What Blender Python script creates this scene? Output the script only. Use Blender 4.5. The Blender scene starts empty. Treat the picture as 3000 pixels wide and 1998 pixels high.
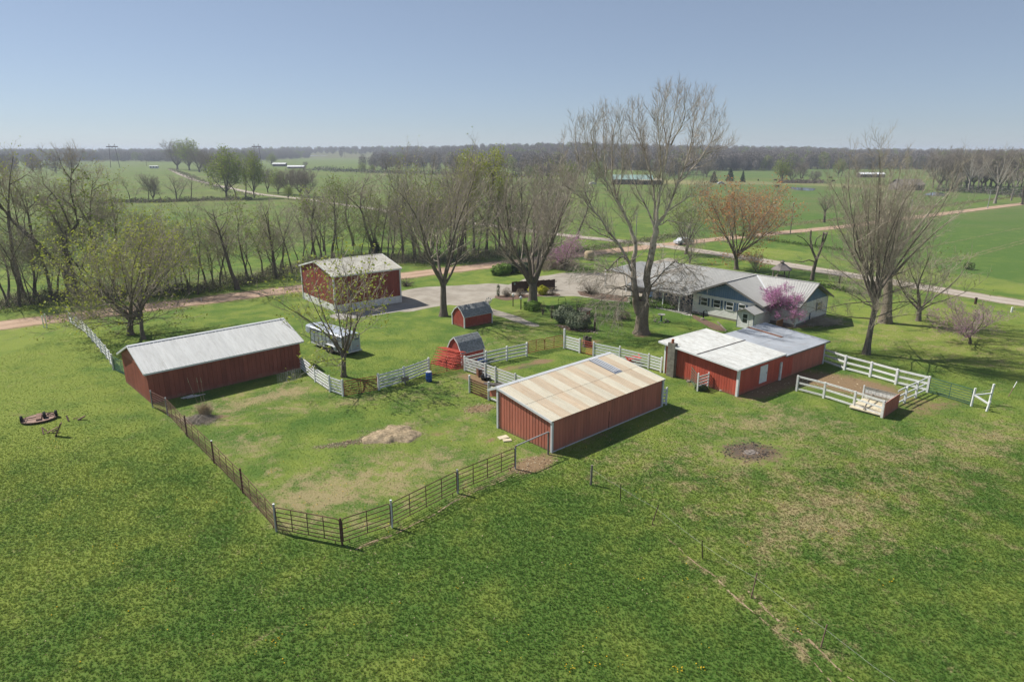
import bpy, math, random
import numpy as np
from mathutils import Vector, Matrix

C = bpy.context.scene.collection
SC = bpy.context.scene
R = math.radians

# ------------------------------------------------------------------ camera, sky, sun, exposure
CAM_H = 20.0
FPX = 1930.0                       # focal length in pixels of the 3000 px wide photograph
PITCH = math.atan((999 - 440) / FPX)
cam_data = bpy.data.cameras.new('camera')
cam = bpy.data.objects.new('camera', cam_data)
C.objects.link(cam)
cam.location = (0, 0, CAM_H)
cam.rotation_euler = (math.pi / 2 - PITCH, 0, 0)
cam_data.sensor_width = 36.0
cam_data.lens = 36.0 * FPX / 3000.0
cam_data.clip_start = 0.2
cam_data.clip_end = 12000
SC.camera = cam

SUN_EL = R(48.5)
SUN_DIR = Vector((-0.895, 0.445, 0)).normalized() * math.cos(SUN_EL) + Vector((0, 0, math.sin(SUN_EL)))
world = bpy.data.worlds.new('World')
SC.world = world
world.use_nodes = True
wn = world.node_tree
wn.nodes.clear()
sky = wn.nodes.new('ShaderNodeTexSky')
sky.sky_type = 'NISHITA'
sky.sun_disc = False
sky.sun_elevation = SUN_EL
sky.sun_rotation = math.atan2(SUN_DIR.x, SUN_DIR.y) % (2 * math.pi)
sky.altitude = 300
sky.air_density = 0.8
sky.dust_density = 0.15
sky.ozone_density = 3.0
bg = wn.nodes.new('ShaderNodeBackground')
bg.inputs['Strength'].default_value = 0.078
wo = wn.nodes.new('ShaderNodeOutputWorld')
pale = wn.nodes.new('ShaderNodeHueSaturation')                # thin high haze: the whole sky is paler than a clean one
pale.inputs['Saturation'].default_value = 0.72
tint = wn.nodes.new('ShaderNodeMix'); tint.data_type = 'RGBA'; tint.blend_type = 'MULTIPLY'; tint.inputs[0].default_value = 1.0
tint.inputs[7].default_value = (0.93, 0.97, 1.05, 1)
wn.links.new(sky.outputs[0], pale.inputs['Color'])
wn.links.new(pale.outputs[0], tint.inputs[6])
veil = wn.nodes.new('ShaderNodeMix'); veil.data_type = 'RGBA'; veil.inputs[0].default_value = 0.42   # an even veil of thin cloud
veil.inputs[7].default_value = (2.65, 3.35, 4.3, 1)
wn.links.new(tint.outputs[2], veil.inputs[6])
wn.links.new(veil.outputs[2], bg.inputs['Color'])
wn.links.new(bg.outputs[0], wo.inputs['Surface'])

sun_data = bpy.data.lights.new('sun', 'SUN')
sun_data.energy = 4.8
sun_data.angle = R(0.53)
sun_data.color = (1.0, 0.955, 0.88)
sun = bpy.data.objects.new('sun', sun_data)
C.objects.link(sun)
sun.rotation_euler = SUN_DIR.to_track_quat('Z', 'Y').to_euler()
sun.location = (-40, 20, 60)

vs = SC.view_settings
vs.view_transform = 'Standard'
vs.look = 'None'
vs.exposure = 0.42
vs.gamma = 1.0
vs.use_curve_mapping = False
SC.render.engine = 'CYCLES'
SC.cycles.max_bounces = 6
SC.cycles.transparent_max_bounces = 6
SC.cycles.volume_bounces = 0
SC.cycles.use_denoising = True
SC.cycles.denoiser = 'OPENIMAGEDENOISE'
SC.cycles.denoising_input_passes = 'RGB_ALBEDO_NORMAL'
SC.cycles.denoising_prefilter = 'ACCURATE'

# ------------------------------------------------------------------ surveying: a photograph pixel to a point at height z
CP, SP = math.cos(PITCH), math.sin(PITCH)
def ray(px, py):
    x = (px - 1500) / FPX
    u = -(py - 999) / FPX
    return Vector((x, CP + u * SP, -SP + u * CP))
def at(px, py, z=0.0):
    d = ray(px, py)
    t = (z - CAM_H) / d.z
    return Vector((d.x * t, d.y * t, z))
def at_depth(px, py, y):
    d = ray(px, py)
    t = y / d.y
    return Vector((d.x * t, y, CAM_H + d.z * t))
def height(px, py, pyt):
    b = at(px, py)
    return at_depth(px, pyt, b.y).z

# ------------------------------------------------------------------ helpers
def smooth(a, b, x):
    t = np.clip((x - a) / (b - a), 0, 1)
    return t * t * (3 - 2 * t)

class MB:
    """collects boxes, tubes, faces into one mesh"""
    def __init__(self):
        self.v = []; self.f = []; self.mi = []; self.cur = 0; self.n = 0
    def add(self, verts, faces):
        b = self.n
        self.v.extend([tuple(p) for p in verts]); self.n += len(verts)
        for f in faces:
            self.f.append(tuple(i + b for i in f)); self.mi.append(self.cur)
    def box(self, x0, x1, y0, y1, z0, z1, M=None):
        vs_ = [(x0,y0,z0),(x1,y0,z0),(x1,y1,z0),(x0,y1,z0),(x0,y0,z1),(x1,y0,z1),(x1,y1,z1),(x0,y1,z1)]
        if M is not None: vs_ = [M @ Vector(p) for p in vs_]
        self.add(vs_, [(3,2,1,0),(4,5,6,7),(0,1,5,4),(1,2,6,5),(2,3,7,6),(3,0,4,7)])
    def beam(self, p, q, w, h, up=(0,0,1)):
        """rectangular bar from p to q, w sideways, h along up"""
        p = Vector(p); q = Vector(q); d = q - p
        if d.length < 1e-6: return
        x = d.normalized(); upv = Vector(up)
        if abs(x.dot(upv)) > 0.98: upv = Vector((0,1,0))
        s = x.cross(upv).normalized(); u = s.cross(x).normalized()
        vs_ = []
        for e in (p, q):
            for a, b in ((-1,-1),(1,-1),(1,1),(-1,1)):
                vs_.append(e + s * (a*w/2) + u * (b*h/2))
        self.add(vs_, [(3,2,1,0),(4,5,6,7),(0,1,5,4),(1,2,6,5),(2,3,7,6),(3,0,4,7)])
    def tube(self, pts, r, n=6, r2=None, cap=True):
        pts = [Vector(p) for p in pts]
        b = []; k = len(pts)
        for i, p in enumerate(pts):
            d = (pts[min(i+1,k-1)] - pts[max(i-1,0)]).normalized()
            a = Vector((0,0,1)) if abs(d.z) < 0.9 else Vector((1,0,0))
            s = d.cross(a).normalized(); u = s.cross(d)
            rr = r if r2 is None else r + (r2 - r) * i / max(1, k-1)
            if isinstance(r, (list, tuple)): rr = r[i]
            for j in range(n):
                t = 2*math.pi*j/n
                b.append(p + s*(math.cos(t)*rr) + u*(math.sin(t)*rr))
        f = []
        for i in range(k-1):
            for j in range(n):
                f.append((i*n+j, i*n+(j+1)%n, (i+1)*n+(j+1)%n, (i+1)*n+j))
        if cap:
            f.append(tuple(range(n))[::-1]); f.append(tuple((k-1)*n+j for j in range(n)))
        self.add(b, f)
    def prism(self, poly, d):
        """poly: list of 3D points in a plane, extruded by vector d"""
        n = len(poly); d = Vector(d)
        vs_ = [Vector(p) for p in poly] + [Vector(p) + d for p in poly]
        f = [tuple(range(n))[::-1], tuple(range(n, 2*n))]
        for i in range(n):
            j = (i+1) % n
            f.append((i, j, n+j, n+i))
        self.add(vs_, f)
    def quad(self, a, b, c, d):
        self.add([a,b,c,d], [(0,1,2,3)])
    def lathe(self, prof, n=16, M=None):
        """prof: (r,z) list"""
        vs_ = []
        for r, z in prof:
            for j in range(n):
                t = 2*math.pi*j/n
                p = Vector((r*math.cos(t), r*math.sin(t), z))
                vs_.append(M @ p if M is not None else p)
        f = []
        for i in range(len(prof)-1):
            for j in range(n):
                f.append((i*n+j, i*n+(j+1)%n, (i+1)*n+(j+1)%n, (i+1)*n+j))
        f.append(tuple(range(n))[::-1]); k = (len(prof)-1)*n
        f.append(tuple(k+j for j in range(n)))
        self.add(vs_, f)
    def mesh(self, name, mats, smooth_shade=False):
        me = bpy.data.meshes.new(name)
        me.from_pydata(self.v, [], self.f)
        if not isinstance(mats, (list, tuple)): mats = [mats]
        for m in mats: me.materials.append(m)
        if len(mats) > 1: me.polygons.foreach_set('material_index', self.mi)
        if smooth_shade: me.polygons.foreach_set('use_smooth', [True]*len(self.f))
        me.update()
        return me
    def build(self, name, mats, parent=None, smooth_shade=False, kind=None, loc=None):
        o = bpy.data.objects.new(name, self.mesh(name, mats, smooth_shade))
        C.objects.link(o)
        if parent is not None: o.parent = parent
        if loc is not None: o.location = loc
        if kind: o['kind'] = kind
        return o

def thing(name, label, cat, loc=(0,0,0), rotz=0.0, group=None):
    o = bpy.data.objects.new(name, None); C.objects.link(o)
    o.empty_display_size = 0.3
    o.location = loc; o.rotation_euler = (0, 0, rotz)
    o['label'] = label; o['category'] = cat
    if group: o['group'] = group
    return o
def tag(o, label, cat, group=None):
    o['label'] = label; o['category'] = cat
    if group: o['group'] = group
    return o
def struct(o):
    o['kind'] = 'structure'; return o
def inst(name, me, parent=None, loc=(0,0,0), rot=(0,0,0), scale=None, material=None):
    o = bpy.data.objects.new(name, me); C.objects.link(o)
    if parent is not None: o.parent = parent
    o.location = loc; o.rotation_euler = rot
    if scale is not None: o.scale = scale
    return o
def copy_thing(root, loc, rotz=0.0, scale=1.0, label=None, group=None):
    r = root.copy(); C.objects.link(r)
    r.location = loc; r.rotation_euler = (0, 0, rotz)
    r.scale = (scale, scale, scale) if not isinstance(scale, (tuple, list)) else scale
    if label: r['label'] = label
    if group: r['group'] = group
    for ch in list(root.children):
        c = ch.copy(); C.objects.link(c); c.parent = r
        for g in list(ch.children):
            d = g.copy(); C.objects.link(d); d.parent = c
    return r
def frame2(A, ang):
    """thing-local frame: rotz and a function from world to local"""
    return R(ang)

# ------------------------------------------------------------------ materials
def new_mat(name):
    m = bpy.data.materials.new(name); m.use_nodes = True
    nt = m.node_tree
    b = nt.nodes['Principled BSDF']
    return m, nt, b
def N(nt, t, **kw):
    n = nt.nodes.new(t)
    for k, v in kw.items(): setattr(n, k, v)
    return n
def mathn(nt, op, a, b=None, c=None, clamp=False):
    n = N(nt, 'ShaderNodeMath', operation=op); n.use_clamp = clamp
    for i, s in enumerate((a, b, c)):
        if s is None: continue
        if isinstance(s, (int, float)): n.inputs[i].default_value = s
        else: nt.links.new(s, n.inputs[i])
    return n.outputs[0]
def mixc(nt, f, a, b, blend='MIX'):
    n = N(nt, 'ShaderNodeMix', data_type='RGBA', blend_type=blend)
    for sock, s in ((n.inputs[0], f), (n.inputs[6], a), (n.inputs[7], b)):
        if isinstance(s, (int, float)): sock.default_value = s
        elif isinstance(s, tuple): sock.default_value = (*s, 1) if len(s) == 3 else s
        else: nt.links.new(s, sock)
    return n.outputs[2]
def noise(nt, scale, detail=3, rough=0.55, vec=None, dist=0.0):
    n = N(nt, 'ShaderNodeTexNoise')
    n.inputs['Scale'].default_value = scale; n.inputs['Detail'].default_value = detail
    n.inputs['Roughness'].default_value = rough; n.inputs['Distortion'].default_value = dist
    if vec is not None: nt.links.new(vec, n.inputs['Vector'])
    return n.outputs['Fac']
def sstep(nt, a, b, x):
    n = N(nt, 'ShaderNodeMapRange', interpolation_type='SMOOTHSTEP')
    n.inputs[1].default_value = a; n.inputs[2].default_value = b
    nt.links.new(x, n.inputs[0])
    return n.outputs[0]
def pos(nt): return N(nt, 'ShaderNodeNewGeometry').outputs['Position']
def objpos(nt): return N(nt, 'ShaderNodeTexCoord').outputs['Object']
def scaled(nt, v, s):
    n = N(nt, 'ShaderNodeMapping'); n.inputs['Scale'].default_value = s
    nt.links.new(v, n.inputs['Vector']); return n.outputs[0]

def mat_plain(name, col, rough=0.75, var=0.12, nscale=2.5, dirt=None, dirt_amt=0.0, metal=0.0, piece=0.0, bump=0.0, stretch=(1,1,1), spec=0.16, local=False, splash=None):
    """base colour with soft mottling, optional dirt colour in noisy patches and a per-piece tint"""
    m, nt, b = new_mat(name)
    p = objpos(nt) if local else pos(nt)
    if local:
        off = N(nt, 'ShaderNodeVectorMath', operation='ADD'); nt.links.new(p, off.inputs[0])
        rv_ = N(nt, 'ShaderNodeVectorMath', operation='SCALE'); rv_.inputs[0].default_value = (37, 53, 71)
        nt.links.new(N(nt, 'ShaderNodeObjectInfo').outputs['Random'], rv_.inputs['Scale']); nt.links.new(rv_.outputs[0], off.inputs[1]); p = off.outputs[0]
    p = scaled(nt, p, stretch)
    n1 = noise(nt, nscale, 4, 0.6, p)
    lo = tuple(c * (1 - var) for c in col); hi = tuple(min(1, c * (1 + var)) for c in col)
    c = mixc(nt, sstep(nt, 0.3, 0.7, n1), lo, hi)
    if dirt is not None:
        n2 = noise(nt, nscale * 2.3, 5, 0.65, p)
        c = mixc(nt, mathn(nt, 'MULTIPLY', sstep(nt, 0.62 - dirt_amt * 0.35, 0.85 - dirt_amt * 0.2, n2), min(1, dirt_amt * 1.6)), c, dirt)
    if splash is not None:      # dust and mud thrown up the foot of a wall, ragged along its top
        wz = N(nt, 'ShaderNodeSeparateXYZ'); nt.links.new(pos(nt), wz.inputs[0])
        edge = mathn(nt, 'ADD', wz.outputs[2], mathn(nt, 'MULTIPLY_ADD', noise(nt, 3.5, 4, 0.7, pos(nt)), -0.9, 0.45))
        c = mixc(nt, mathn(nt, 'MULTIPLY', sstep(nt, 0.42, 0.0, edge), 0.62), c, splash)
        wv = noise(nt, 1.0, 4, 0.65, scaled(nt, pos(nt), (2.2, 2.2, 0.22)))
        c = mixc(nt, mathn(nt, 'MULTIPLY', sstep(nt, 0.5, 0.75, wv), 0.3), c, tuple(min(1, k*1.25 + .02) for k in col))
    if piece > 0:
        rnd = N(nt, 'ShaderNodeObjectInfo').outputs['Random']
        k = mathn(nt, 'MULTIPLY_ADD', rnd, 2 * piece, 1 - piece)
        hsv = N(nt, 'ShaderNodeHueSaturation'); nt.links.new(c, hsv.inputs['Color']); nt.links.new(k, hsv.inputs['Value'])
        c = hsv.outputs[0]
    nt.links.new(c, b.inputs['Base Color'])
    b.inputs['Roughness'].default_value = rough
    b.inputs['Metallic'].default_value = metal
    b.inputs['Specular IOR Level'].default_value = spec
    if bump > 0:
        bn = N(nt, 'ShaderNodeBump'); bn.inputs['Strength'].default_value = bump; bn.inputs['Distance'].default_value = 0.02
        nt.links.new(noise(nt, nscale * 6, 4, 0.6, p), bn.inputs['Height']); nt.links.new(bn.outputs[0], b.inputs['Normal'])
    return m

M = {}
M['white'] = mat_plain('white_paint', (0.74, 0.74, 0.73), 0.6, 0.06, 3, (0.42, 0.38, 0.3), 0.25, piece=0.05)
M['white_wood'] = mat_plain('weathered_white_paint', (0.66, 0.655, 0.63), 0.7, 0.08, 4, (0.34, 0.29, 0.22), 0.45, piece=0.07, bump=0.2)
M['trim'] = mat_plain('white_metal_trim', (0.6, 0.61, 0.62), 0.5, 0.05, 2, (0.35, 0.33, 0.3), 0.2, spec=0.4)
M['red_barn'] = mat_plain('brown_red_siding', (0.27, 0.085, 0.058), 0.75, 0.14, 1.5, (0.13, 0.05, 0.035), 0.3, splash=(0.27, 0.17, 0.115), piece=0.09, stretch=(1,1,0.25))
M['red_gable'] = mat_plain('faded_red_siding', (0.33, 0.125, 0.095), 0.75, 0.12, 1.5, (0.2, 0.1, 0.08), 0.2, piece=0.07, stretch=(1,1,0.25))
M['red_dark'] = mat_plain('dark_red_metal_siding', (0.255, 0.065, 0.048), 0.6, 0.1, 1.2, splash=(0.27, 0.17, 0.115), piece=0.08, stretch=(1,1,0.3))
M['red_faded'] = mat_plain('sun_faded_red_siding', (0.43, 0.148, 0.10), 0.72, 0.13, 1.2, (0.22, 0.12, 0.09), 0.35, splash=(0.27, 0.17, 0.115), piece=0.07, stretch=(1,1,0.2))
M['red_bright'] = mat_plain('bright_red_siding', (0.46, 0.092, 0.057), 0.7, 0.12, 1.4, (0.2, 0.06, 0.045), 0.25, splash=(0.27, 0.17, 0.115), piece=0.08, stretch=(1,1,0.25))
M['red_shed'] = mat_plain('red_shed_siding', (0.33, 0.068, 0.048), 0.72, 0.1, 2, (0.18, 0.05, 0.04), 0.2, splash=(0.27, 0.17, 0.115), piece=0.06)
M['roof_white'] = mat_plain('pale_galvanised_roof', (0.58, 0.58, 0.56), 0.55, 0.07, 0.9, (0.42, 0.40, 0.36), 0.35, piece=0.05, local=True, stretch=(3,.5,1))
M['roof_old'] = mat_plain('stained_cream_roof', (0.47, 0.455, 0.40), 0.6, 0.13, 0.8, (0.27, 0.235, 0.18), 0.55, piece=0.05, stretch=(1,1,1))
M['roof_milk'] = mat_plain('white_coated_roof', (0.55, 0.555, 0.53), 0.6, 0.1, 0.9, (0.34, 0.32, 0.28), 0.5, piece=0.05, local=True, stretch=(2.2,.7,1))
M['roof_grey'] = mat_plain('dull_grey_roof', (0.30, 0.325, 0.36), 0.5, 0.1, 0.7, (0.24, 0.2, 0.19), 0.35, piece=0.06, spec=0.4)
M['rust_strip'] = mat_plain('rusted_sheet', (0.23, 0.105, 0.06), 0.85, 0.2, 2, (0.3, 0.25, 0.22), 0.3)
M['roof_tan'] = mat_plain('rust_tinted_roof_sheet', (0.505, 0.415, 0.305), 0.6, 0.08, 0.9, (0.40, 0.255, 0.14), 0.35, piece=0.06, local=True, stretch=(2.6,.4,1))
M['roof_cream'] = mat_plain('cream_roof_sheet', (0.56, 0.515, 0.41), 0.6, 0.07, 0.9, (0.44, 0.34, 0.215), 0.35, piece=0.05, local=True, stretch=(2.6,.4,1))
M['skylight'] = mat_plain('grey_skylight_sheet', (0.16, 0.18, 0.22), 0.35, 0.15, 1.5)
M['house_roof'] = mat_plain('grey_house_roof', (0.40, 0.395, 0.375), 0.5, 0.06, 0.6, (0.32, 0.31, 0.29), 0.3, spec=0.4)
M['siding'] = mat_plain('pale_grey_siding', (0.66, 0.655, 0.625), 0.65, 0.05, 1.5, (0.33, 0.32, 0.29), 0.2)
M['blue'] = mat_plain('slate_blue_siding', (0.125, 0.20, 0.32), 0.65, 0.08, 1.5, piece=0.05)
M['blue_trim'] = mat_plain('dark_blue_shutter', (0.06, 0.10, 0.16), 0.6, 0.08, 2)
M['house_edge'] = mat_plain('dark_grey_fascia', (0.17, 0.16, 0.145), 0.65, 0.1, 2)
M['glass'] = mat_plain('dark_window_glass', (0.025, 0.03, 0.032), 0.08, 0.2, 2, spec=0.6)
M['shingle'] = mat_plain('grey_shingle', (0.225, 0.235, 0.235), 0.85, 0.35, 5.5, (0.36, 0.37, 0.36), 0.5, bump=0.3)
M['block'] = mat_plain('concrete_block', (0.20, 0.185, 0.155), 0.9, 0.15, 4, (0.12, 0.11, 0.09), 0.4, piece=0.13, bump=0.4)
M['clay'] = mat_plain('clay_flue', (0.33, 0.11, 0.06), 0.8, 0.12, 4)
M['pipe_brown'] = mat_plain('rusty_brown_pipe', (0.115, 0.062, 0.048), 0.7, 0.2, 5, (0.19, 0.085, 0.05), 0.5, piece=0.1)
M['pipe_red'] = mat_plain('faded_red_pipe', (0.38, 0.075, 0.055), 0.65, 0.15, 5, (0.2, 0.09, 0.06), 0.4, piece=0.1)
M['pipe_bright'] = mat_plain('bright_red_pipe', (0.48, 0.075, 0.045), 0.6, 0.12, 5, (0.3, 0.08, 0.05), 0.35, piece=0.06)
M['pipe_green'] = mat_plain('green_gate_pipe', (0.045, 0.12, 0.09), 0.55, 0.15, 5, (0.03, 0.05, 0.04), 0.3, piece=0.06)
M['post_grey'] = mat_plain('grey_steel_post', (0.36, 0.36, 0.36), 0.6, 0.12, 6, (0.2, 0.14, 0.1), 0.4)
M['wood_grey'] = mat_plain('weathered_grey_wood', (0.23, 0.2, 0.165), 0.9, 0.2, 6, (0.12, 0.1, 0.08), 0.4, piece=0.1, stretch=(1,1,0.3), bump=0.3)
M['wood_brown'] = mat_plain('stained_brown_board', (0.15, 0.07, 0.042), 0.85, 0.2, 5, (0.26, 0.16, 0.1), 0.35, piece=0.12, bump=0.3)
M['wood_dark_gap_shade'] = mat_plain('dark_board_and_gap_shade', (0.07, 0.042, 0.032), 0.85, 0.2, 5, (0.08, 0.05, 0.035), 0.3, piece=0.12)  # real dark boards, and the shade painted between siding boards
M['rust'] = mat_plain('rusty_iron', (0.22, 0.135, 0.105), 0.9, 0.2, 7, (0.27, 0.19, 0.155), 0.5, bump=0.3)
M['rust_pan'] = mat_plain('pale_rusted_pan', (0.30, 0.205, 0.165), 0.95, 0.2, 5, (0.22, 0.13, 0.09), 0.4)
M['rubber'] = mat_plain('black_rubber', (0.018, 0.018, 0.019), 0.85, 0.2, 6)
M['blue_plastic'] = mat_plain('blue_plastic', (0.012, 0.075, 0.34), 0.4, 0.08, 4, spec=0.4)
M['red_plastic'] = mat_plain('red_plastic', (0.62, 0.06, 0.035), 0.4, 0.08, 4, spec=0.4)
M['alu'] = mat_plain('dull_aluminium', (0.34, 0.38, 0.43), 0.5, 0.1, 2.2, (0.33, 0.35, 0.38), 0.4, metal=0.1, spec=0.4)
M['wire'] = mat_plain('galvanised_wire', (0.42, 0.42, 0.4), 0.5, 0.1, 4)
M['orange'] = mat_plain('orange_marker', (0.7, 0.15, 0.03), 0.6, 0.05, 4)
M['mulch'] = mat_plain('brown_mulch', (0.14, 0.095, 0.068), 0.95, 0.3, 9, (0.2, 0.12, 0.09), 0.5, bump=0.5)
M['stone'] = mat_plain('tan_stone', (0.30, 0.255, 0.21), 0.9, 0.2, 5, (0.18, 0.15, 0.12), 0.3, piece=0.2)
M['concrete'] = mat_plain('pale_concrete', (0.40, 0.385, 0.35), 0.9, 0.1, 2, (0.28, 0.26, 0.23), 0.4)
M['cream_floor'] = mat_plain('cream_board', (0.56, 0.50, 0.36), 0.85, 0.12, 3, (0.36, 0.25, 0.14), 0.45)
M['hay'] = mat_plain('old_hay', (0.40, 0.315, 0.205), 0.95, 0.2, 3.5, (0.26, 0.195, 0.12), 0.45, bump=0.9)
M['straw'] = mat_plain('dry_grass_blades', (0.46, 0.37, 0.245), 0.95, 0.25, 3, (0.2, 0.16, 0.12), 0.4)
M['far_white'] = mat_plain('far_white_metal', (0.7, 0.71, 0.72), 0.6, 0.04, 0.5)
M['far_green'] = mat_plain('far_green_roof', (0.25, 0.36, 0.33), 0.6, 0.06, 0.5)
M['far_dark'] = mat_plain('far_dark_wall', (0.09, 0.08, 0.075), 0.8, 0.1, 0.5)
M['far_brown'] = mat_plain('far_brown_roof', (0.2, 0.175, 0.165), 0.8, 0.1, 0.5)
M['cow'] = mat_plain('dark_cattle_hide', (0.05, 0.03, 0.022), 0.9, 0.3, 1)
M['car_silver'] = mat_plain('silver_car_paint', (0.5, 0.52, 0.55), 0.3, 0.04, 2, spec=0.4)

def mat_bark(name, col, pale=None, amt=0.0, scale=2.2):
    m, nt, b = new_mat(name)
    p = objpos(nt)
    q = scaled(nt, p, (1, 1, 0.35))
    n1 = noise(nt, 9, 4, 0.6, q)
    c = mixc(nt, sstep(nt, 0.3, 0.7, n1), tuple(k * 0.7 for k in col), tuple(k * 1.3 for k in col))
    if pale is not None:
        n2 = noise(nt, scale, 3, 0.6, p)
        # sycamore: the bark flakes pale higher up and out
        sz = N(nt, 'ShaderNodeSeparateXYZ'); nt.links.new(p, sz.inputs[0])
        up = sstep(nt, 3, 14, sz.outputs[2])
        f = mathn(nt, 'MULTIPLY', sstep(nt, 0.62 - 0.3 * amt, 0.72 - 0.2 * amt, n2), mathn(nt, 'MULTIPLY_ADD', up, 0.8, 0.12))
        c = mixc(nt, f, c, pale)
    nt.links.new(c, b.inputs['Base Color']); b.inputs['Roughness'].default_value = 0.9
    b.inputs['Specular IOR Level'].default_value = 0.2
    bn = N(nt, 'ShaderNodeBump'); bn.inputs['Strength'].default_value = 0.5; bn.inputs['Distance'].default_value = 0.03
    nt.links.new(noise(nt, 16, 4, 0.6, q), bn.inputs['Height']); nt.links.new(bn.outputs[0], b.inputs['Normal'])
    return m
def mat_leaf(name, c1, c2, rough=0.6, trans=0.35):
    m, nt, b = new_mat(name)
    p = pos(nt)
    n1 = noise(nt, 0.9, 3, 0.6, p)
    geo = N(nt, 'ShaderNodeNewGeometry')
    f = mathn(nt, 'ADD', mathn(nt, 'MULTIPLY', sstep(nt, 0.3, 0.7, n1), 0.6), mathn(nt, 'MULTIPLY', geo.outputs['Random Per Island'], 0.4))
    c = mixc(nt, f, c1, c2)
    nt.links.new(c, b.inputs['Base Color']); b.inputs['Roughness'].default_value = rough
    b.inputs['Specular IOR Level'].default_value = 0.25
    tr = N(nt, 'ShaderNodeBsdfTranslucent'); nt.links.new(c, tr.inputs['Color'])
    mx = N(nt, 'ShaderNodeMixShader'); mx.inputs[0].default_value = trans
    nt.links.new(b.outputs[0], mx.inputs[1]); nt.links.new(tr.outputs[0], mx.inputs[2])
    nt.links.new(mx.outputs[0], nt.nodes['Material Output'].inputs['Surface'])
    return m
M['bark'] = mat_bark('grey_brown_bark', (0.15, 0.125, 0.10))
M['bark_dark'] = mat_bark('dark_bark', (0.12, 0.10, 0.08))
M['bark_syc'] = mat_bark('sycamore_bark', (0.165, 0.13, 0.095), (0.55, 0.48, 0.39), 0.95, 1.3)
M['bark_pale'] = mat_bark('white_sycamore_bark', (0.2, 0.17, 0.14), (0.62, 0.58, 0.52), 1.2)
M['twig'] = mat_plain('bare_twig', (0.36, 0.31, 0.25), 0.9, 0.2, 1.2)
M['twig_syc'] = mat_plain('sycamore_twig', (0.40, 0.345, 0.285), 0.9, 0.25, 1.2)
M['twig_tan'] = mat_plain('tan_twig', (0.39, 0.335, 0.26), 0.9, 0.25, 1.2)
M['twig_grey'] = mat_plain('far_grey_twig', (0.235, 0.205, 0.17), 0.95, 0.25, 0.6)
M['leaf_new'] = mat_leaf('new_yellow_green_leaf', (0.29, 0.34, 0.04), (0.44, 0.46, 0.075))
M['leaf_green'] = mat_leaf('fresh_green_leaf', (0.20, 0.27, 0.045), (0.32, 0.37, 0.08))
M['leaf_orange'] = mat_leaf('orange_bud_cluster', (0.46, 0.19, 0.08), (0.58, 0.31, 0.11))
M['leaf_bud'] = mat_leaf('tan_bud_cluster', (0.22, 0.17, 0.075), (0.26, 0.22, 0.08))
M['blossom'] = mat_leaf('redbud_blossom', (0.46, 0.15, 0.36), (0.60, 0.29, 0.50))
M['evergreen'] = mat_leaf('dark_evergreen', (0.022, 0.045, 0.02), (0.05, 0.085, 0.035), trans=0.1)
M['holly'] = mat_leaf('grey_green_shrub_leaf', (0.12, 0.155, 0.085), (0.22, 0.25, 0.15), trans=0.15)
M['box'] = mat_leaf('clipped_box_leaf', (0.10, 0.20, 0.02), (0.19, 0.30, 0.04), trans=0.2)
M['gold'] = mat_leaf('golden_shrub_leaf', (0.33, 0.34, 0.015), (0.45, 0.44, 0.02), trans=0.25)
M['brush'] = mat_leaf('brown_scrub', (0.16, 0.12, 0.08), (0.25, 0.20, 0.13), trans=0.1)
M['vine'] = mat_leaf('undergrowth_leaf', (0.055, 0.085, 0.028), (0.11, 0.15, 0.045), trans=0.15)
M['forest_grey'] = mat_leaf('far_bare_crown', (0.16, 0.14, 0.135), (0.235, 0.20, 0.175), trans=0.1)
M['forest_green'] = mat_leaf('far_budding_crown', (0.17, 0.20, 0.06), (0.26, 0.29, 0.08), trans=0.2)

# ------------------------------------------------------------------ terrain
EDGE = np.array([(-600,470),(0,470),(480,472),(640,474),(900,463),(1100,467),(1300,478),(1500,487),(1700,493),(1950,497),(2250,496),(2450,491),(2700,493),(3000,505),(3600,505)], float)
TOPS = np.array([(-600,437),(0,437),(480,438),(700,436),(760,434),(1000,431),(1250,431),(1400,427),(1560,424),(1650,420),(1800,424),(2000,428),(2250,432),(2500,437),(2750,440),(3000,441),(3600,441)], float)
def edge_y(px):
    row = np.interp(px, EDGE[:,0], EDGE[:,1])
    return CAM_H * FPX / (row - 440.0) * 0.985
def pixcol(x, y):
    return 1500 + FPX * x / np.maximum(y * CP + CAM_H * SP, 5.0)
def terrain(x, y):
    x = np.asarray(x, float); y = np.asarray(y, float)
    px = pixcol(x, y)
    ye = edge_y(px)
    top = np.interp(px, TOPS[:,0], TOPS[:,1])
    hill = np.maximum(2.0, CAM_H + (440 - top) / FPX * (ye + 700) - 15.0)
    h = hill * smooth(ye * 0.97, ye + 700, y)
    return np.where(y > 200, h, 0.0)

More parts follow.
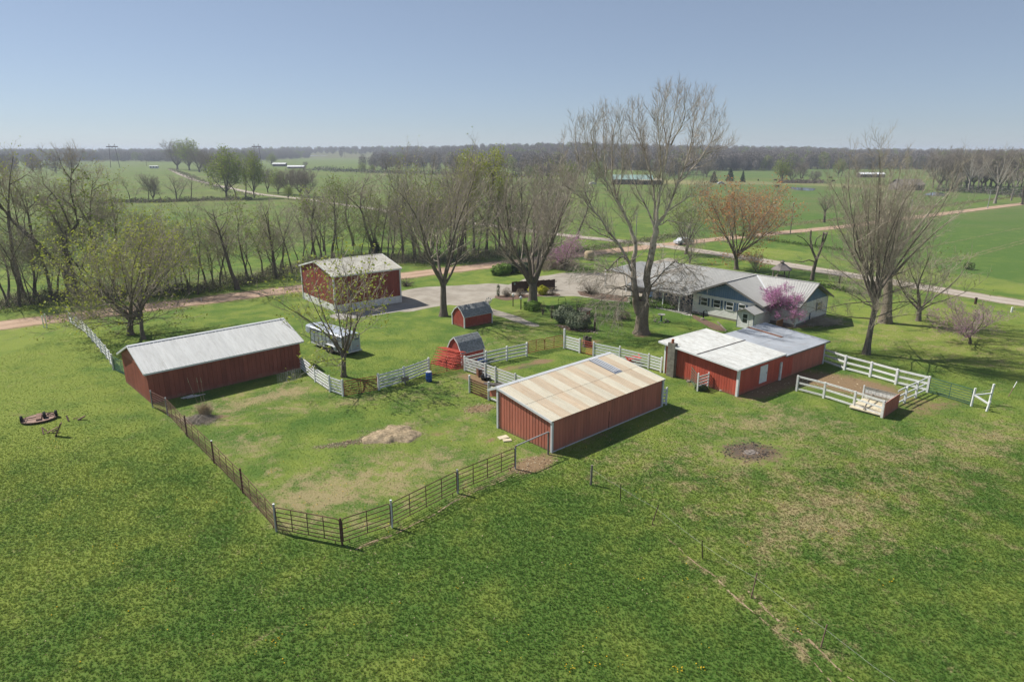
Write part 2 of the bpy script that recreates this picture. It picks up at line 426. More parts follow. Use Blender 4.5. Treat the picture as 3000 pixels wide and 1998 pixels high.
def poly_sd(X, Y, pts):
    """signed distance to a closed polygon (negative inside)"""
    P_ = np.array([(p[0], p[1]) for p in pts])
    d = np.full(X.shape, 1e9); inside = np.zeros(X.shape, bool)
    for i in range(len(P_)):
        a = P_[i]; b = P_[(i+1) % len(P_)]
        e = b - a; L = max(1e-9, e @ e)
        t = np.clip(((X - a[0]) * e[0] + (Y - a[1]) * e[1]) / L, 0, 1)
        d = np.minimum(d, np.hypot(X - a[0] - t * e[0], Y - a[1] - t * e[1]))
        c = ((a[1] > Y) != (b[1] > Y))
        xi = (b[0] - a[0]) * (Y - a[1]) / (b[1] - a[1] + 1e-12) + a[0]
        inside ^= c & (X < xi)
    return np.where(inside, -d, d)
def line_d(X, Y, pts):
    d = np.full(X.shape, 1e9)
    P_ = np.array([(p[0], p[1]) for p in pts])
    for i in range(len(P_) - 1):
        a = P_[i]; b = P_[i+1]; e = b - a; L = max(1e-9, e @ e)
        t = np.clip(((X - a[0]) * e[0] + (Y - a[1]) * e[1]) / L, 0, 1)
        d = np.minimum(d, np.hypot(X - a[0] - t * e[0], Y - a[1] - t * e[1]))
    return d
def px_poly(*pts): return [at(a, b) for a, b in pts]
def blob(X, Y, px, py, rx, ry=None, ang=0.0):
    p = at(px, py); ry = ry or rx
    c, s = math.cos(ang), math.sin(ang)
    u = (X - p.x) * c + (Y - p.y) * s; v = -(X - p.x) * s + (Y - p.y) * c
    return np.exp(-((u / rx) ** 2 + (v / ry) ** 2) ** 1.0)

STEP = 0.5
def axis(lo, hi, step, gl, gh, far_lo, far_hi):
    mid = list(np.arange(lo, hi + 1e-6, step))
    d = step; x = lo; L = []
    while x > far_lo:
        d *= gl; x -= d; L.append(x)
    d = step; x = hi; H_ = []
    while x < far_hi:
        d *= gh; x += d; H_.append(x)
    return np.array(L[::-1] + mid + H_)
GX = axis(-60, 75, STEP, 1.11, 1.11, -6500, 6500)
GY = axis(14, 125, STEP, 1.25, 1.065, -400, 8000)
X, Y = np.meshgrid(GX, GY)
Z = terrain(X, Y)

PEN = px_poly((470,1225),(640,1360),(810,1555),(1003,1596),(1150,1545),(1340,1445),(1512,1372),(1610,1335),(1455,1255),(1440,1180),(1370,1150),(1355,1085),(1262,1100),(1110,1145),(1005,1162),(925,1120),(880,1080))
rngn = np.random.default_rng(5)
dry = np.zeros_like(X); bare = np.zeros_like(X); dark = np.zeros_like(X); tone = np.full_like(X, 0.45)
sdp = poly_sd(X, Y, PEN)
inpen = smooth(0.5, -0.8, sdp)
dry += 0.2 * inpen
for (bx, by, rx, ry, a) in ((700,1185,5.2,1.2,0.80),(640,1235,2.0,0.8,0.2),(830,1150,3,1.2,0.7),(880,1200,2,1.4,0),(1010,1420,4,3,0.4),(900,1470,2.5,2.5,0),(750,1300,2,2,0),(1185,1240,1.4,0.8,0),(1020,1180,1.6,.7,.6),(1230,1370,3,1.6,.6),(600,1180,3,0.8,.8)):
    dry += 0.27 * blob(X, Y, bx, by, rx, ry, a)
for (bx, by, rx, ry, a, k) in ((1560,1362,1.9,1.1,.7,1.0),(1408,1196,1.5,0.9,.5,.9),(1440,1290,1.2,.8,.5,.5),(1380,1230,.8,.5,0,.55),(1400,1115,3.4,1.0,-.8,.75),(630,1222,1.5,.7,.3,.7),(720,1150,2.5,.8,.8,.35),
                            (1285,1270,1.3,.9,0,.5),(950,1195,2.2,.7,.5,.35),(1590,1058,1.3,.8,0,.7),(1500,1078,4.0,.8,.55,.6),(2440,1120,5.0,3.2,-.8,.62),(2560,1140,4,2.6,-.8,.5),(2240,1140,4.5,1.6,.7,.85),(2060,1120,2.6,1.2,.5,.6),(1990,1085,1.6,.9,.5,.4),
                            (1800,1230,3.4,1.6,.7,.42),(1700,1290,3.2,1.2,.7,.4),(2330,955,3.2,1.2,.3,.8),(2450,1000,2.5,1,.3,.45),(1050,1020,2.2,1.2,.4,.22),(1150,930,4,2,.3,.25),(1360,905,2.5,1.6,0,.45),(1480,925,4.0,1.4,-.3,.5),(1640,940,3,1,-.4,.35),(1720,1000,2.6,1.2,0,.6),(1880,985,1.4,1,0,.6),
                            (150,1225,1.2,.8,0,.3),(60,1215,1.6,.7,0,.45),(2210,1328,3.3,2.2,.2,.62),(310,1190,1.6,.5,.2,.3),(2690,1210,3.5,1.5,.4,.4),(2800,1180,3,1.2,.2,.3),(2530,1037,1,.7,0,.6)):
    bare += k * blob(X, Y, bx, by, rx, ry, a)
for (bx, by, rx, ry, a, k) in ((2196,1322,2.1,1.6,.2,.95),(1000,1300,2.4,.55,.35,.75),(1075,1282,.7,.45,0,.8),(930,1330,.9,.4,0,.35),(1540,1075,2.2,.5,.5,.6),(1600,1055,.5,.25,0,.8)):
    dark += k * blob(X, Y, bx, by, rx, ry, a)
# drier pasture to the lower right of the front shed, lawn strips, field tones
dry += 0.3 * smooth(6, -6, poly_sd(X, Y, px_poly((1640,1340),(1960,1215),(2300,1170),(2600,1250),(3100,1180),(3100,1500),(2600,1620),(2300,1780),(2000,1560),(1760,1430))))
dry += 0.3 * blob(X, Y, 2420, 1520, 4.5, 2.4, .5) + 0.2 * blob(X, Y, 2820, 1290, 6, 2, 0.3) + 0.2 * blob(X, Y, 2250, 1230, 5, 2, .2) + 0.22 * blob(X, Y, 1900, 1700, 2, 1.2, 0)
dry += 0.22 * smooth(4, -4, poly_sd(X, Y, px_poly((1290,1030),(1500,900),(1700,960),(1650,1010),(1400,1070))))
dry += 0.25 * smooth(4, -4, poly_sd(X, Y, px_poly((2400,940),(2700,930),(3200,1000),(3200,1100),(2800,1080),(2450,1020))))
tone -= 0.45 * smooth(5, -5, poly_sd(X, Y, px_poly((-300,960),(200,930),(370,1150),(420,1280),(200,1400),(-300,1300))))
tone -= 0.45 * smooth(8, -8, poly_sd(X, Y, px_poly((2420,900),(2700,860),(3300,930),(3300,1130),(2700,1040))))
tone += 0.5 * smooth(4, -4, poly_sd(X, Y, px_poly((1560,880),(1900,870),(2120,960),(2080,1000),(1700,1010),(1620,940))))
tone += 0.45 * smooth(3, -3, poly_sd(X, Y, px_poly((2250,1500),(2700,1330),(3200,1400),(3200,2100),(2450,2000),(2330,1850)))) - 0.0
dry -= 0.25 * smooth(3, -3, poly_sd(X, Y, px_poly((1620,1470),(1900,1600),(2100,1770),(2300,1950),(1500,2050),(1200,1800),(1400,1560))))
tone += 0.45 * smooth(5, -5, poly_sd(X, Y, px_poly((900,1430),(1300,1560),(1620,1420),(1900,1600),(2400,2100),(0,2100),(0,1800))))
tone += 0.35 * smooth(3, -3, poly_sd(X, Y, px_poly((840,1230),(1000,1190),(1150,1200),(1120,1260),(900,1280))))
dry -= 0.45 * smooth(2, -2, poly_sd(X, Y, px_poly((800,1240),(1000,1195),(1160,1205),(1120,1260),(880,1285))))
dry -= 0.4 * blob(X, Y, 1110, 1300, 2.5, 1, .2) + 0.3 * blob(X, Y, 880, 1330, 2, 1.2, 0) + 0.3 * blob(X, Y, 1060, 1235, 2.2, .8, .3)
tone += 0.5 * blob(X, Y, 2330, 1230, 4, 2, 0) + 0.5 * blob(X, Y, 2100, 1190, 3, 1.5, 0) + 0.4 * blob(X, Y, 2000, 1420, 5, 3, 0)
# worn lines: along the electric fence and by the corral panels
for pts, k, w in ((((2010,1630),(2090,1690),(2200,1790),(2330,1890),(2420,1998)), .62, .14),(((2190,1725),(2290,1820),(2420,1915),(2500,1985)), .4, .25),(((1040,1610),(1160,1560),(1350,1455),(1500,1385)), .35, .25),(((1010,1602),(1100,1590)), .4, .15)):
    dry += k * np.exp(-(line_d(X, Y, px_poly(*pts)) / w) ** 2)
for pts, k, w in ((((2640,545+250),(2850,760)), .0, .3),(((2690,772),(2850,745),(3050,690)), .3, .5),(((2690,779),(2850,752),(3050,697)), .3, .5),(((2620,742),(2800,706),(3050,655)), .22, .6),(((300,520),(600,610),(900,690)), .18, 1.0)):
    dry += k * np.exp(-(line_d(X, Y, px_poly(*pts)) / w) ** 2)
# fields
far = smooth(95, 140, Y)
tone = tone + far * 0.3
fieldR = smooth(6, -6, poly_sd(X, Y, px_poly((2240,800),(2600,640),(3000,590),(3800,480),(3800,880),(2900,835))))
tone += 0.55 * fieldR * smooth(830, 760, 999 - 0 * X)  # saturated pasture right of the crossroads
tone += 0.4 * fieldR
roadstrip = smooth(3, -3, poly_sd(X, Y, px_poly((2150,745),(2400,775),(2800,835),(3300,900),(3300,870),(2800,800),(2400,742),(2150,715))))
tone -= 0.9 * roadstrip; dry += 0.14 * roadstrip
fieldM = smooth(8, -8, poly_sd(X, Y, px_poly((2250,690),(2500,650),(3000,560),(3000,540),(2500,530),(2050,530),(2050,690))))
tone += 0.4 * fieldM
emerald = smooth(20, -20, poly_sd(X, Y, px_poly((1950,525),(2560,520),(2560,494),(1950,495))))
brownrow = smooth(10, -10, poly_sd(X, Y, px_poly((1900,540),(2300,542),(2700,560),(2700,546),(2200,530),(1900,526))))
dry += 0.5 * brownrow; tone -= 0.4 * brownrow
ditch = np.exp(-(line_d(X, Y, px_poly((2200,672),(2480,640),(2700,610),(2950,578))) / 2.0) ** 2)
dry += 0.55 * ditch
for pts, k, w in ((((0,620),(400,603),(600,590),(740,588)), .25, 6),(((920,508),(1300,515),(1560,520)), .35, 12),(((560,500),(640,520),(740,560)), .3, 3)):
    dry += k * np.exp(-(line_d(X, Y, px_poly(*pts)) / w) ** 2)
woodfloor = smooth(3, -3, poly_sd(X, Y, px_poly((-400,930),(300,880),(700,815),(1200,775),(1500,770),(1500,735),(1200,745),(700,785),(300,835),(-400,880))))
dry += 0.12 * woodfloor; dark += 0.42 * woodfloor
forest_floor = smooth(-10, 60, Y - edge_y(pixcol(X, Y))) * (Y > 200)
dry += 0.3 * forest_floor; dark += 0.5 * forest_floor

ROADS = {
 'west_dirt_road': (((-420,1010),(-200,980),(0,955),(210,927),(500,893),(850,849),(1180,808),(1400,782),(1640,752),(1800,735),(1937,719)), 2.6),
 'east_gravel_road': (((1937,719),(2160,752),(2420,795),(2800,858),(3000,890),(3400,952),(3900,1030)), 2.3),
 'north_dirt_road': (((1937,719),(2160,695),(2480,664),(2700,635),(3000,597),(3400,548),(3900,510)), 2.3),
 'far_farm_road': (((1937,719),(1650,690),(1400,656),(1145,620),(890,584),(760,570),(640,545),(570,528),(525,510),(498,497)), 2.1),
}
road_d = np.full_like(X, 1e9)
for pts, w in ROADS.values():
    road_d = np.minimum(road_d, line_d(X, Y, px_poly(*pts)) - w)
verge = np.exp(-(np.maximum(road_d, 0) / 1.1) ** 2)
dry += 0.4 * verge; bare += 0.3 * verge * (road_d > -0.5)
dry = np.clip(dry, -0.3, 1); bare = np.clip(bare, 0, 1); dark = np.clip(dark, 0, 1); tone = np.clip(tone, -0.5, 1.6)

def grid_mesh(name, rows, cols, attrs):
    x = X[rows][:, cols]; y = Y[rows][:, cols]; z = Z[rows][:, cols]
    ny, nx = x.shape
    me = bpy.data.meshes.new(name)
    co = np.stack([x, y, z], -1).reshape(-1, 3)
    idx = np.arange(nx * ny).reshape(ny, nx)
    q = np.stack([idx[:-1,:-1], idx[:-1,1:], idx[1:,1:], idx[1:,:-1]], -1).reshape(-1, 4)
    me.vertices.add(len(co)); me.vertices.foreach_set('co', co.ravel())
    me.loops.add(q.size); me.loops.foreach_set('vertex_index', q.ravel())
    me.polygons.add(len(q)); me.polygons.foreach_set('loop_start', np.arange(len(q)) * 4)
    me.polygons.foreach_set('use_smooth', np.ones(len(q), bool))
    me.update(calc_edges=True)
    for k, a in attrs.items():
        at_ = me.attributes.new(k, 'FLOAT', 'POINT')
        at_.data.foreach_set('value', a[rows][:, cols].ravel().astype(np.float32))
    return me

def grass_nodes(nt, p, dry_s, bare_s, dark_s, tone_s, em_s=None):
    """turf colour from world position and the surveyed wear of the place"""
    n0 = noise(nt, 0.05, 3, 0.55, p); n1 = noise(nt, 0.33, 4, 0.6, p); n2 = noise(nt, 1.5, 5, 0.65, p)
    n3 = noise(nt, 8.5, 5, 0.72, p); n4 = noise(nt, 24.0, 3, 0.7, p)
    t = mathn(nt, 'ADD', tone_s, mathn(nt, 'MULTIPLY_ADD', n1, 3.6, -1.8))
    t = mathn(nt, 'ADD', t, mathn(nt, 'MULTIPLY_ADD', n2, 0.9, -0.45))
    t = mathn(nt, 'ADD', t, mathn(nt, 'MULTIPLY_ADD', n0, 2.0, -1.0))
    green = mixc(nt, sstep(nt, -0.4, 1.25, t), (0.192, 0.242, 0.042), (0.058, 0.132, 0.018))
    # drill and mowing rows on the far fields
    sy = N(nt, 'ShaderNodeSeparateXYZ'); nt.links.new(p, sy.inputs[0])
    farf = sstep(nt, 130, 260, sy.outputs[1])
    rows_ = noise(nt, 1.0, 3, 0.6, scaled(nt, p, (0.012, 0.22, 1.0)), 0.4); rows2 = noise(nt, 1.0, 4, 0.65, scaled(nt, p, (0.02, 0.035, 1.0)))
    rr = mathn(nt, 'MULTIPLY', farf, sstep(nt, 0.42, 0.68, rows_))
    green = mixc(nt, mathn(nt, 'MULTIPLY', rr, 0.6), green, (0.17, 0.165, 0.075))
    green = mixc(nt, mathn(nt, 'MULTIPLY', mathn(nt, 'MULTIPLY', farf, sstep(nt, 0.42, 0.68, rows2)), 0.7), green, (0.135, 0.135, 0.058))
    # fine blade-scale variation
    green = mixc(nt, sstep(nt, 0.33, 0.68, n3), mixc(nt, 0.24, green, (0.04, 0.085, 0.014)), mixc(nt, 0.22, green, (0.28, 0.27, 0.10)))
    # dark clumps of coarse grass, lighter flecks of dead leaf
    n5 = noise(nt, 3.2, 4, 0.7, p, 0.6)
    green = mixc(nt, mathn(nt, 'MULTIPLY', sstep(nt, 0.55, 0.70, n5), 0.3), green, (0.038, 0.098, 0.016))
    d = mathn(nt, 'ADD', dry_s, mathn(nt, 'MULTIPLY_ADD', n2, 1.2, -0.5))
    d = mathn(nt, 'ADD', d, mathn(nt, 'MULTIPLY_ADD', n3, 1.25, -0.62))
    n6 = noise(nt, 0.55, 4, 0.65, p, 0.8)
    d = mathn(nt, 'ADD', d, mathn(nt, 'MULTIPLY_ADD', n6, 1.4, -0.75))
    straw = mixc(nt, sstep(nt, 0.35, 0.65, n4), (0.25, 0.19, 0.095), (0.38, 0.30, 0.18))
    c = mixc(nt, mathn(nt, 'MULTIPLY', sstep(nt, 0.22, 0.75, d), 0.8), green, straw)
    b = mathn(nt, 'ADD', bare_s, mathn(nt, 'MULTIPLY_ADD', n3, 0.9, -0.45))
    b = mathn(nt, 'ADD', b, mathn(nt, 'MULTIPLY_ADD', n2, 0.8, -0.4))
    soil = mixc(nt, sstep(nt, 0.35, 0.65, n4), (0.17, 0.105, 0.062), (0.29, 0.195, 0.12))
    c = mixc(nt, mathn(nt, 'MULTIPLY', sstep(nt, 0.28, 0.66, b), 0.92), c, soil)
    fleck = noise(nt, 5.0, 4, 0.75, scaled(nt, p, (1.0, 1.7, 1.0)), 0.3)
    c = mixc(nt, mathn(nt, 'MULTIPLY', sstep(nt, 0.68, 0.75, fleck), 0.7), c, (0.40, 0.30, 0.19))
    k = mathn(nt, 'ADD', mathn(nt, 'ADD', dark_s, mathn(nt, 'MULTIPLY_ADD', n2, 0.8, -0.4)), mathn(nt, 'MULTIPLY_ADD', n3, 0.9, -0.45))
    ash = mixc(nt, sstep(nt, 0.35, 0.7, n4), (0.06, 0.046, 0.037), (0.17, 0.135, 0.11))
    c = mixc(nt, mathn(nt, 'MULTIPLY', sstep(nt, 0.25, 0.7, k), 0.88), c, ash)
    return c, n3, n4
def attr(nt, name, kind='GEOMETRY'):
    a = N(nt, 'ShaderNodeAttribute'); a.attribute_name = name; a.attribute_type = kind
    return a.outputs['Fac']
mg, nt, bs = new_mat('turf')
p_ = pos(nt)
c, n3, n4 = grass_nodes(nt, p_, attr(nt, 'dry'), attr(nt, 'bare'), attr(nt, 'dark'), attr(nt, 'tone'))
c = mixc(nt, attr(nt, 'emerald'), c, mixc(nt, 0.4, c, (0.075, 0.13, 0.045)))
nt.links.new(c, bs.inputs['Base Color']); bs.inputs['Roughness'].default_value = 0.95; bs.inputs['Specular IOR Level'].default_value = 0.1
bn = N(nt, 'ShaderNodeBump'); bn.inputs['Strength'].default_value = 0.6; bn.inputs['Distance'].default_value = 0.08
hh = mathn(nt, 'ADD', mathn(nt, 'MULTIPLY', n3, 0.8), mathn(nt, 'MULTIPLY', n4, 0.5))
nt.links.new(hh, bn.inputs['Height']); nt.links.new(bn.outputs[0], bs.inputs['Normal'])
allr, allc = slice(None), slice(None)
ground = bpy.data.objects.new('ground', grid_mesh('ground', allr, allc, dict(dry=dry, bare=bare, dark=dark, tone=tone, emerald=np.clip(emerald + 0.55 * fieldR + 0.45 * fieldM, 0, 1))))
ground.data.materials.append(mg); C.objects.link(ground); struct(ground)

# roads: strips draped over the ground, with uneven edges
def mat_road(name, col, col2, rut):
    m, nt, b = new_mat(name)
    p = pos(nt)
    n1 = noise(nt, 0.35, 4, 0.6, p); n2 = noise(nt, 3.0, 5, 0.65, p); n3 = noise(nt, 18, 3, 0.7, p)
    c = mixc(nt, sstep(nt, 0.3, 0.7, n1), col, col2)
    c = mixc(nt, mathn(nt, 'MULTIPLY', sstep(nt, 0.45, 0.75, n2), 0.5), c, tuple(k * 0.72 for k in col))
    c = mixc(nt, mathn(nt, 'MULTIPLY', sstep(nt, 0.5, 0.75, n3), 0.4), c, tuple(min(1, k * 1.35) for k in col2))
    s = attr(nt, 'side')   # -1..1 across the road: weedy crown, packed wheel tracks
    w = mathn(nt, 'SUBTRACT', mathn(nt, 'ABSOLUTE', s), 0.48)
    tr = sstep(nt, 0.3, 0.05, mathn(nt, 'ABSOLUTE', w))
    c = mixc(nt, mathn(nt, 'MULTIPLY', tr, 0.45), c, tuple(min(1, k * 1.25) for k in col2))
    e = mathn(nt, 'ADD', mathn(nt, 'ABSOLUTE', s), mathn(nt, 'MULTIPLY_ADD', n2, 0.6, -0.3))
    c = mixc(nt, mathn(nt, 'MULTIPLY', sstep(nt, 0.82, 1.02, e), 0.7), c, rut)
    nt.links.new(c, b.inputs['Base Color']); b.inputs['Roughness'].default_value = 0.95; b.inputs['Specular IOR Level'].default_value = 0.15
    bn = N(nt, 'ShaderNodeBump'); bn.inputs['Strength'].default_value = 0.5; bn.inputs['Distance'].default_value = 0.04
    nt.links.new(n2, bn.inputs['Height']); nt.links.new(bn.outputs[0], b.inputs['Normal'])
    return m
M['dirt_road'] = mat_road('pinkish_dirt_road', (0.32, 0.215, 0.145), (0.40, 0.285, 0.205), (0.17, 0.145, 0.06))
M['gravel_road'] = mat_road('grey_gravel_road', (0.30, 0.255, 0.205), (0.39, 0.34, 0.285), (0.17, 0.145, 0.065))
def road(name, pts, w, mat, lift):
    P_ = [at(a, b).to_2d() for a, b in pts]
    # resample
    out = []
    for i in range(len(P_) - 1):
        a, b = P_[i], P_[i+1]; L = (b - a).length
        n = int(min(60, max(2, L / 2.0)))
        for k in range(n): out.append(a.lerp(b, k / n))
    out.append(P_[-1])
    # smooth the bends
    for _ in range(6):
        out = [out[0]] + [(out[i-1] + out[i] * 2 + out[i+1]) / 4 for i in range(1, len(out)-1)] + [out[-1]]
    rng = random.Random(len(name)); verts = []; side = []; faces = []
    K = 7
    for i, p in enumerate(out):
        d = (out[min(i+1, len(out)-1)] - out[max(i-1, 0)]).normalized(); s = Vector((-d.y, d.x))
        wl = w * (1 + rng.uniform(-.09, .09)); wr = w * (1 + rng.uniform(-.09, .09))
        for j in range(K):
            f = -1 + 2 * j / (K - 1)
            q = p + s * (f * (wl if f > 0 else wr))
            z = float(terrain(q.x, q.y)) + lift + q.y * 0.00012 + 0.02 * (1 - abs(f))
            verts.append((q.x, q.y, z)); side.append(f)
    for i in range(len(out) - 1):
        for j in range(K - 1):
            a = i * K + j
            faces.append((a + 1, a, a + K, a + K + 1))
    me = bpy.data.meshes.new(name); me.from_pydata(verts, [], faces); me.materials.append(mat); me.update()
    a_ = me.attributes.new('side', 'FLOAT', 'POINT'); a_.data.foreach_set('value', side)
    o = bpy.data.objects.new(name, me); C.objects.link(o); struct(o)
    return o
for i, (nm, (pts, w)) in enumerate(ROADS.items()):
    road('dirt_road' if 'dirt' in nm else 'gravel_road', pts, w, M['dirt_road' if 'dirt' in nm else 'gravel_road'], 0.012 + 0.006 * i)

# gravel drive between the barns and the house: one sheet with a ragged edge
def sheet(name, poly, mat, z, step=1.0, jit=0.25, seed=1):
    rng = random.Random(seed); out = []
    for i in range(len(poly)):
        a = poly[i].to_2d(); b = poly[(i+1) % len(poly)].to_2d(); L = (b - a).length
        n = max(1, int(L / step)); nrm = Vector((-(b-a).y, (b-a).x)).normalized()
        for k in range(n): out.append(a.lerp(b, k / n) + nrm * rng.uniform(-jit, jit))
    for _ in range(1):
        out = [(out[i-1] + out[i] * 2 + out[(i+1) % len(out)]) / 4 for i in range(len(out))]
    import bmesh
    bm = bmesh.new()
    f = bm.faces.new([bm.verts.new((p.x, p.y, z)) for p in out])
    bm.normal_update()
    if f.normal.z < 0: f.normal_flip()
    bmesh.ops.triangulate(bm, faces=bm.faces[:])
    me = bpy.data.meshes.new(name); bm.to_mesh(me); bm.free(); me.materials.append(mat)
    o = bpy.data.objects.new(name, me); C.objects.link(o); struct(o)
    return o
def mat_gravel(name, a, b_, sc=6):
    m, nt, b = new_mat(name); p = pos(nt)
    n1 = noise(nt, 0.4, 4, 0.6, p); n2 = noise(nt, sc, 5, 0.7, p); n3 = noise(nt, 30, 3, 0.7, p)
    c = mixc(nt, sstep(nt, 0.3, 0.7, n1), a, b_)
    c = mixc(nt, mathn(nt, 'MULTIPLY', sstep(nt, 0.5, 0.75, n2), 0.45), c, tuple(k * 0.65 for k in a))
    c = mixc(nt, mathn(nt, 'MULTIPLY', sstep(nt, 0.5, 0.7, n3), 0.4), c, tuple(min(1, k * 1.3) for k in b_))
    nt.links.new(c, b.inputs['Base Color']); b.inputs['Roughness'].default_value = 0.95; b.inputs['Specular IOR Level'].default_value = 0.15
    bn = N(nt, 'ShaderNodeBump'); bn.inputs['Strength'].default_value = 0.5; bn.inputs['Distance'].default_value = 0.04
    nt.links.new(n2, bn.inputs['Height']); nt.links.new(bn.outputs[0], b.inputs['Normal'])
    return m
M['gravel'] = mat_gravel('pale_drive_gravel', (0.25, 0.22, 0.18), (0.36, 0.325, 0.275))
M['apron'] = mat_gravel('grey_concrete_apron', (0.27, 0.255, 0.235), (0.33, 0.31, 0.285), 2)
sheet('gravel_drive', px_poly((1120,905),(1160,880),(1168,855),(1230,842),(1320,838),(1440,830),(1500,836),(1495,868),(1445,872),(1430,885),(1440,905),(1520,930),(1590,958),(1560,958),(1470,930),(1395,905),(1320,892),(1240,905),(1190,915)), M['gravel'], 0.006, 0.9, 0.3, 3)
def trail(pts, w, mat, seed, z=0.02):
    P_ = [at(*p).to_2d() for p in pts]; out = []; rg = random.Random(seed)
    for i in range(len(P_)-1):
        n = max(2, int((P_[i+1]-P_[i]).length/.25))
        for k in range(n): out.append(P_[i].lerp(P_[i+1], k/n))
    V = []; F = []; ph = rg.uniform(0,6)
    for i, p in enumerate(out):
        d = (out[min(i+1,len(out)-1)]-out[max(i-1,0)]).normalized(); s = Vector((-d.y,d.x)); o = .09*math.sin(i*.21+ph)+.05*math.sin(i*.6)+rg.uniform(-.02,.02)
        ww = w*(.35+.65*abs(math.sin(i*.13+ph)*math.cos(i*.047)))*rg.uniform(.5,1.2)
        a = p+s*(o-ww); b_ = p+s*(o+ww); V += [(a.x,a.y,z),(b_.x,b_.y,z)]
        if i and (i*7+seed) % 11 > 1: F.append((2*i-2,2*i-1,2*i+1,2*i)[::-1])
    me = bpy.data.meshes.new('worn_path'); me.from_pydata(V, [], F); me.materials.append(mat)
    for p in me.polygons: 
        pass
    o = bpy.data.objects.new('worn_path', me); C.objects.link(o); struct(o)
M['trail'] = mat_gravel('dry_trodden_trail', (0.26, 0.185, 0.115), (0.38, 0.29, 0.19), 5)
trail([(1960,1580),(2010,1630),(2090,1692),(2200,1786),(2330,1888),(2420,1985),(2520,2100)], .075, M['trail'], 2)
trail([(2180,1720),(2240,1775),(2300,1830)], .08, M['trail'], 5)
trail([(2330,1850),(2420,1925),(2520,2010)], .07, M['trail'], 8)
trail([(1045,1612),(1160,1562),(1260,1510),(1350,1462),(1440,1420),(1500,1395)], .09, M['trail'], 3)
M['tracks'] = mat_gravel('pale_wheel_track_grass', (0.14, 0.155, 0.06), (0.22, 0.20, 0.10), 1.2)
for k_, pl_ in enumerate(([(2690,772),(2780,760),(2850,745),(3050,690),(3300,640)],[(2690,780),(2780,768),(2850,753),(3050,698),(3300,648)],[(2620,744),(2800,708),(3050,656)])): trail(pl_, .3, M['tracks'], 20+k_, .03)
sheet('gravel_drive', px_poly((1480,836),(1560,812),(1650,800),(1800,800),(1900,770),(1960,755),(1990,765),(1890,840),(1880,890),(1760,880),(1700,868),(1620,870),(1500,868)), M['gravel'], 0.009, 0.9, 0.3, 4)
sheet('garage_apron', px_poly((955,925),(984,919),(1172,888),(1235,898),(1180,912),(990,940)), M['apron'], 0.014, 1.0, 0.12, 5)
sheet('walkway', px_poly((1975,905),(2030,920),(2035,930),(1990,918),(1900,880),(1890,870)), M['concrete'], 0.013, 1.0, 0.05, 6)
sheet('mulch_bed', px_poly((2030,921),(2128,962),(2128,972),(2095,968),(2025,930)), M['mulch'], 0.017, .6, 0.1, 7)
sheet('mulch_bed', px_poly((1625,950),(1690,958),(1755,968),(1750,975),(1690,972),(1650,966)), M['mulch'], 0.011, .6, 0.12, 8)
sheet('mulch_bed', px_poly((1450,866),(1640,860),(1645,867),(1580,868),(1520,876),(1480,882),(1450,874)), M['mulch'], 0.021, .6, 0.15, 9)
sheet('mulch_bed', px_poly((1690,852),(1760,860),(1840,870),(1840,885),(1750,876),(1700,866)), M['mulch'], 0.025, .6, 0.15, 10)
water, wnt, wb = new_mat('pond_water')
wb.inputs['Base Color'].default_value = (0.05, 0.07, 0.08, 1); wb.inputs['Roughness'].default_value = 0.08
sheet('pond', px_poly((2300,548),(2390,552),(2385,561),(2330,558)), water, 0.05, 6, 1.0, 11)
sheet('pond', px_poly((2740,562),(2780,570),(2770,577),(2700,572)), water, 0.05, 6, 1.0, 12)

# ------------------------------------------------------------------ grass: one mass of tufts over the near turf
rows = np.where((GY > 15) & (GY < 82))[0]; cols = np.where((GX > -52) & (GX < 62))[0]
rs = slice(rows[0], rows[-1] + 1); cs = slice(cols[0], cols[-1] + 1)
BUILT = []   # footprints to keep free of grass (filled from the same survey as the buildings)
def rect_fp(A, ang, L, W, m=0.0, u0=0.0, v0=0.0):
    c, s = math.cos(R(ang)), math.sin(R(ang))
    return [Vector((A[0] + c*u - s*v, A[1] + s*u + c*v)) for u, v in ((u0-m,v0-m),(u0+L+m,v0-m),(u0+L+m,v0+W+m),(u0-m,v0+W+m))]
FP = [rect_fp((2.73,41.48), 42, 12.6, 5.7), rect_fp((-29.63,50.59), 45.2, 13.25, 7.6), rect_fp((19.0,52.24), 38.2, 14.3, 7.6), rect_fp((-4.85,60.51), 41.6, 2.7, 2.1), rect_fp((-5.54,74.36), 39.5, 4, 2.4)]
dens = np.clip(1.0 - 1.25 * bare - 1.1 * dark - 0.55 * np.clip(dry, 0, 1) - 0.9 * verge, 0, 1)
dens *= np.where(road_d < 0.3, 0, 1)
for f in FP: dens *= smooth(0.0, 0.25, poly_sd(X, Y, f))
# taller, thicker growth in the ungrazed pasture in front, short turf in the pen and on the lawns
tall = np.clip(0.75 * smooth(-0.6, 1.2, sdp) * smooth(52, 34, Y) + 0.30, 0, 1) * (1 - 0.35 * inpen)
dens *= (0.35 + 0.65 * tall) * smooth(84, 50, Y)
gme = grid_mesh('grass', rs, cs, dict(dry=dry, bare=bare, dark=dark, tone=tone, dens=dens, tall=tall))
mt, nt, bs = new_mat('grass_blades')
c, _, _ = grass_nodes(nt, pos(nt), attr(nt, 'dry', 'INSTANCER'), attr(nt, 'bare', 'INSTANCER'), attr(nt, 'dark', 'INSTANCER'), attr(nt, 'tone', 'INSTANCER'))
rnd = N(nt, 'ShaderNodeObjectInfo').outputs['Random']
hsv = N(nt, 'ShaderNodeHueSaturation'); nt.links.new(c, hsv.inputs['Color']); nt.links.new(mathn(nt, 'MULTIPLY_ADD', rnd, 0.34, 1.3), hsv.inputs['Value'])
nt.links.new(mathn(nt, 'MULTIPLY_ADD', rnd, 0.03, 0.485), hsv.inputs['Hue'])
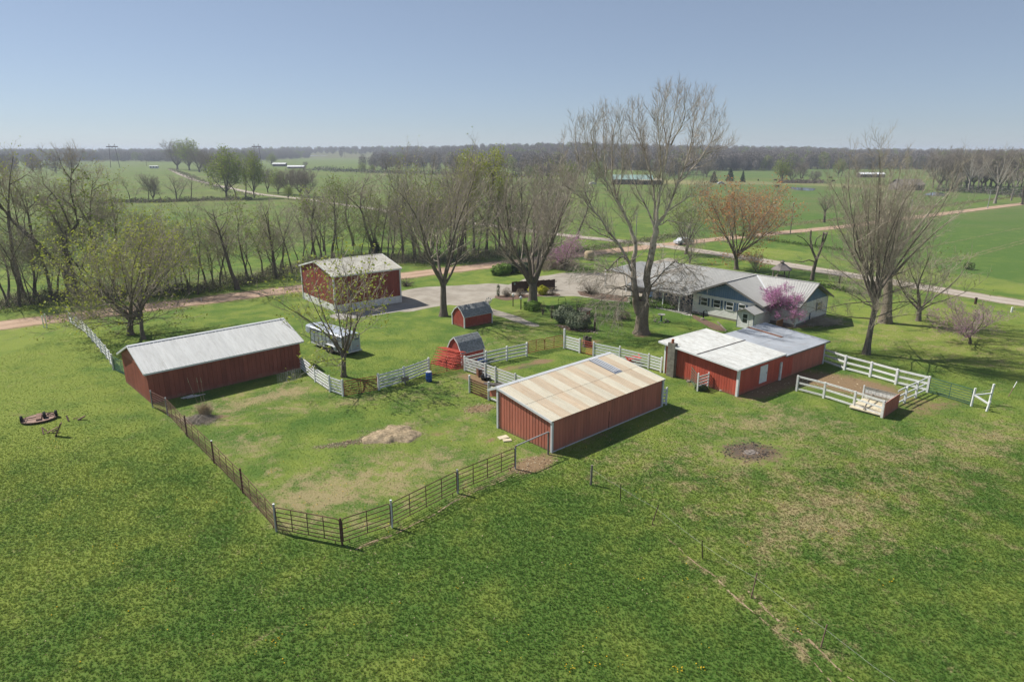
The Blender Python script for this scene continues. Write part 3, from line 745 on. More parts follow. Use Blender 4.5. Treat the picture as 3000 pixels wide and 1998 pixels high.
nt.links.new(hsv.outputs[0], bs.inputs['Base Color']); bs.inputs['Roughness'].default_value = 0.7; bs.inputs['Specular IOR Level'].default_value = 0.2
tr = N(nt, 'ShaderNodeBsdfTranslucent'); nt.links.new(hsv.outputs[0], tr.inputs['Color'])
mx = N(nt, 'ShaderNodeMixShader'); mx.inputs[0].default_value = 0.42
nt.links.new(bs.outputs[0], mx.inputs[1]); nt.links.new(tr.outputs[0], mx.inputs[2]); nt.links.new(mx.outputs[0], nt.nodes['Material Output'].inputs['Surface'])
tb = MB(); rg = random.Random(3)
for k in range(11):
    a = rg.uniform(0, 6.28); d = rg.uniform(0, 0.10); h = rg.uniform(0.07, 0.15); w = rg.uniform(0.010, 0.018); l = rg.uniform(0.02, 0.09); la = rg.uniform(0, 6.28)
    x, y = d * math.cos(a), d * math.sin(a); b2 = a + 1.57 + rg.uniform(-.6, .6)
    wx, wy = w * math.cos(b2), w * math.sin(b2); lx, ly = l * math.cos(la), l * math.sin(la)
    tb.add([(x - wx, y - wy, -0.01), (x + wx, y + wy, -0.01), (x + wx*.6 + lx*.45, y + wy*.6 + ly*.45, h*.65), (x - wx*.6 + lx*.45, y - wy*.6 + ly*.45, h*.65), (x + lx*1.5, y + ly*1.5, h)], [(0,1,2,3), (3,2,4)])
p0 = at(1400, 1900)
tuft = tb.build('grass_tuft', mt, loc=p0, kind='stuff')
grass = bpy.data.objects.new('grass', gme); C.objects.link(grass); grass['kind'] = 'stuff'; gme.materials.append(mt)
ng = bpy.data.node_groups.new('grass_scatter', 'GeometryNodeTree')
ng.interface.new_socket('Geometry', in_out='INPUT', socket_type='NodeSocketGeometry'); ng.interface.new_socket('Geometry', in_out='OUTPUT', socket_type='NodeSocketGeometry')
gi = ng.nodes.new('NodeGroupInput'); go = ng.nodes.new('NodeGroupOutput')
dp = ng.nodes.new('GeometryNodeDistributePointsOnFaces'); dp.inputs['Seed'].default_value = 4
na = ng.nodes.new('GeometryNodeInputNamedAttribute'); na.data_type = 'FLOAT'; na.inputs['Name'].default_value = 'dens'
mu = ng.nodes.new('ShaderNodeMath'); mu.operation = 'MULTIPLY'; mu.inputs[1].default_value = 150.0
ng.links.new(na.outputs['Attribute'], mu.inputs[0]); ng.links.new(gi.outputs[0], dp.inputs['Mesh']); ng.links.new(mu.outputs[0], dp.inputs['Density'])
oi = ng.nodes.new('GeometryNodeObjectInfo'); oi.inputs['Object'].default_value = tuft; oi.inputs['As Instance'].default_value = True
ip = ng.nodes.new('GeometryNodeInstanceOnPoints'); ng.links.new(dp.outputs['Points'], ip.inputs['Points']); ng.links.new(oi.outputs['Geometry'], ip.inputs['Instance'])
rv = ng.nodes.new('FunctionNodeRandomValue'); rv.data_type = 'FLOAT_VECTOR'; rv.inputs[0].default_value = (-.15, -.15, 0); rv.inputs[1].default_value = (.15, .15, 6.28)
ng.links.new(rv.outputs[0], ip.inputs['Rotation'])
rf = ng.nodes.new('FunctionNodeRandomValue'); rf.data_type = 'FLOAT'; rf.inputs[2].default_value = 0.3; rf.inputs[3].default_value = 0.72; rf.inputs['Seed'].default_value = 7
nta = ng.nodes.new('GeometryNodeInputNamedAttribute'); nta.data_type = 'FLOAT'; nta.inputs['Name'].default_value = 'tall'
m2 = ng.nodes.new('ShaderNodeMath'); m2.operation = 'MULTIPLY_ADD'; m2.inputs[1].default_value = 0.5; m2.inputs[2].default_value = 0.4
m3 = ng.nodes.new('ShaderNodeMath'); m3.operation = 'MULTIPLY'
ng.links.new(nta.outputs['Attribute'], m2.inputs[0]); ng.links.new(m2.outputs[0], m3.inputs[0]); ng.links.new(rf.outputs[1], m3.inputs[1])
# patchy height
nz = ng.nodes.new('ShaderNodeTexNoise'); nz.inputs['Scale'].default_value = 3.2; nz.inputs['Detail'].default_value = 4
m4 = ng.nodes.new('ShaderNodeMapRange'); m4.inputs[1].default_value = 0.35; m4.inputs[2].default_value = 0.65; m4.inputs[3].default_value = 0.7; m4.inputs[4].default_value = 1.25
ng.links.new(nz.outputs[0], m4.inputs[0])
m5 = ng.nodes.new('ShaderNodeMath'); m5.operation = 'MULTIPLY'; ng.links.new(m3.outputs[0], m5.inputs[0]); ng.links.new(m4.outputs[0], m5.inputs[1])
ng.links.new(m5.outputs[0], ip.inputs['Scale'])
ng.links.new(ip.outputs[0], go.inputs[0])
md = grass.modifiers.new('scatter', 'NODES'); md.node_group = ng

# dandelions in little groups
db = MB(); rg = random.Random(9)
for (px, py, n, s) in [(800,1380,6,.5),(1000,1440,8,.8),(1060,1400,8,1.2),(880,1490,12,1.2),(940,1480,8,.8),(1080,1500,6,1),(1000,1560,5,.8),(1215,1395,6,.6),(810,1875,10,.3),(1985,1965,14,.25),(2057,1958,9,.18),(2010,1705,3,.2),(1880,1700,4,.2),(640,1470,5,.6),(500,1720,4,.4),(710,1495,3,.2),(160,1310,6,.5),(170,1290,5,.6),(2100,1420,5,1),(2250,1460,5,1),(2420,1560,6,1),(2200,1590,4,.8),(1880,1440,6,.8),(1670,1960,8,.3),(1740,1955,5,.2),(2540,1450,6,1),(2700,1400,6,1.2),(1140,1520,4,1),(540,1460,3,.3),(1330,1290,3,.5),(2330,1840,5,.4),(2610,1700,6,.8)] + [(rg.uniform(100,2900), rg.uniform(1180,1950), 2, .5) for _ in range(70)]:
    p = at(px, py)
    for k in range(n):
        x = p.x + rg.gauss(0, s * .6); y = p.y + rg.gauss(0, s * .6); r = rg.uniform(.018, .032); z = rg.uniform(.06, .12)
        pts = [(x + r * math.cos(t), y + r * math.sin(t), z - 0.006) for t in np.linspace(0, 6.28, 6)[:-1]]
        db.add(pts + [(x, y, z + .012)], [(i, (i+1) % 5, 5) for i in range(5)])
        db.tube([(x, y, 0), (x, y, z)], .003, 3, cap=False)
M['dandelion'] = mat_plain('dandelion_yellow', (0.75, 0.47, 0.02), 0.7, 0.1, 5)
db.build('dandelions', M['dandelion'], kind='stuff')

# ------------------------------------------------------------------ buildings
def boards(parent, p0, p1, z0, ztop, n, mat, out, name='wall_board', gap=0.03, th=0.03, rng=random.Random(2), zlist=None):
    """vertical boards from p0 to p1 (local u,v); ztop(t) gives the height; out is the outward normal (u,v)"""
    p0 = Vector(p0); p1 = Vector(p1); d = p1 - p0; L = d.length; d.normalize(); o2 = Vector(out)
    w = L / n; res = []
    kinks = zlist or []
    for i in range(n):
        a = i * w + gap / 2; b = (i + 1) * w - gap / 2
        ts = [a] + [k * L for k in kinks if a < k * L < b] + [b]
        top = [(t, ztop(t / L)) for t in ts]
        poly = [p0 + d * a, p0 + d * b]
        pts = [(poly[0].x, poly[0].y, z0 + rng.uniform(0, .025)), (poly[1].x, poly[1].y, z0 + rng.uniform(0, .025))]
        for t, z in reversed(top):
            q = p0 + d * t; pts.append((q.x, q.y, z))
        m = MB(); m.prism(pts, (o2.x * th, o2.y * th, 0))
        res.append(m.build(name, mat, parent))
    return res
def sheet_mesh(name, w, e, r, mat, rib=0.23, ribh=0.028, ribw=0.05, th=0.012, ribn=None):
    """roof sheet: x from 0 to w, from eave point e=(v,z) up to r=(v,z)"""
    m = MB()
    e = Vector((0, e[0], e[1])); r = Vector((0, r[0], r[1])); s = (r - e); nrm = Vector((1,0,0)).cross(s).normalized()
    if nrm.z < 0: nrm = -nrm
    X1 = Vector((1, 0, 0)); g = 0.004
    m.prism([e + X1*g, e + X1*(w-g), r + X1*(w-g), r + X1*g], nrm * th)
    k = ribn or max(2, int(round(w / rib)))
    for i in range(k):
        x = (i + 0.5) * w / k
        a, b, c_, d = X1*(x-ribw/2), X1*(x+ribw/2), X1*(x+ribw/4), X1*(x-ribw/4)
        up = nrm * (th + 0.001); hi = nrm * (th + ribh)
        vs_ = [e+a+up, e+b+up, e+c_+hi, e+d+hi, r+a+up, r+b+up, r+c_+hi, r+d+hi]
        m.add(vs_, [(0,1,2,3),(7,6,5,4),(1,5,6,2),(2,6,7,3),(3,7,4,0)])
    return m.mesh(name, mat)
def roof_run(parent, u0, u1, n, e, r, mats, seq=None, **kw):
    w = (u1 - u0) / n; ms = {}
    for i in range(n):
        mt_ = mats[(seq[i] if seq else i % len(mats))]
        if mt_.name not in ms: ms[mt_.name] = sheet_mesh('roof_sheet', w, e, r, mt_, **kw)
        inst('roof_sheet', ms[mt_.name], parent, (u0 + i * w, 0, 0))

# --- long brown-red barn on the left
LB = thing('long_barn', 'long low brown-red barn with pale metal gable roof beside the corral panels', 'barn', (-29.63, 50.59, 0), R(43.8))
L, W, ez, rz = 13.2, 7.2, 2.75, 4.15
m = MB(); m.prism([(0,0,0),(0,W,0),(0,W,ez),(0,W/2,rz-.06),(0,0,ez)], (L,0,0)); m.build('wall', M['red_barn'], LB)
boards(LB, (0,0), (L,0), 0, lambda t: ez-.02, 34, M['red_barn'], (0,-1))
boards(LB, (0,W), (0,0), 0, lambda t: ez, 18, M['red_barn'], (-1,0))
boards(LB, (0,W), (0,0), ez + .004, lambda t: max(ez+.02, ez + (rz-ez) * (1 - abs(t-.5)*2) - .05), 18, M['red_gable'], (-1,0), name='gable_board', th=.06, zlist=[.5])
boards(LB, (L,0), (L,W), 0, lambda t: ez + (rz-ez) * (1 - abs(t-.5)*2) - .05, 18, M['red_barn'], (1,0), zlist=[.5])
boards(LB, (L,W), (0,W), 0, lambda t: ez-.02, 34, M['red_barn'], (0,1))
sl = (rz - ez) / (W/2); ov = 0.32
roof_run(LB, -.28, L+.28, 15, (-ov, ez - ov*sl + .05), (W/2, rz + .05), [M['roof_white']], rib=.31, ribh=.035)
roof_run(LB, -.28, L+.28, 15, (W+ov, ez - ov*sl + .05), (W/2, rz + .05), [M['roof_white']], rib=.31, ribh=.035)
m = MB()
m.beam((-.3,-ov,ez-ov*sl-.01), (L+.3,-ov,ez-ov*sl-.01), .04, .14); m.build('eave_trim', M['trim'], LB)
for x in (-.31, L+.31):
    m = MB(); m.beam((x,-ov,ez-ov*sl+.02), (x,W/2,rz+.02), .05, .16); m.beam((x,W+ov,ez-ov*sl+.02), (x,W/2,rz+.02), .05, .16); m.build('rake_trim', M['trim'], LB)
m = MB(); m.prism([(-.3,W/2-.2,rz+.04),(-.3,W/2,rz+.115),(-.3,W/2+.2,rz+.04)], (L+.6,0,0)); m.build('ridge_cap', M['trim'], LB)

# --- tall garage with a white base
GA = thing('tall_garage', 'tall dark-red garage with white wainscot base and stained cream roof near the dirt road', 'garage', (-22.57, 82.1, 0), R(38.8))
L, W, ez, rz, bz = 9.45, 10.4, 4.75, 5.95, 0.95
m = MB(); m.prism([(0,0,0),(0,W,0),(0,W,ez),(0,W/2,rz-.06),(0,0,ez)], (L,0,0)); m.build('wall', M['red_dark'], GA)
boards(GA, (0,0), (L,0), bz, lambda t: ez-.02, 24, M['red_dark'], (0,-1), gap=.02)
boards(GA, (0,W), (0,0), bz, lambda t: ez + (rz-ez) * (1 - abs(t-.5)*2) - .05, 26, M['red_dark'], (-1,0), gap=.035, zlist=[.5])
boards(GA, (0,0), (L,0), 0, lambda t: bz-.01, 24, M['white'], (0,-1), name='base_panel', gap=.012, th=.035)
boards(GA, (0,W), (0,0), 0, lambda t: bz-.01, 26, M['white'], (-1,0), name='base_panel', gap=.012, th=.035)
boards(GA, (L,0), (L,W), 0, lambda t: ez + (rz-ez) * (1 - abs(t-.5)*2) - .05, 26, M['red_dark'], (1,0), gap=.035, zlist=[.5])
sl = (rz-ez)/(W/2); ov = .3
roof_run(GA, -.22, L+.22, 10, (-ov, ez-ov*sl+.05), (W/2, rz+.05), [M['roof_old']], rib=.24, ribh=.035)
roof_run(GA, -.22, L+.22, 10, (W+ov, ez-ov*sl+.05), (W/2, rz+.05), [M['roof_old']], rib=.24, ribh=.035)
for x in (-.24, L+.24):
    m = MB(); m.beam((x,-ov,ez-ov*sl), (x,W/2,rz+.01), .05, .2); m.beam((x,W+ov,ez-ov*sl), (x,W/2,rz+.01), .05, .2); m.build('rake_trim', M['white'], GA)
m = MB(); m.beam((-.2,-ov-.02,ez-ov*sl-.03), (L+.2,-ov-.02,ez-ov*sl-.03), .05, .16); m.build('eave_trim', M['white'], GA)
m = MB(); m.prism([(-.24,W/2-.18,rz+.045),(-.24,W/2,rz+.12),(-.24,W/2+.18,rz+.045)], (L+.48,0,0)); m.build('ridge_cap', M['roof_old'], GA)
for x, y in ((-.03,-.03),(L+.03,-.03),(-.03,W+.03)):
    m = MB(); m.box(x-.09,x+.09,y-.09,y+.09,0,ez-.05); m.build('corner_trim', M['white'], GA)
m = MB(); m.box(-.2,-.04,W/2-.12,W/2+.12,ez+.1,ez+.32); m.build('yard_light', M['trim'], GA)

# --- two little gambrel sheds
def gambrel(loc, ang, L, W, ez, kz, rz, label, cat='shed'):
    t = thing('gambrel_shed', label, cat, (loc[0], loc[1], 0), R(ang))
    k = W * 0.22
    prof = [(0,.0),(0,ez),(k,kz),(W/2,rz),(W-k,kz),(W,ez),(W,0)]
    m = MB(); m.prism([(0,y,z) for y, z in prof], (L,0,0)); m.build('wall', M['wood_dark_gap_shade'], t)  # core coloured dark so the board gaps read as shadow lines
    def top(tt):
        v = tt * W; v = min(v, W - v)
        return (ez + (kz-ez)*v/k if v < k else kz + (rz-kz)*(v-k)/(W/2-k)) - .03
    boards(t, (0,W), (0,0), .05, top, 10, M['red_shed'], (-1,0), gap=.012, th=.02, zlist=[.22,.5,.78])
    boards(t, (L,0), (L,W), .05, top, 10, M['red_shed'], (1,0), gap=.012, th=.02, zlist=[.22,.5,.78])
    boards(t, (0,0), (L,0), .05, lambda q: ez-.03, int(L/.24), M['red_shed'], (0,-1), gap=.012, th=.02)
    boards(t, (L,W), (0,W), .05, lambda q: ez-.03, int(L/.24), M['red_shed'], (0,1), gap=.012, th=.02)
    # roof decks with shingle courses
    o = .1; segs = [((-.1, ez-.16),(k, kz)), ((k, kz),(W/2, rz)), ((W+.1, ez-.16),(W-k, kz)), ((W-k, kz),(W/2, rz))]
    m = MB()
    for (v0,z0),(v1,z1) in segs:
        m.prism([(-o,v0,z0+.01),(L+o,v0,z0+.01),(L+o,v1,z1+.01),(-o,v1,z1+.01)], (0,0,.03))
    m.build('roof', M['trim'], t)
    sh = MB(); rg = random.Random(int(L*100))
    for (v0,z0),(v1,z1) in segs:
        s = Vector((0,v1-v0,z1-z0)); LL = s.length; s.normalize(); n_ = Vector((1,0,0)).cross(s)
        if n_.z < 0: n_ = -n_
        nc = max(2, int(LL/.14))
        for c_ in range(nc):
            x = -o - rg.uniform(0,.15); a = c_*LL/nc; b = a + LL/nc + .03
            while x < L + o:
                w = rg.uniform(.16,.3); x1 = min(L+o, x+w-.008); x0 = max(-o, x)
                if x1 > x0 + .02:
                    h = .045 + rg.uniform(0,.012)
                    base = Vector((0,v0,z0+.02))
                    q = [base+s*a+n_*h+Vector((x0,0,0)), base+s*a+n_*h+Vector((x1,0,0)), base+s*min(b,LL)+n_*(h-.022)+Vector((x1,0,0)), base+s*min(b,LL)+n_*(h-.022)+Vector((x0,0,0))]
                    sh.prism(q, -n_*.012)
                x += w
    sh.build('shingles', M['shingle'], t, kind='stuff')
    for x in (-o-.015, L+o+.015):
        tr_ = MB(); pr = [(-.1,ez-.17),(k,kz-.01),(W/2,rz-.01),(W-k,kz-.01),(W+.1,ez-.17)]
        for i in range(4): tr_.beam((x,pr[i][0],pr[i][1]), (x,pr[i+1][0],pr[i+1][1]), .03, .11)
        tr_.build('rake_trim', M['white'], t)
    for x, y in ((-.03,-.03),(L+.03,-.03),(-.03,W+.03),(L+.03,W+.03)):
        m = MB(); m.box(x-.06,x+.06,y-.06,y+.06,0,ez-.08); m.build('corner_trim', M['white'], t)
    m = MB(); m.beam((-.08,-.07,ez-.12),(L+.08,-.07,ez-.12),.025,.1); m.build('eave_trim', M['white'], t)
    return t
gambrel((-5.54,74.36), 39.5, 4.0, 2.4, 1.42, 2.02, 2.42, 'small red gambrel shed with mottled grey shingles beside the gravel track')
gambrel((-4.85,60.51), 41.6, 2.7, 2.15, 1.32, 2.15, 2.62, 'small red gambrel shed behind the stack of red gates')

# --- front loafing shed with the striped roof
FS = thing('loafing_shed', 'low red livestock shed with cream and tan striped metal roof', 'shed', (2.73, 41.48, 0), R(42.0))
L, W, fz, rz, bz = 12.6, 5.65, 2.33, 3.22, 2.78
m = MB(); m.prism([(0.02,0,0),(0.02,W-.1,0),(0.02,W-.1,rz-.1),(0.02,0,fz-.04)], (.06,0,0)); m.prism([(L-.08,0,0),(L-.08,W-.1,0),(L-.08,W-.1,rz-.1),(L-.08,0,fz-.04)], (.06,0,0)); m.box(.08,L-.08,0,.05,0,fz-.05)
m.build('wall', M['wood_dark_gap_shade'], FS)  # dark core: batten shadow between the boards is put into its colour
zt = lambda t: fz + (rz-fz)*t - .04
boards(FS, (0.02,W-.12), (0.02,0.1), 0.03, lambda t: zt(1-t), 18, M['red_faded'], (-1,0), gap=.05, th=.03)
boards(FS, (0.1,0), (L-.1,0), .05, lambda t: fz-.03, 40, M['red_faded'], (0,-1), gap=.014, th=.025)
boards(FS, (L-.02,.1), (L-.02,W-.12), 0.03, zt, 18, M['red_faded'], (1,0), gap=.035, th=.03)
# short back slope fascia end and open front posts
m = MB(); m.prism([(0.02,W,rz-.12),(0.02,W+.95,bz-.1),(0.02,W+.95,bz-.55),(0.02,W,rz-.75)], (.03,0,0)); m.build('end_panel', M['red_faded'], FS)
for i in range(5):
    m = MB(); x = .08 + i*(L-.16)/4; m.box(x-.08,x+.08,W-.16,W,0,rz-.1); m.build('post', M['wood_grey'] if 0 < i < 4 else M['trim'], FS)
sl = (rz-fz)/W
mid = 2.75
ev = (-.12, fz - .12*sl + .03); mv = (mid, fz + mid*sl + .03); tv = (W, rz + .03)
cr, tn, sk = M['roof_cream'], M['roof_tan'], M['skylight']
mv2 = (mid - .18, fz + (mid-.18)*sl + .045); tv2 = (W, rz + .045)
n = 13
roof_run(FS, -.12, L+.14, n, ev, mv, [cr, tn], seq=[0,1,0,1,0,1,0,1,0,1,0,1,0], rib=.2, ribh=.03)
up = [0,1,0,1,0,1,0,1,0,1,2,1,0]
roof_run(FS, -.12, L+.14, n, mv2, tv2, [cr, tn, sk], seq=up, rib=.2, ribh=.03)
w_ = (L+.26)/n
m = MB()
for k in range(4):
    x = -.12 + 10*w_ + w_*(k+.5)/4 + .06
    m.beam((x, mid+.05, fz+(mid+.05)*sl+.095), (x, W-.05, rz+.09), .1, .012)
m.build('skylight_rib', M['trim'], FS)
roof_run(FS, -.12, L+.14, n, (W+1.0, bz+.03), (W, rz+.04), [cr])
for x in (-.15, L+.17):
    m = MB(); m.beam((x,-.12,fz-.12*sl-.02), (x,W,rz-.02), .05, .17); m.beam((x,W+1.0,bz-.02), (x,W,rz-.02), .05, .17); m.build('rake_trim', M['trim'], FS)
m = MB(); m.prism([(-.15,W-.24,rz+.045),(-.15,W,rz+.125),(-.15,W+.24,rz+.0)], (L+.3,0,0)); m.build('ridge_cap', M['trim'], FS)
m = MB(); m.beam((-.1,-.05,.03),(L+.1,-.05,.03),.05,.06); m.build('base_trim', M['trim'], FS)
for x, y in ((-.03,-.03),(L+.03,-.03),(-.03,W-.04)):
    m = MB(); m.box(x-.075,x+.075,y-.075,y+.075,0,(fz if y < 1 else rz)-.08); m.build('corner_trim', M['trim'], FS)
m = MB(); m.box(5.98,6.02,-.05,-.03,.05,1.4); m.build('gap_shade_strip', M['wood_dark_gap_shade'], FS)  # solid dark strip over the boards, painted as the shade of a gap

# --- milking barn: white roofed block with a grey roofed extension
MBN = thing('milking_barn', 'bright red barn with white low-slope roof, grey roofed extension and block chimney', 'barn', (19.0, 52.24, 0), R(38.2))
L1, W, fz, bz = 6.7, 7.7, 2.50, 2.98
m = MB(); m.prism([(0,0,0),(0,W,0),(0,W,bz-.02),(0,0,fz-.02)], (L1,0,0)); m.prism([(L1+.002,0.02,0),(L1+.002,6.3,0),(L1+.002,6.3,2.65),(L1+.002,0.02,2.28)], (14.3-L1,0,0))
m.build('wall', M['wood_dark_gap_shade'], MBN)  # dark core colour stands for shade seen through the board gaps
boards(MBN, (0,W), (0,0), 0.02, lambda t: bz + (fz-bz)*t - .03, 30, M['red_bright'], (-1,0), gap=.025, th=.03)
boards(MBN, (0,0), (L1,0), 0.02, lambda t: fz-.03, 22, M['red_bright'], (0,-1), gap=.012, th=.03)
boards(MBN, (L1,0.02), (8.6,0.02), 0.02, lambda t: 2.26, 6, M['red_bright'], (0,-1), gap=.012, th=.03)
boards(MBN, (8.6,0.02), (14.3,0.02), 0.02, lambda t: 2.26, 19, M['red_faded'], (0,-1), gap=.012, th=.025)
boards(MBN, (14.3,0.02), (14.3,6.3), 0.02, lambda t: 2.28+.37*t-.03, 20, M['red_faded'], (1,0), gap=.02, th=.03)
boards(MBN, (L1,W), (0,W), 0.02, lambda t: bz-.03, 22, M['red_bright'], (0,1), gap=.02, th=.03)
sl = (bz-fz)/W
ev = (-.25, fz-.25*sl+.02); mv = (4.0, fz+4.0*sl+.02); tv = (W+.55, fz+(W+.55)*sl+.02)
def flat_sheets(parent, u0, u1, n, e, r, mat):
    roof_run(parent, u0, u1, n, e, r, [mat], rib=.14, ribh=.014, ribw=.05)
# white roof sheets run along the wall: two bays meeting at a ridge seam
flat_sheets(MBN, -.42, L1+.15, 8, ev, mv, M['roof_milk'])
flat_sheets(MBN, -.42, L1+.15, 8, (mv[0]+.02, mv[1]+.004), tv, M['roof_milk'])
m = MB(); rg = random.Random(4); x = -.4
while x < L1+.1:
    l = rg.uniform(.25,.5); m.box(x, x+l, 3.97+rg.uniform(-.02,.0), 4.05+rg.uniform(0,.02), mv[1]+.02, mv[1]+.05+rg.uniform(0,.015)); x += l + rg.uniform(0,.06)
m.build('roof_seam', M['far_dark'], MBN)
m = MB(); m.beam((-.43,-.25,fz-.25*sl-.03), (-.43,W+.55,bz+.55*sl-.03), .04, .16); m.beam((-.45,W+.57,bz+.55*sl-.03),(L1+.2,W+.57,bz+.55*sl-.03),.04,.15)
m.build('rake_trim', M['white'], MBN)
m = MB(); m.beam((-.42,-.27,fz-.05), (L1+.18,-.27,fz-.05), .035, .13); m.build('eave_trim', M['white'], MBN)
gs = .37/6.3
flat_sheets(MBN, L1+.16, 14.75, 9, (-.28, 2.28-.28*gs+.02), (3.1, 2.28+3.1*gs+.02), M['roof_grey'])
flat_sheets(MBN, L1+.16, 14.75, 9, (3.0, 2.28+3.0*gs+.034), (6.7, 2.28+6.7*gs+.034), M['roof_grey'])
m = MB(); m.prism([(11.4,2.9,2.28+2.9*gs+.075),(11.75,2.9,2.28+2.9*gs+.075),(11.75,6.7,2.28+6.7*gs+.075),(11.4,6.7,2.28+6.7*gs+.075)], (0,0,.012)); m.build('rusted_sheet', M['rust_strip'], MBN)
m = MB(); m.beam((L1+.1,-.29,2.22),(14.78,-.29,2.22),.04,.1); m.beam((14.77,-.28,2.22),(14.77,6.7,2.22+6.98*gs),.04,.12); m.build('fascia', M['house_edge'], MBN)
m = MB(); m.box(-.1,.1,-.1,.1,0,fz-.06); m.build('corner_trim', M['white'], MBN)
m = MB(); m.box(-.09,.09,W-.06,W+.1,0,bz-.06); m.build('corner_trim', M['white'], MBN)
m = MB(); m.box(14.26,14.42,-.06,.08,0,2.2); m.build('corner_trim', M['trim'], MBN)
m = MB(); m.box(3.2,4.35,-.065,-.035,.42,2.0); d_ = m.build('door', M['white'], MBN)
m = MB(); m.box(4.2,4.26,-.09,-.066,1.15,1.3); m.build('handle', M['post_grey'], d_)
m = MB(); m.box(6.35,6.6,-.16,-.04,.05,1.75); m.build('door_post', M['white_wood'], MBN)
# block chimney against the lit gable end
CH = MBN
rg = random.Random(8)
bm_ = MB(); bm_.box(-.2,.2,-.1,.1,-.095,.095); bme = bm_.mesh('chimney_block', M['block'])
for k in range(16):
    for j in range(2):
        inst('chimney_block', bme, MBN, (-.36 + rg.uniform(-.008,.008), 6.75 + (j-.5)*.41 + rg.uniform(-.006,.006), .1 + k*.2), (0,0,math.pi/2 if False else math.pi/2))
m = MB(); m.box(-.45,-.06,6.36,7.14,0.0,3.18); m.build('chimney_core', M['block'], MBN)
m = MB(); m.lathe([(.13,3.19),(.13,3.55),(.1,3.55)], 10, Matrix.Translation((-.3,6.75,0))); m.build('chimney_flue', M['clay'], MBN)

# --- the house
H = thing('farmhouse', 'pale grey ranch house with grey metal roof and slate-blue gables', 'house', (33.15, 74.74, 0), R(42.1))
RU, RZ, EZ = 4.5, 4.72, 2.62
wl = MB()
wl.prism([(0.02,0,0),(8.26,0,0),(8.26,0,EZ-.05),(4.14,0,RZ-.25),(0.02,0,EZ-.05)], (0,21.3,0))
wl.prism([(-2.56,3.05,0),(-2.56,12.1,0),(-2.56,12.1,EZ-.05),(-2.56,7.5,RZ-.3),(-2.56,3.05,EZ-.05)], (4.6,0,0))
wl.build('wall', M['siding'], H)
def lap_siding(m, p0, p1, z0, z1, out, step=.17, skip=()):
    p0 = Vector((*p0,0)); p1 = Vector((*p1,0)); o = Vector((*out,0)); z = z0
    while z < z1 - .02:
        zt_ = min(z + step + .015, z1)
        a, b = .028, .008
        q = [p0 + o*a + Vector((0,0,z)), p1 + o*a + Vector((0,0,z)), p1 + o*b + Vector((0,0,zt_)), p0 + o*b + Vector((0,0,zt_))]
        m.quad(*q); m.quad(p0 + o*a + Vector((0,0,z)), p0 + Vector((0,0,z)), p1 + Vector((0,0,z)), p1 + o*a + Vector((0,0,z)))
        z += step
sd = MB()
lap_siding(sd, (-2.57,12.1), (-2.57,3.05), .25, EZ-.02, (-1,0))
lap_siding(sd, (-2.57,3.04), (0.02,3.04), .25, EZ-.04, (0,-1))
lap_siding(sd, (0.0,-.01), (8.27,-.01), .35, EZ-.02, (0,-1))
lap_siding(sd, (0.01,3.0), (0.01,0.0), .35, EZ-.05, (-1,0))
sd.build('lap_siding', M['siding'], H, kind='stuff')
f = MB(); f.box(-2.6,-2.53,3.03,12.12,0,.26); f.box(-.02,8.28,-.035,0,0,.36); f.box(-.02,0.02,0,3.0,0,.36); f.build('foundation', M['clay'] if False else M['block'], H)
# blue board gables
boards(H, (-2.58,12.0), (-2.58,3.15), EZ, lambda t: max(EZ+.02, EZ + (RZ-.32-EZ)*(1-abs(t-.51)*2)), 30, M['blue'], (-1,0), name='gable_board', gap=.02, th=.02, zlist=[.51])
boards(H, (0.1,-.01), (8.2,-.01), EZ, lambda t: max(EZ+.02, EZ + (RZ-.32-EZ)*(1-abs(t-.5)*2)), 28, M['blue'], (0,-1), name='gable_board', gap=.02, th=.02, zlist=[.5])
# roofs: ribbed planes
def ribbed_plane(name, e0, e1, r0, r1, mat, parent, rib=.36, th=.05, ribh=.055):
    """roof plane between eave e0-e1 and ridge r0-r1 with ribs running up the slope"""
    m = MB(); e0, e1, r0, r1 = map(Vector, (e0, e1, r0, r1))
    nrm = (e1-e0).cross(r0-e0).normalized()
    if nrm.z < 0: nrm = -nrm
    m.prism([e0,e1,r1,r0], nrm*th)
    L = max((e1-e0).length, (r1-r0).length); k = int(L/rib)
    for i in range(1, k):
        t = i/k; a = e0.lerp(e1,t)+nrm*(th+.012); b = r0.lerp(r1,t)+nrm*(th+.012)
        m.beam(a, b, .045, ribh, nrm)
    return m.build(name, mat, parent)
gz = .1
# wing end, right of the cross gable
ribbed_plane('roof_panel', (-.35,-.55,EZ-.1), (-.35,2.62,EZ-.1), (RU-.4,-.55,RZ), (RU-.4,7.3,RZ), M['house_roof'], H)
ribbed_plane('roof_panel', (8.7,-.55,EZ-.1), (8.7,21.6,EZ-.1), (RU-.4,-.55,RZ-.003), (RU-.4,21.6,RZ-.003), M['house_roof'], H)
# main run to the left of the cross gable: long slope out over the porch
ribbed_plane('roof_panel', (-4.1,12.25,EZ-.2), (-4.1,21.6,EZ-.2), (RU-.4,7.6,RZ-.006), (RU-.4,21.6,RZ-.006), M['house_roof'], H)
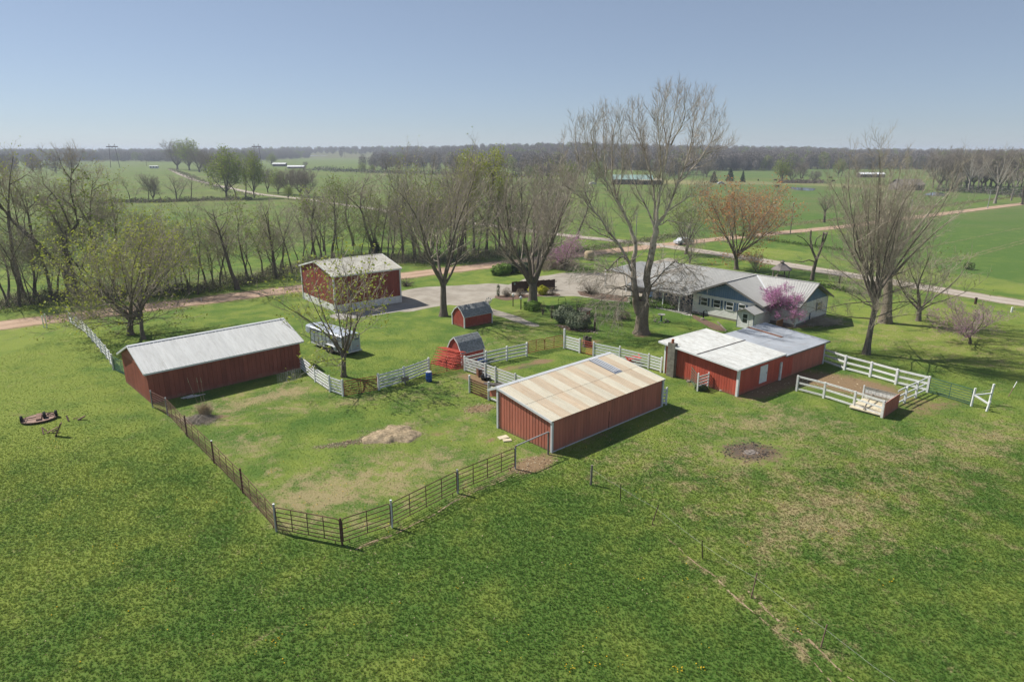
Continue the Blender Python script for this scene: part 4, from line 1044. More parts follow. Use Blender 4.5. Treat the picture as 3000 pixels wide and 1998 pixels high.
# cross gable
ribbed_plane('roof_panel', (-3.25,2.45,EZ-.12), (-.2,2.6,EZ-.12), (-3.25,7.5,RZ-.03), (RU-.5,7.5,RZ-.01), M['house_roof'], H)
ribbed_plane('roof_panel', (-3.25,12.6,EZ-.12), (-2.2,12.6,EZ-.12), (-3.25,7.5,RZ-.03), (RU-.5,7.5,RZ-.01), M['house_roof'], H)
m = MB(); m.beam((-3.3,7.5,RZ+.055),(RU-.5,7.5,RZ+.07),.26,.03); m.beam((RU-.4,-.56,RZ+.07),(RU-.4,21.6,RZ+.07),.26,.03); m.build('ridge_cap', M['house_roof'], H)
m = MB(); m.beam((-.2,2.65,EZ-.02),(RU-.5,7.4,RZ+.05),.2,.03); m.build('valley', M['trim'], H)
m = MB(); m.beam((-3.28,2.42,EZ-.15),(-3.28,7.5,RZ-.06),.06,.2); m.beam((-3.28,12.62,EZ-.15),(-3.28,7.5,RZ-.06),.06,.2)
m.beam((-.37,-.58,EZ-.14),(RU-.4,-.58,RZ-.04),.06,.18); m.beam((8.72,-.58,EZ-.14),(RU-.4,-.58,RZ-.04),.06,.18); m.beam((-.38,-.55,EZ-.14),(-.38,2.4,EZ-.14),.05,.16); m.beam((-4.13,12.3,EZ-.24),(-4.13,21.6,EZ-.24),.06,.2); m.beam((-4.1,21.63,EZ-.22),(RU-.4,21.63,RZ-.04),.06,.18)
m.build('fascia', M['house_edge'], H)
# windows with shutters on the cross gable wall, one in the wing end
def window(parent, c, w, h, out, sash=2, shutters=True):
    """c centre (u,v,z); out: outward unit (u,v)"""
    o = Vector((out[0],out[1],0)); s = Vector((-out[1],out[0],0)); c = Vector(c)
    def bx(m, a0, a1, z0, z1, d0, d1):
        m.prism([c + s*a0 + o*d0 + Vector((0,0,z0)), c + s*a1 + o*d0 + Vector((0,0,z0)), c + s*a1 + o*d0 + Vector((0,0,z1)), c + s*a0 + o*d0 + Vector((0,0,z1))], o*(d1-d0))
    m = MB()
    t = .05
    bx(m,-w/2-t,-w/2,-h/2-t,h/2+t,.0,.07); bx(m,w/2,w/2+t,-h/2-t,h/2+t,.0,.07); bx(m,-w/2,w/2,h/2,h/2+t,.0,.07); bx(m,-w/2,w/2,-h/2-t,-h/2,.0,.08); bx(m,-w/2,w/2,-.035,.035,.0,.06)
    wnd = m.build('window', M['white'], parent)
    for z0, z1 in ((-h/2,-.035),(.035,h/2)):
        m = MB(); bx(m,-w/2,w/2,z0,z1,.0,.04); m.build('pane', M['glass'], wnd)
    if shutters:
        for sg in (-1,1):
            m = MB(); a = sg*(w/2+t+.03); b = sg*(w/2+t+.27); bx(m,min(a,b),max(a,b),-h/2-.05,h/2+.05,.0,.05)
            for k in range(7): bx(m,min(a,b)+.03,max(a,b)-.03,-h/2+.02+k*h/7,-h/2+.07+k*h/7,.051,.06)
            m.build('shutter', M['blue_trim'], wnd)
    return wnd
for v in (10.55, 8.75, 7.0): window(H, (-2.6, v, 1.75), .86, .92, (-1,0))
window(H, (-2.6, 5.4, 1.75), .8, .9, (-1,0))
window(H, (5.9, -.04, 1.65), .8, .95, (0,-1))
m = MB(); m.box(3.55,3.75,-.1,-.03,.3,1.15); m.build('meter_box', M['blue_trim'], H)
m = MB(); m.box(-2.64,-2.55,12.06,12.16,.1,EZ); m.build('corner_trim', M['white'], H)
m = MB(); m.box(-.05,.05,-.08,.02,.1,EZ); m.box(8.22,8.31,-.08,.02,.1,EZ); m.build('corner_trim', M['white'], H)
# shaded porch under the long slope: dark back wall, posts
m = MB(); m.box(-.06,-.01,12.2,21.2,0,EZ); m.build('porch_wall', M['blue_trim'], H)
m = MB(); m.box(-4.0,0,12.2,21.2,0,.12); m.build('porch_floor', M['concrete'], H)
for v in (13.4, 15.9, 18.5, 21.0):
    m = MB(); m.box(-3.85,-3.72,v-.065,v+.065,.12,EZ-.3); m.build('porch_post', M['white'], H)
for k, v in enumerate((14.5, 17.2)): window(H, (-.07, v, 1.6), .9, 1.2, (-1,0), shutters=False)
m = MB(); m.box(-.1,-.03,19.2,20.2,.12,2.2); m.build('door', M['house_edge'], H)
# plumbing vents
for u, v in ((6.0,3.0),(5.0,10.0)):
    m = MB(); z = RZ-.1-(u-4.1)*.42; m.tube([(u,v,z),(u,v,z+.4)], .05, 8); m.build('vent_pipe', M['trim'], H)
# carport at the far end
ribbed_plane('carport_roof', (1.2,21.9,2.62), (1.2,30.2,2.62), (10.2,21.9,3.0), (10.2,30.2,3.0), M['house_roof'], H)
for u, v in ((1.4,22.2),(1.4,26),(1.4,30),(10,30)):
    m = MB(); m.box(u-.06,u+.06,v-.06,v+.06,0,2.62 + (u-1.2)*.042); m.build('carport_post', M['white'], H)
# little gabled entry in front of the cross gable
V0, V1, U0 = 2.6, 4.65, -4.9
EN = MB(); EN.prism([(U0,V0,0),(U0,V1,0),(U0,V1,1.95),(U0,(V0+V1)/2,2.38),(U0,V0,1.95)], (2.3,0,0)); en = EN.build('entry', M['siding'], H)
sd = MB(); lap_siding(sd, (U0-.005,V1), (U0-.005,V0), .1, 1.95, (-1,0)); lap_siding(sd, (U0,V0-.005), (-2.6,V0-.005), .1, 1.95, (0,-1)); sd.build('lap_siding', M['siding'], en, kind='stuff')
for v0, v1 in ((V0-.25, (V0+V1)/2), (V1+.25, (V0+V1)/2)):
    m = MB(); m.prism([(U0-.35,v0,1.88),(-2.3,v0,1.88),(-2.3,v1,2.45),(U0-.35,v1,2.45)], (0,0,.05)); m.build('entry_roof', M['house_roof'], en)
m = MB(); m.beam((U0-.37,V0-.26,1.88),(U0-.37,(V0+V1)/2,2.44),.04,.11); m.beam((U0-.37,V1+.26,1.88),(U0-.37,(V0+V1)/2,2.44),.04,.11); m.build('fascia', M['house_edge'], en)
m = MB(); m.box(U0-.05,U0-.02,3.2,4.1,.1,1.9); dr = m.build('entry_door', M['white'], en)
dr['label'] = 'white storm door with two glass panes'
m = MB(); m.box(U0-.035,U0+.03,V0-.035,V0+.03,.05,1.93); m.build('corner_trim', M['blue_trim'], en)
m = MB(); m.box(U0-.035,U0+.03,V1-.03,V1+.035,.05,1.93); m.build('corner_trim', M['blue_trim'], en)
for z0, z1 in ((.75,1.2),(1.26,1.75)):
    m = MB(); m.box(U0-.065,U0-.051,3.38,3.92,z0,z1); m.build('door_glass', M['glass'], en)
BX = thing('wooden_gate', 'brown board gate between the entry and the redbud', 'gate', H.matrix_basis @ Vector((-2.3,.6,0)), R(42.1))
for k in range(5):
    m = MB(); m.box(-1.0+k*.3,-.73+k*.3,-.02,.02,.05,1.25); m.build('board', M['wood_brown'], BX)
m = MB(); m.box(-1.05,.5,.02,.06,.3,.4); m.box(-1.05,.5,.02,.06,.95,1.05); m.build('rail', M['wood_brown'], BX)

# ------------------------------------------------------------------ fences, gates and corral panels
ORD = ['first','second','third','fourth','fifth','sixth','seventh','eighth','ninth','tenth','eleventh','twelfth','thirteenth','fourteenth','fifteenth','sixteenth','seventeenth','eighteenth','nineteenth','twentieth']
def rail_fence(label, pxs, h, nr, mat, post=.11, rail=(.035,.13), z0=.28, top=None, name='rail_fence', tall=None, group=None, over=.12, cat='fence', world_pts=None, seed=1, side=0.0, skip_posts=()):
    P_ = world_pts or [at(*p) for p in pxs]
    base = P_[0].copy()
    t = thing(name, label, cat, base, 0, group)
    rg = random.Random(seed)
    Q = [p - base for p in P_]
    for i, q in enumerate(Q):
        if i in skip_posts: continue
        ph = (tall or {}).get(i, h + over)
        m = MB(); a = Q[min(i+1, len(Q)-1)] - Q[max(i-1,0)]; ang = math.atan2(a.y, a.x)
        Mx = Matrix.Translation(q) @ Matrix.Rotation(ang, 4, 'Z') @ Matrix.Rotation(rg.uniform(-.015,.015), 4, 'X')
        m.box(-post/2, post/2, -post/2, post/2, -.05, ph, Mx)
        m.add([Mx @ Vector(p) for p in ((-post/2,-post/2,ph+.002),(post/2,-post/2,ph+.002),(post/2,post/2,ph+.002),(-post/2,post/2,ph+.002),(0,0,ph+.03))], [(0,1,4),(1,2,4),(2,3,4),(3,0,4)])
        m.build('post', mat, t)
    for i in range(len(Q)-1):
        d = (Q[i+1]-Q[i]); s = Vector((-d.y, d.x, 0)).normalized() * side
        for k in range(nr):
            z = z0 + (h - z0 - rail[1]/2) * k / max(1, nr-1)
            e = .0
            dn = d.normalized() * (post/2 - .004)
            m = MB(); m.beam(Q[i] + s + dn + Vector((0,0,z + rg.uniform(-.012,.012))), Q[i+1] + s - dn + Vector((0,0,z + rg.uniform(-.012,.012))), rail[0], rail[1]); m.build('rail', mat, t)
    return t

def pipe_panel(label, p0, p1, h, nr, nu, mat, name='corral_panel', cat='corral panel', lift=.12, r=.028, group=None, rounded=True, feet=False, tilt=None, z_extra=None, mesh_only=False):
    p0 = Vector(p0); p1 = Vector(p1); d = p1 - p0; L = d.to_2d().length; ang = math.atan2(d.y, d.x)
    t = thing(name, label, cat, (p0.x, p0.y, p0.z), ang, group)
    rg = random.Random(int(L*1000))
    m = MB(); zb, zt_ = lift, h; c = .14 if rounded else .001
    pts = [(0,0,zb),(0,0,zt_-c),(c*.3,0,zt_-c*.3),(c,0,zt_),(L-c,0,zt_),(L-c*.3,0,zt_-c*.3),(L,0,zt_-c),(L,0,zb)]
    if not rounded: pts = [(0,0,zb),(0,0,zt_),(L,0,zt_),(L,0,zb)]
    if feet:
        m.tube(pts, r*1.15, 6); m.tube([(0,0,zb),(L,0,zb)], r, 6)
        for x in (.35, L-.35): m.tube([(x,0,0),(x,0,zb)], r, 5)
    else:
        m.tube(pts + [(0,0,zb)], r*1.15, 6, cap=False)
    m.build('frame', mat, t)
    for k in range(1, nr-1):
        z = zb + (zt_-zb) * (k/(nr-1)) ** 1.12
        sag = rg.uniform(-.015,.01)
        m = MB(); m.tube([(0,0,z),(L*.5,0,z+sag),(L,0,z)], r, 6, cap=False); m.build('rail', mat, t)
    for k in range(nu):
        x = L * (k+1)/(nu+1)
        m = MB(); m.box(x-.022,x+.022,-.012,.012,zb,zt_); m.build('upright', mat, t)
    return t
def steel_post(label, p, h, mat, r=.05, lean=(0,0), name='fence_post', cat='post', group=None, white=None):
    t = thing(name, label, cat, p, 0, group)
    m = MB(); m.tube([(0,0,-.02),(lean[0],lean[1],h)], r, 10); m.build('pole', mat, t)
    m = MB(); m.tube([(lean[0],lean[1],h),(lean[0],lean[1],h+.03)], r*1.12, 10); m.build('cap', white or mat, t)
    return t

# brown pipe corral along the pen
cp = [(448,1194),(492,1217),(549,1279),(628,1357),(712,1444),(810,1557),(1003,1596),(1149,1545),(1341,1445),(1510,1373)]
hs = [1.42,1.45,1.5,1.5,1.5,1.55,1.55,1.55,1.55,1.55]
CPW = [at(*p) for p in cp]
names = ['short brown pipe panel at the corner of the long barn','brown pipe panel next to the barn corner panel by the dry bush','brown pipe panel in the middle of the left run of the pen','brown pipe panel second from the bottom corner on the left run','brown pipe panel ending at the white-topped corner post','brown pipe panel across the bottom corner of the pen','brown pipe panel from the bottom corner to the white-topped post','brown pipe panel with long span in the middle of the front run','brown pipe gate with rounded corner next to the dirt gateway']
for i in range(len(CPW)-1):
    a, b = CPW[i], CPW[i+1]; dd = (b-a).normalized()*.07
    a2, b2 = a+dd, b-dd
    pipe_panel(names[i], a2, b2, hs[i]-.04, 6 if i else 7, 1 if i == 6 else (0 if i == 0 else 3), M['pipe_brown'], feet=True, rounded=True, lift=.2, r=.024, group='brown corral panels round the pen')
pl = ['grey steel post at the long barn corner','grey steel post second from the barn corner','brown steel post beside the dry bush','brown steel post with pale cap halfway along the left run','brown steel post with grey cap below the halfway post','white-topped steel post at the left bend of the pen','dark brown post at the lowest corner of the pen','white post standing in the front run of panels','brown steel post at the rounded gate of the front run','grey steel post beside the dirt gateway']
pm = [M['post_grey'],M['post_grey'],M['pipe_brown'],M['pipe_brown'],M['pipe_brown'],M['post_grey'],M['pipe_brown'],M['white_wood'],M['post_grey'],M['post_grey']]
for i, p in enumerate(CPW):
    steel_post(pl[i], p, hs[i]+(.12 if i in (2,3,4,5,7) else .02), pm[i], .055, group='posts of the pipe corral', white=M['white'] if i in (3,5,7) else None)
# the overhead bar from the gateway post to the wooden post at the shed
wp = at(1606,1331)
t = steel_post('weathered wooden post holding a bar beside the striped shed', wp, 1.62, M['wood_grey'], .075)
bar = thing('gateway_bar', 'grey pipe bar across the top of the dirt gateway', 'bar', CPW[-1] + Vector((0,0,1.61)))
m = MB(); m.tube([(0,0,0), wp - CPW[-1] + Vector((0,0,.06))], .045, 8); m.build('pipe', M['post_grey'], bar)
m = MB(); m.tube([(-.05,0,-.02),(.08,0,.01)], .06, 8); m.build('sleeve', M['rust'], bar)

# white rail fences
WW = M['white']
rail_fence('white four-rail fence running from the dirt road to the green gate', [(206,945),(214,955),(229,963),(245,973),(259,987),(272,1001),(285,1016),(298,1033),(314,1051),(325,1067),(333,1083)], 1.3, 4, WW, tall={0:2.0,10:1.55}, post=.15, rail=(.04,.14), seed=2, side=.0)
rail_fence('white five-rail fence from the long barn to the red gate', [(880,1082),(924,1119),(967,1148),(1005,1161)], 1.38, 5, WW, post=.14, rail=(.04,.15), z0=.2, seed=3, skip_posts=(0,))
rail_fence('white five-rail fence section with a feed box, beside the blue barrel', [(1110,1143),(1185,1121),(1257,1093)], 1.4, 5, WW, post=.15, rail=(.04,.15), z0=.2, seed=4)
rail_fence('white four-rail fence beside the red gambrel shed in the paddock', [(1362,1086),(1424,1070),(1485,1056),(1543,1044)], 1.35, 4, WW, post=.15, rail=(.04,.15), z0=.22, seed=5)
rail_fence('short white five-rail fence with a tall corner post by the red gates', [(1653,1021),(1698,1034)], 1.42, 5, WW, post=.16, rail=(.04,.16), z0=.2, tall={0:2.15}, seed=6)
rail_fence('white five-rail fence between the small red gate and the block chimney', [(1738,1043),(1814,1060),(1899,1080),(1936,1091)], 1.38, 5, WW, post=.14, rail=(.04,.15), z0=.2, tall={1:1.6}, seed=7)
rail_fence('white five-rail fence running from the paddock corner down to the striped shed', [(1362,1088),(1422,1108),(1452,1120),(1509,1141),(1553,1158)], 1.36, 5, M['white_wood'], post=.14, rail=(.04,.15), z0=.22, seed=8, side=.03, skip_posts=(0,))
rail_fence('brown board fence panel between two white posts beside the striped shed', [(1376,1149),(1432,1172)], 1.28, 6, M['wood_brown'], post=.02, rail=(.03,.13), z0=.12, seed=9, name='board_fence', skip_posts=(0,1))
for i, (p, h) in enumerate((((1376,1150),1.55),((1432,1173),1.62))):
    t = thing('fence_post', ['round white post at the left end of the brown board fence','round white post between the brown board fence and the striped shed'][i], 'post', at(*p), 0)
    m = MB(); m.tube([(0,0,-.03),(0,0,h)], .09, 10); m.build('pole', M['white_wood'], t)
    m = MB(); m.tube([(0,0,h),(0,0,h+.02)], .08, 10); m.build('cap', M['white'], t)
sc_ = Vector((2.73,41.48,0)) + Matrix.Rotation(R(42),3,'Z') @ Vector((0,5.8,0))
rail_fence('two white rails closing the gap between the post and the striped shed', None, 1.3, 2, M['white_wood'], post=.05, rail=(.04,.14), z0=.25, world_pts=[at(1436,1174), at(1474,1190)], name='rail_gate', skip_posts=(0,1), cat='gate')
c2 = Vector((2.73,41.48,0)) + Matrix.Rotation(R(42),3,'Z') @ Vector((12.75,.25,0))
rail_fence('short white five-rail wing fence at the far corner of the striped shed', None, 1.4, 5, WW, post=.12, rail=(.04,.14), z0=.2, world_pts=[c2, at(1951,1186)], seed=11)

# red pipe gates
pipe_panel('long rusty red pipe gate under the young tree', at(1010,1161), at(1106,1144), 1.33, 7, 1, M['pipe_red'], 'pipe_gate', 'gate', .1)
pipe_panel('left red pipe gate next to the blue barrel', at(1263,1100), at(1308,1091), 1.3, 7, 0, M['pipe_red'], 'pipe_gate', 'gate', .1)
pipe_panel('right red pipe gate in front of the stacked red panels', at(1310,1091), at(1358,1082), 1.3, 7, 0, M['pipe_red'], 'pipe_gate', 'gate', .1)
pipe_panel('left one of the two rusty red paddock gates', at(1547,1038), at(1594,1027), 1.3, 7, 1, M['pipe_red'], 'pipe_gate', 'gate', .1)
pipe_panel('right one of the two rusty red paddock gates by the tall white post', at(1596,1027), at(1649,1017), 1.3, 7, 1, M['pipe_red'], 'pipe_gate', 'gate', .1)
pipe_panel('small bright red gate in front of the tree stump', at(1702,1034), at(1735,1042), 1.35, 7, 0, M['pipe_bright'], 'pipe_gate', 'gate', .1, rounded=False)
pipe_panel('green pipe gate between the white fence and the long barn', at(336,1084), at(384,1108), 1.3, 7, 1, M['pipe_green'], 'pipe_gate', 'gate', .1)
pipe_panel('long green pipe gate between the white pen and the white brace posts', at(2719,1150), at(2842,1187), 1.35, 7, 1, M['pipe_green'], 'pipe_gate', 'gate', .1)
pipe_panel('green pipe gate swung against the bright red barn', at(2019,1112), at(2041,1144), 1.35, 6, 0, M['pipe_green'], 'pipe_gate', 'gate', .12)

# stack of spare red panels leaning on the small shed
A0, A1 = at(1262,1065), at(1322,1082)
d = (A1 - A0); d.z = 0
bk = Vector((-d.y, d.x, 0)).normalized()
for k in range(5):
    o = bk * (.13 * k)
    t = pipe_panel(['frontmost bright red panel of the stack leaning on the small shed','second red panel from the front of the leaning stack','middle red panel of the leaning stack','second red panel from the back of the leaning stack','rearmost red panel of the stack, against the small shed'][k], A0 + o + d.normalized()*(.14*k), A1 + o + d.normalized()*(.14*k), 1.72, 7, 1, M['pipe_bright'], 'spare_panel', 'corral panel', .05, r=.03, group='red panels leaning in a stack', rounded=False)
    t.rotation_euler = (R(-33), 0, t.rotation_euler[2])

# white swing panel folded in a V at the bright red barn
vp = [at(2043,1146), at(2073,1137), at(2076,1128)]
rail_fence('white folded hurdle with five rails leaning by the bright red barn', None, 1.35, 5, WW, post=.1, rail=(.035,.13), z0=.2, world_pts=vp, tall={0:1.65}, name='hurdle', cat='hurdle', seed=13)

# white three-rail pen with the feed bunk
rail_fence('white three-rail fence on the far side of the barn pen', [(2411,1062),(2473,1084),(2548,1104),(2623,1126),(2716,1149)], 1.42, 3, WW, post=.17, rail=(.05,.17), z0=.22, seed=14, over=.03, skip_posts=(0,))
rail_fence('white three-rail fence on the right side of the barn pen', [(2712,1151),(2682,1165),(2649,1180),(2626,1192)], 1.38, 3, WW, post=.15, rail=(.05,.12), z0=.25, seed=15, over=.0, skip_posts=(0,3), side=-.08)
rail_fence('white three-rail fence in front of the barn pen', [(2333,1145),(2412,1166),(2500,1194),(2583,1223)], 1.4, 3, M['white_wood'], post=.15, rail=(.05,.15), z0=.22, seed=16, over=.0)
# woven wire stapled behind the two ends of the far rail fence
for nm, a, b in (('galvanised wire mesh on the end bay of the far pen fence', (2623,1126), (2714,1148)), ('galvanised wire mesh on the bay of the pen fence nearest the barn', (2411,1063), (2473,1084)), ('galvanised wire mesh at the left end of the front pen fence', (2335,1144), (2362,1152))):
    p, q = at(*a), at(*b); t = thing('wire_mesh', nm, 'wire mesh', p)
    m = MB(); dv = q - p; L = dv.length
    for k in range(8): z = .2 + k*.15; m.beam(Vector((0,0,z)) + Vector((0,.04,0)), dv + Vector((0,.04,z)), .008, .008)
    n = int(L/.3)
    for k in range(n+1): e = dv*(k/n) + Vector((0,.05,0)); m.beam(e + Vector((0,0,.15)), e + Vector((0,0,1.3)), .008, .008)
    m.build('wires', M['wire'], t, kind='stuff')
# feed bunk in the corner
f0, f1 = at(2586,1226), at(2629,1196)      # red end
fa = at(2532,1172)
du = (f1 - f0); LB_ = du.length; ang = math.atan2(du.y, du.x)
FB = thing('feed_bunk', 'red and white wooden feed bunk with cream floor in the pen corner', 'feeder', f0, ang)
m = MB()
for k in range(6):
    m = MB(); x = k*LB_/6; m.box(x+.012, x+LB_/6-.012, -.04, 0, .04, 1.3); m.build('end_board', M['wood_brown'] if False else M['red_faded'], FB)
m = MB(); m.box(0, LB_, 0.002, .03, .05, 1.28); m.build('end_panel', M['white_wood'], FB)
m = MB(); m.box(.1, LB_-.2, .05, 2.6, .12, .2); m.build('floor', M['cream_floor'], FB)
nb = 9
for k in range(nb):
    m = MB(); y = .06 + k*2.5/nb; m.box(LB_-.16, LB_-.12, y+.01, y+2.5/nb-.01, .2, 1.15); m.build('back_board', M['white_wood'], FB)
m = MB(); m.box(LB_-.22, LB_-.08, .05, 2.6, 1.16, 1.22); m.build('top_rail', M['wood_grey'], FB)
m = MB(); m.box(LB_-.34, LB_-.17, .06, 2.5, .62, .70); m.build('trough_lip', M['wood_grey'], FB)
m = MB(); m.box(LB_-.2, LB_-.08, 2.6, 2.7, 0, 1.28); m.build('post', M['white'], FB)
m = MB(); m.beam((.15,1.5,.3),(LB_-.2,1.9,.75),.07,.09); m.build('brace', M['wood_grey'], FB)
m = MB(); rg = random.Random(2)
for k in range(60):
    x = rg.uniform(.2,LB_-.4); y = rg.uniform(.1,1.4); a = rg.uniform(0,3.1); l = rg.uniform(.06,.16)
    m.beam((x-l*math.cos(a),y-l*math.sin(a),.21+rg.uniform(0,.03)),(x+l*math.cos(a),y+l*math.sin(a),.21+rg.uniform(0,.03)),.012,.006)
m.build('hay_wisps', M['straw'], FB, kind='stuff')
# white brace posts past the green gate
BP = thing('brace_posts', 'three white posts joined by slanting rails beyond the green gate', 'brace', at(2845,1190))
b = at(2845,1190); q1 = at(2897,1184) - b; q2 = at(2890,1205) - b
for q, h, ln in ((Vector((0,0,0)),1.55,.06),(q1,1.75,.08),(q2,.85,.12)):
    m = MB(); m.tube([q, q + Vector((ln,0,h))], .085, 8); m.build('post', M['white'], BP)
m = MB(); m.beam(Vector((.04,-.02,1.0)), q2 + Vector((.08,0,.62)), .11, .12); m.build('brace_rail', M['white'], BP)
m = MB(); m.beam(Vector((.04,.02,.95)), q1 + Vector((.05,0,.95)), .09, .09); m.build('brace_rail', M['white'], BP)
m = MB(); m.tube([(.06,.03,1.0), q1 + Vector((.07,0,1.35))], .012, 5); m.build('brace_wire', M['wire'], BP)

# electric fence line across the lower right pasture
def t_post(label, px, py, h, lean, mat, group='thin posts of the electric fence', top=None):
    t = thing('wire_post', label, 'post', at(px, py), 0, group)
    m = MB(); m.beam((0,0,-.03),(lean[0],lean[1],h),.045,.03); m.beam((0,.025,-.03),(lean[0],lean[1]+.025,h),.012,.03); m.build('stake', mat, t)
    if top: 
        m = MB(); m.beam((lean[0]*.6,lean[1]*.6,h*.6),(lean[0]*1.003,lean[1]*1.003,h*1.003),.05,.037); m.build('painted_top', top, t)
    return t
wpost = thing('wooden_post', 'weathered grey wooden post standing alone in front of the striped shed', 'post', at(1731,1420))
m = MB(); m.tube([(0,0,-.03),(.03,0,1.35)], .075, 8, .068); m.build('pole', M['wood_grey'], wpost)
EP = [(1817,1468,1.1,(0,.05)),(1909,1537,1.2,(.34,.1)),(2058,1637,1.05,(-.09,.05)),(2200,1752,1.3,(.19,.1)),(2404,1897,1.15,(.12,0))]
for i, (a, b, h, ln) in enumerate(EP):
    t_post(['dark upright fence stake nearest the grey wooden post','dark fence stake leaning strongly to the right','dark fence stake leaning slightly to the left','tall brown fence stake leaning right beside the worn line','rusty fence stake lowest in the pasture'][i], a, b, h, ln, M['rust'] if i > 2 else M['wood_dark_gap_shade'])
wr = thing('fence_wire', 'thin bright wire strung along the pasture stakes', 'wire', at(1731,1420))
b0 = at(1731,1420); pts = [Vector((.03,0,1.1))]
for a, b, h, ln in EP: pts.append(at(a,b) - b0 + Vector((ln[0]*.8, ln[1]*.8, h*.8)))
pts.append(at(2700,2120) - b0 + Vector((0,0,.9)))
for i in range(len(pts)-1):
    m = MB(); mid = (pts[i]+pts[i+1])/2 - Vector((0,0,.06)); m.tube([pts[i], mid, pts[i+1]], .004, 4, cap=False); m.build('wire_span', M['wire'], wr)
t_post('white-topped rusty stake leaning right at the pasture edge', 2954, 1162, 1.35, (.45,0), M['rust'], None, M['white'])

# ------------------------------------------------------------------ trees
def tubes_mesh(groups, name, mats, leaves=None, leaf_slot=1):
    """groups: list of (pts list, radii list, sides, slot); leaves: (n,4,3) array"""
    V = []; F = []; MI = []; base = 0
    by = {}
    for pts, rad, sides, slot in groups: by.setdefault((len(pts), sides, slot), []).append((pts, rad))
    for (n, k, slot), L in by.items():
        Pn = np.array([p for p, r in L], float)            # (m,n,3)
        Rn = np.array([r for p, r in L], float)            # (m,n)
        T = np.empty_like(Pn); T[:,1:-1] = Pn[:,2:] - Pn[:,:-2]; T[:,0] = Pn[:,1] - Pn[:,0]; T[:,-1] = Pn[:,-1] - Pn[:,-2]
        T /= np.linalg.norm(T, axis=2, keepdims=True) + 1e-9
        A = np.where(np.abs(T[...,2:3]) < 0.9, np.array([0,0,1.0]), np.array([1.0,0,0]))
        # one reference per polyline so that rings do not twist
        A = np.repeat(A[:, :1], n, 1)
        S = np.cross(T, A); S /= np.linalg.norm(S, axis=2, keepdims=True) + 1e-9
        U = np.cross(S, T)
        ang = np.arange(k) * 2 * np.pi / k
        ring = Pn[:,:,None,:] + Rn[:,:,None,None] * (S[:,:,None,:] * np.cos(ang)[None,None,:,None] + U[:,:,None,:] * np.sin(ang)[None,None,:,None])
        m = len(L); V.append(ring.reshape(-1,3))
        i = np.arange(n-1)[:,None]; j = np.arange(k)[None,:]
        q = np.stack([i*k+j, i*k+(j+1)%k, (i+1)*k+(j+1)%k, (i+1)*k+j], -1).reshape(-1,4)
        q = (q[None] + (np.arange(m)*n*k)[:,None,None] + base).reshape(-1,4)
        F.append(q); MI.append(np.full(len(q), slot)); base += m*n*k
    if leaves is not None and len(leaves):
        V.append(leaves.reshape(-1,3)); q = np.arange(len(leaves)*4).reshape(-1,4) + base
        F.append(q); MI.append(np.full(len(q), leaf_slot)); base += len(leaves)*4
    V = np.concatenate(V); F = np.concatenate(F); MI = np.concatenate(MI)
    me = bpy.data.meshes.new(name)
    me.vertices.add(len(V)); me.vertices.foreach_set('co', V.ravel())
    me.loops.add(F.size); me.loops.foreach_set('vertex_index', F.ravel().astype(np.int32))
    me.polygons.add(len(F)); me.polygons.foreach_set('loop_start', np.arange(len(F))*4)
    me.polygons.foreach_set('material_index', MI.astype(np.int32))
    me.polygons.foreach_set('use_smooth', np.ones(len(F), bool))
    for m in mats: me.materials.append(m)
    me.update(calc_edges=True)
    return me
def leaf_quads(rng, pts, size, per, spread):
    """small leaf-sized faces round the points"""
    if not len(pts): return np.zeros((0,4,3))
    Pn = np.repeat(np.array(pts), per, 0); n = len(Pn)
    Pn = Pn + rng.normal(0, spread, (n,3))
    a = rng.normal(0,1,(n,3)); a /= np.linalg.norm(a,axis=1,keepdims=True)
    b = np.cross(a, rng.normal(0,1,(n,3))); b /= np.linalg.norm(b,axis=1,keepdims=True)
    s = size * rng.uniform(.6,1.35,(n,1))
    return np.stack([Pn - a*s*.5, Pn + b*s*.32, Pn + a*s*.5, Pn - b*s*.32], 1)

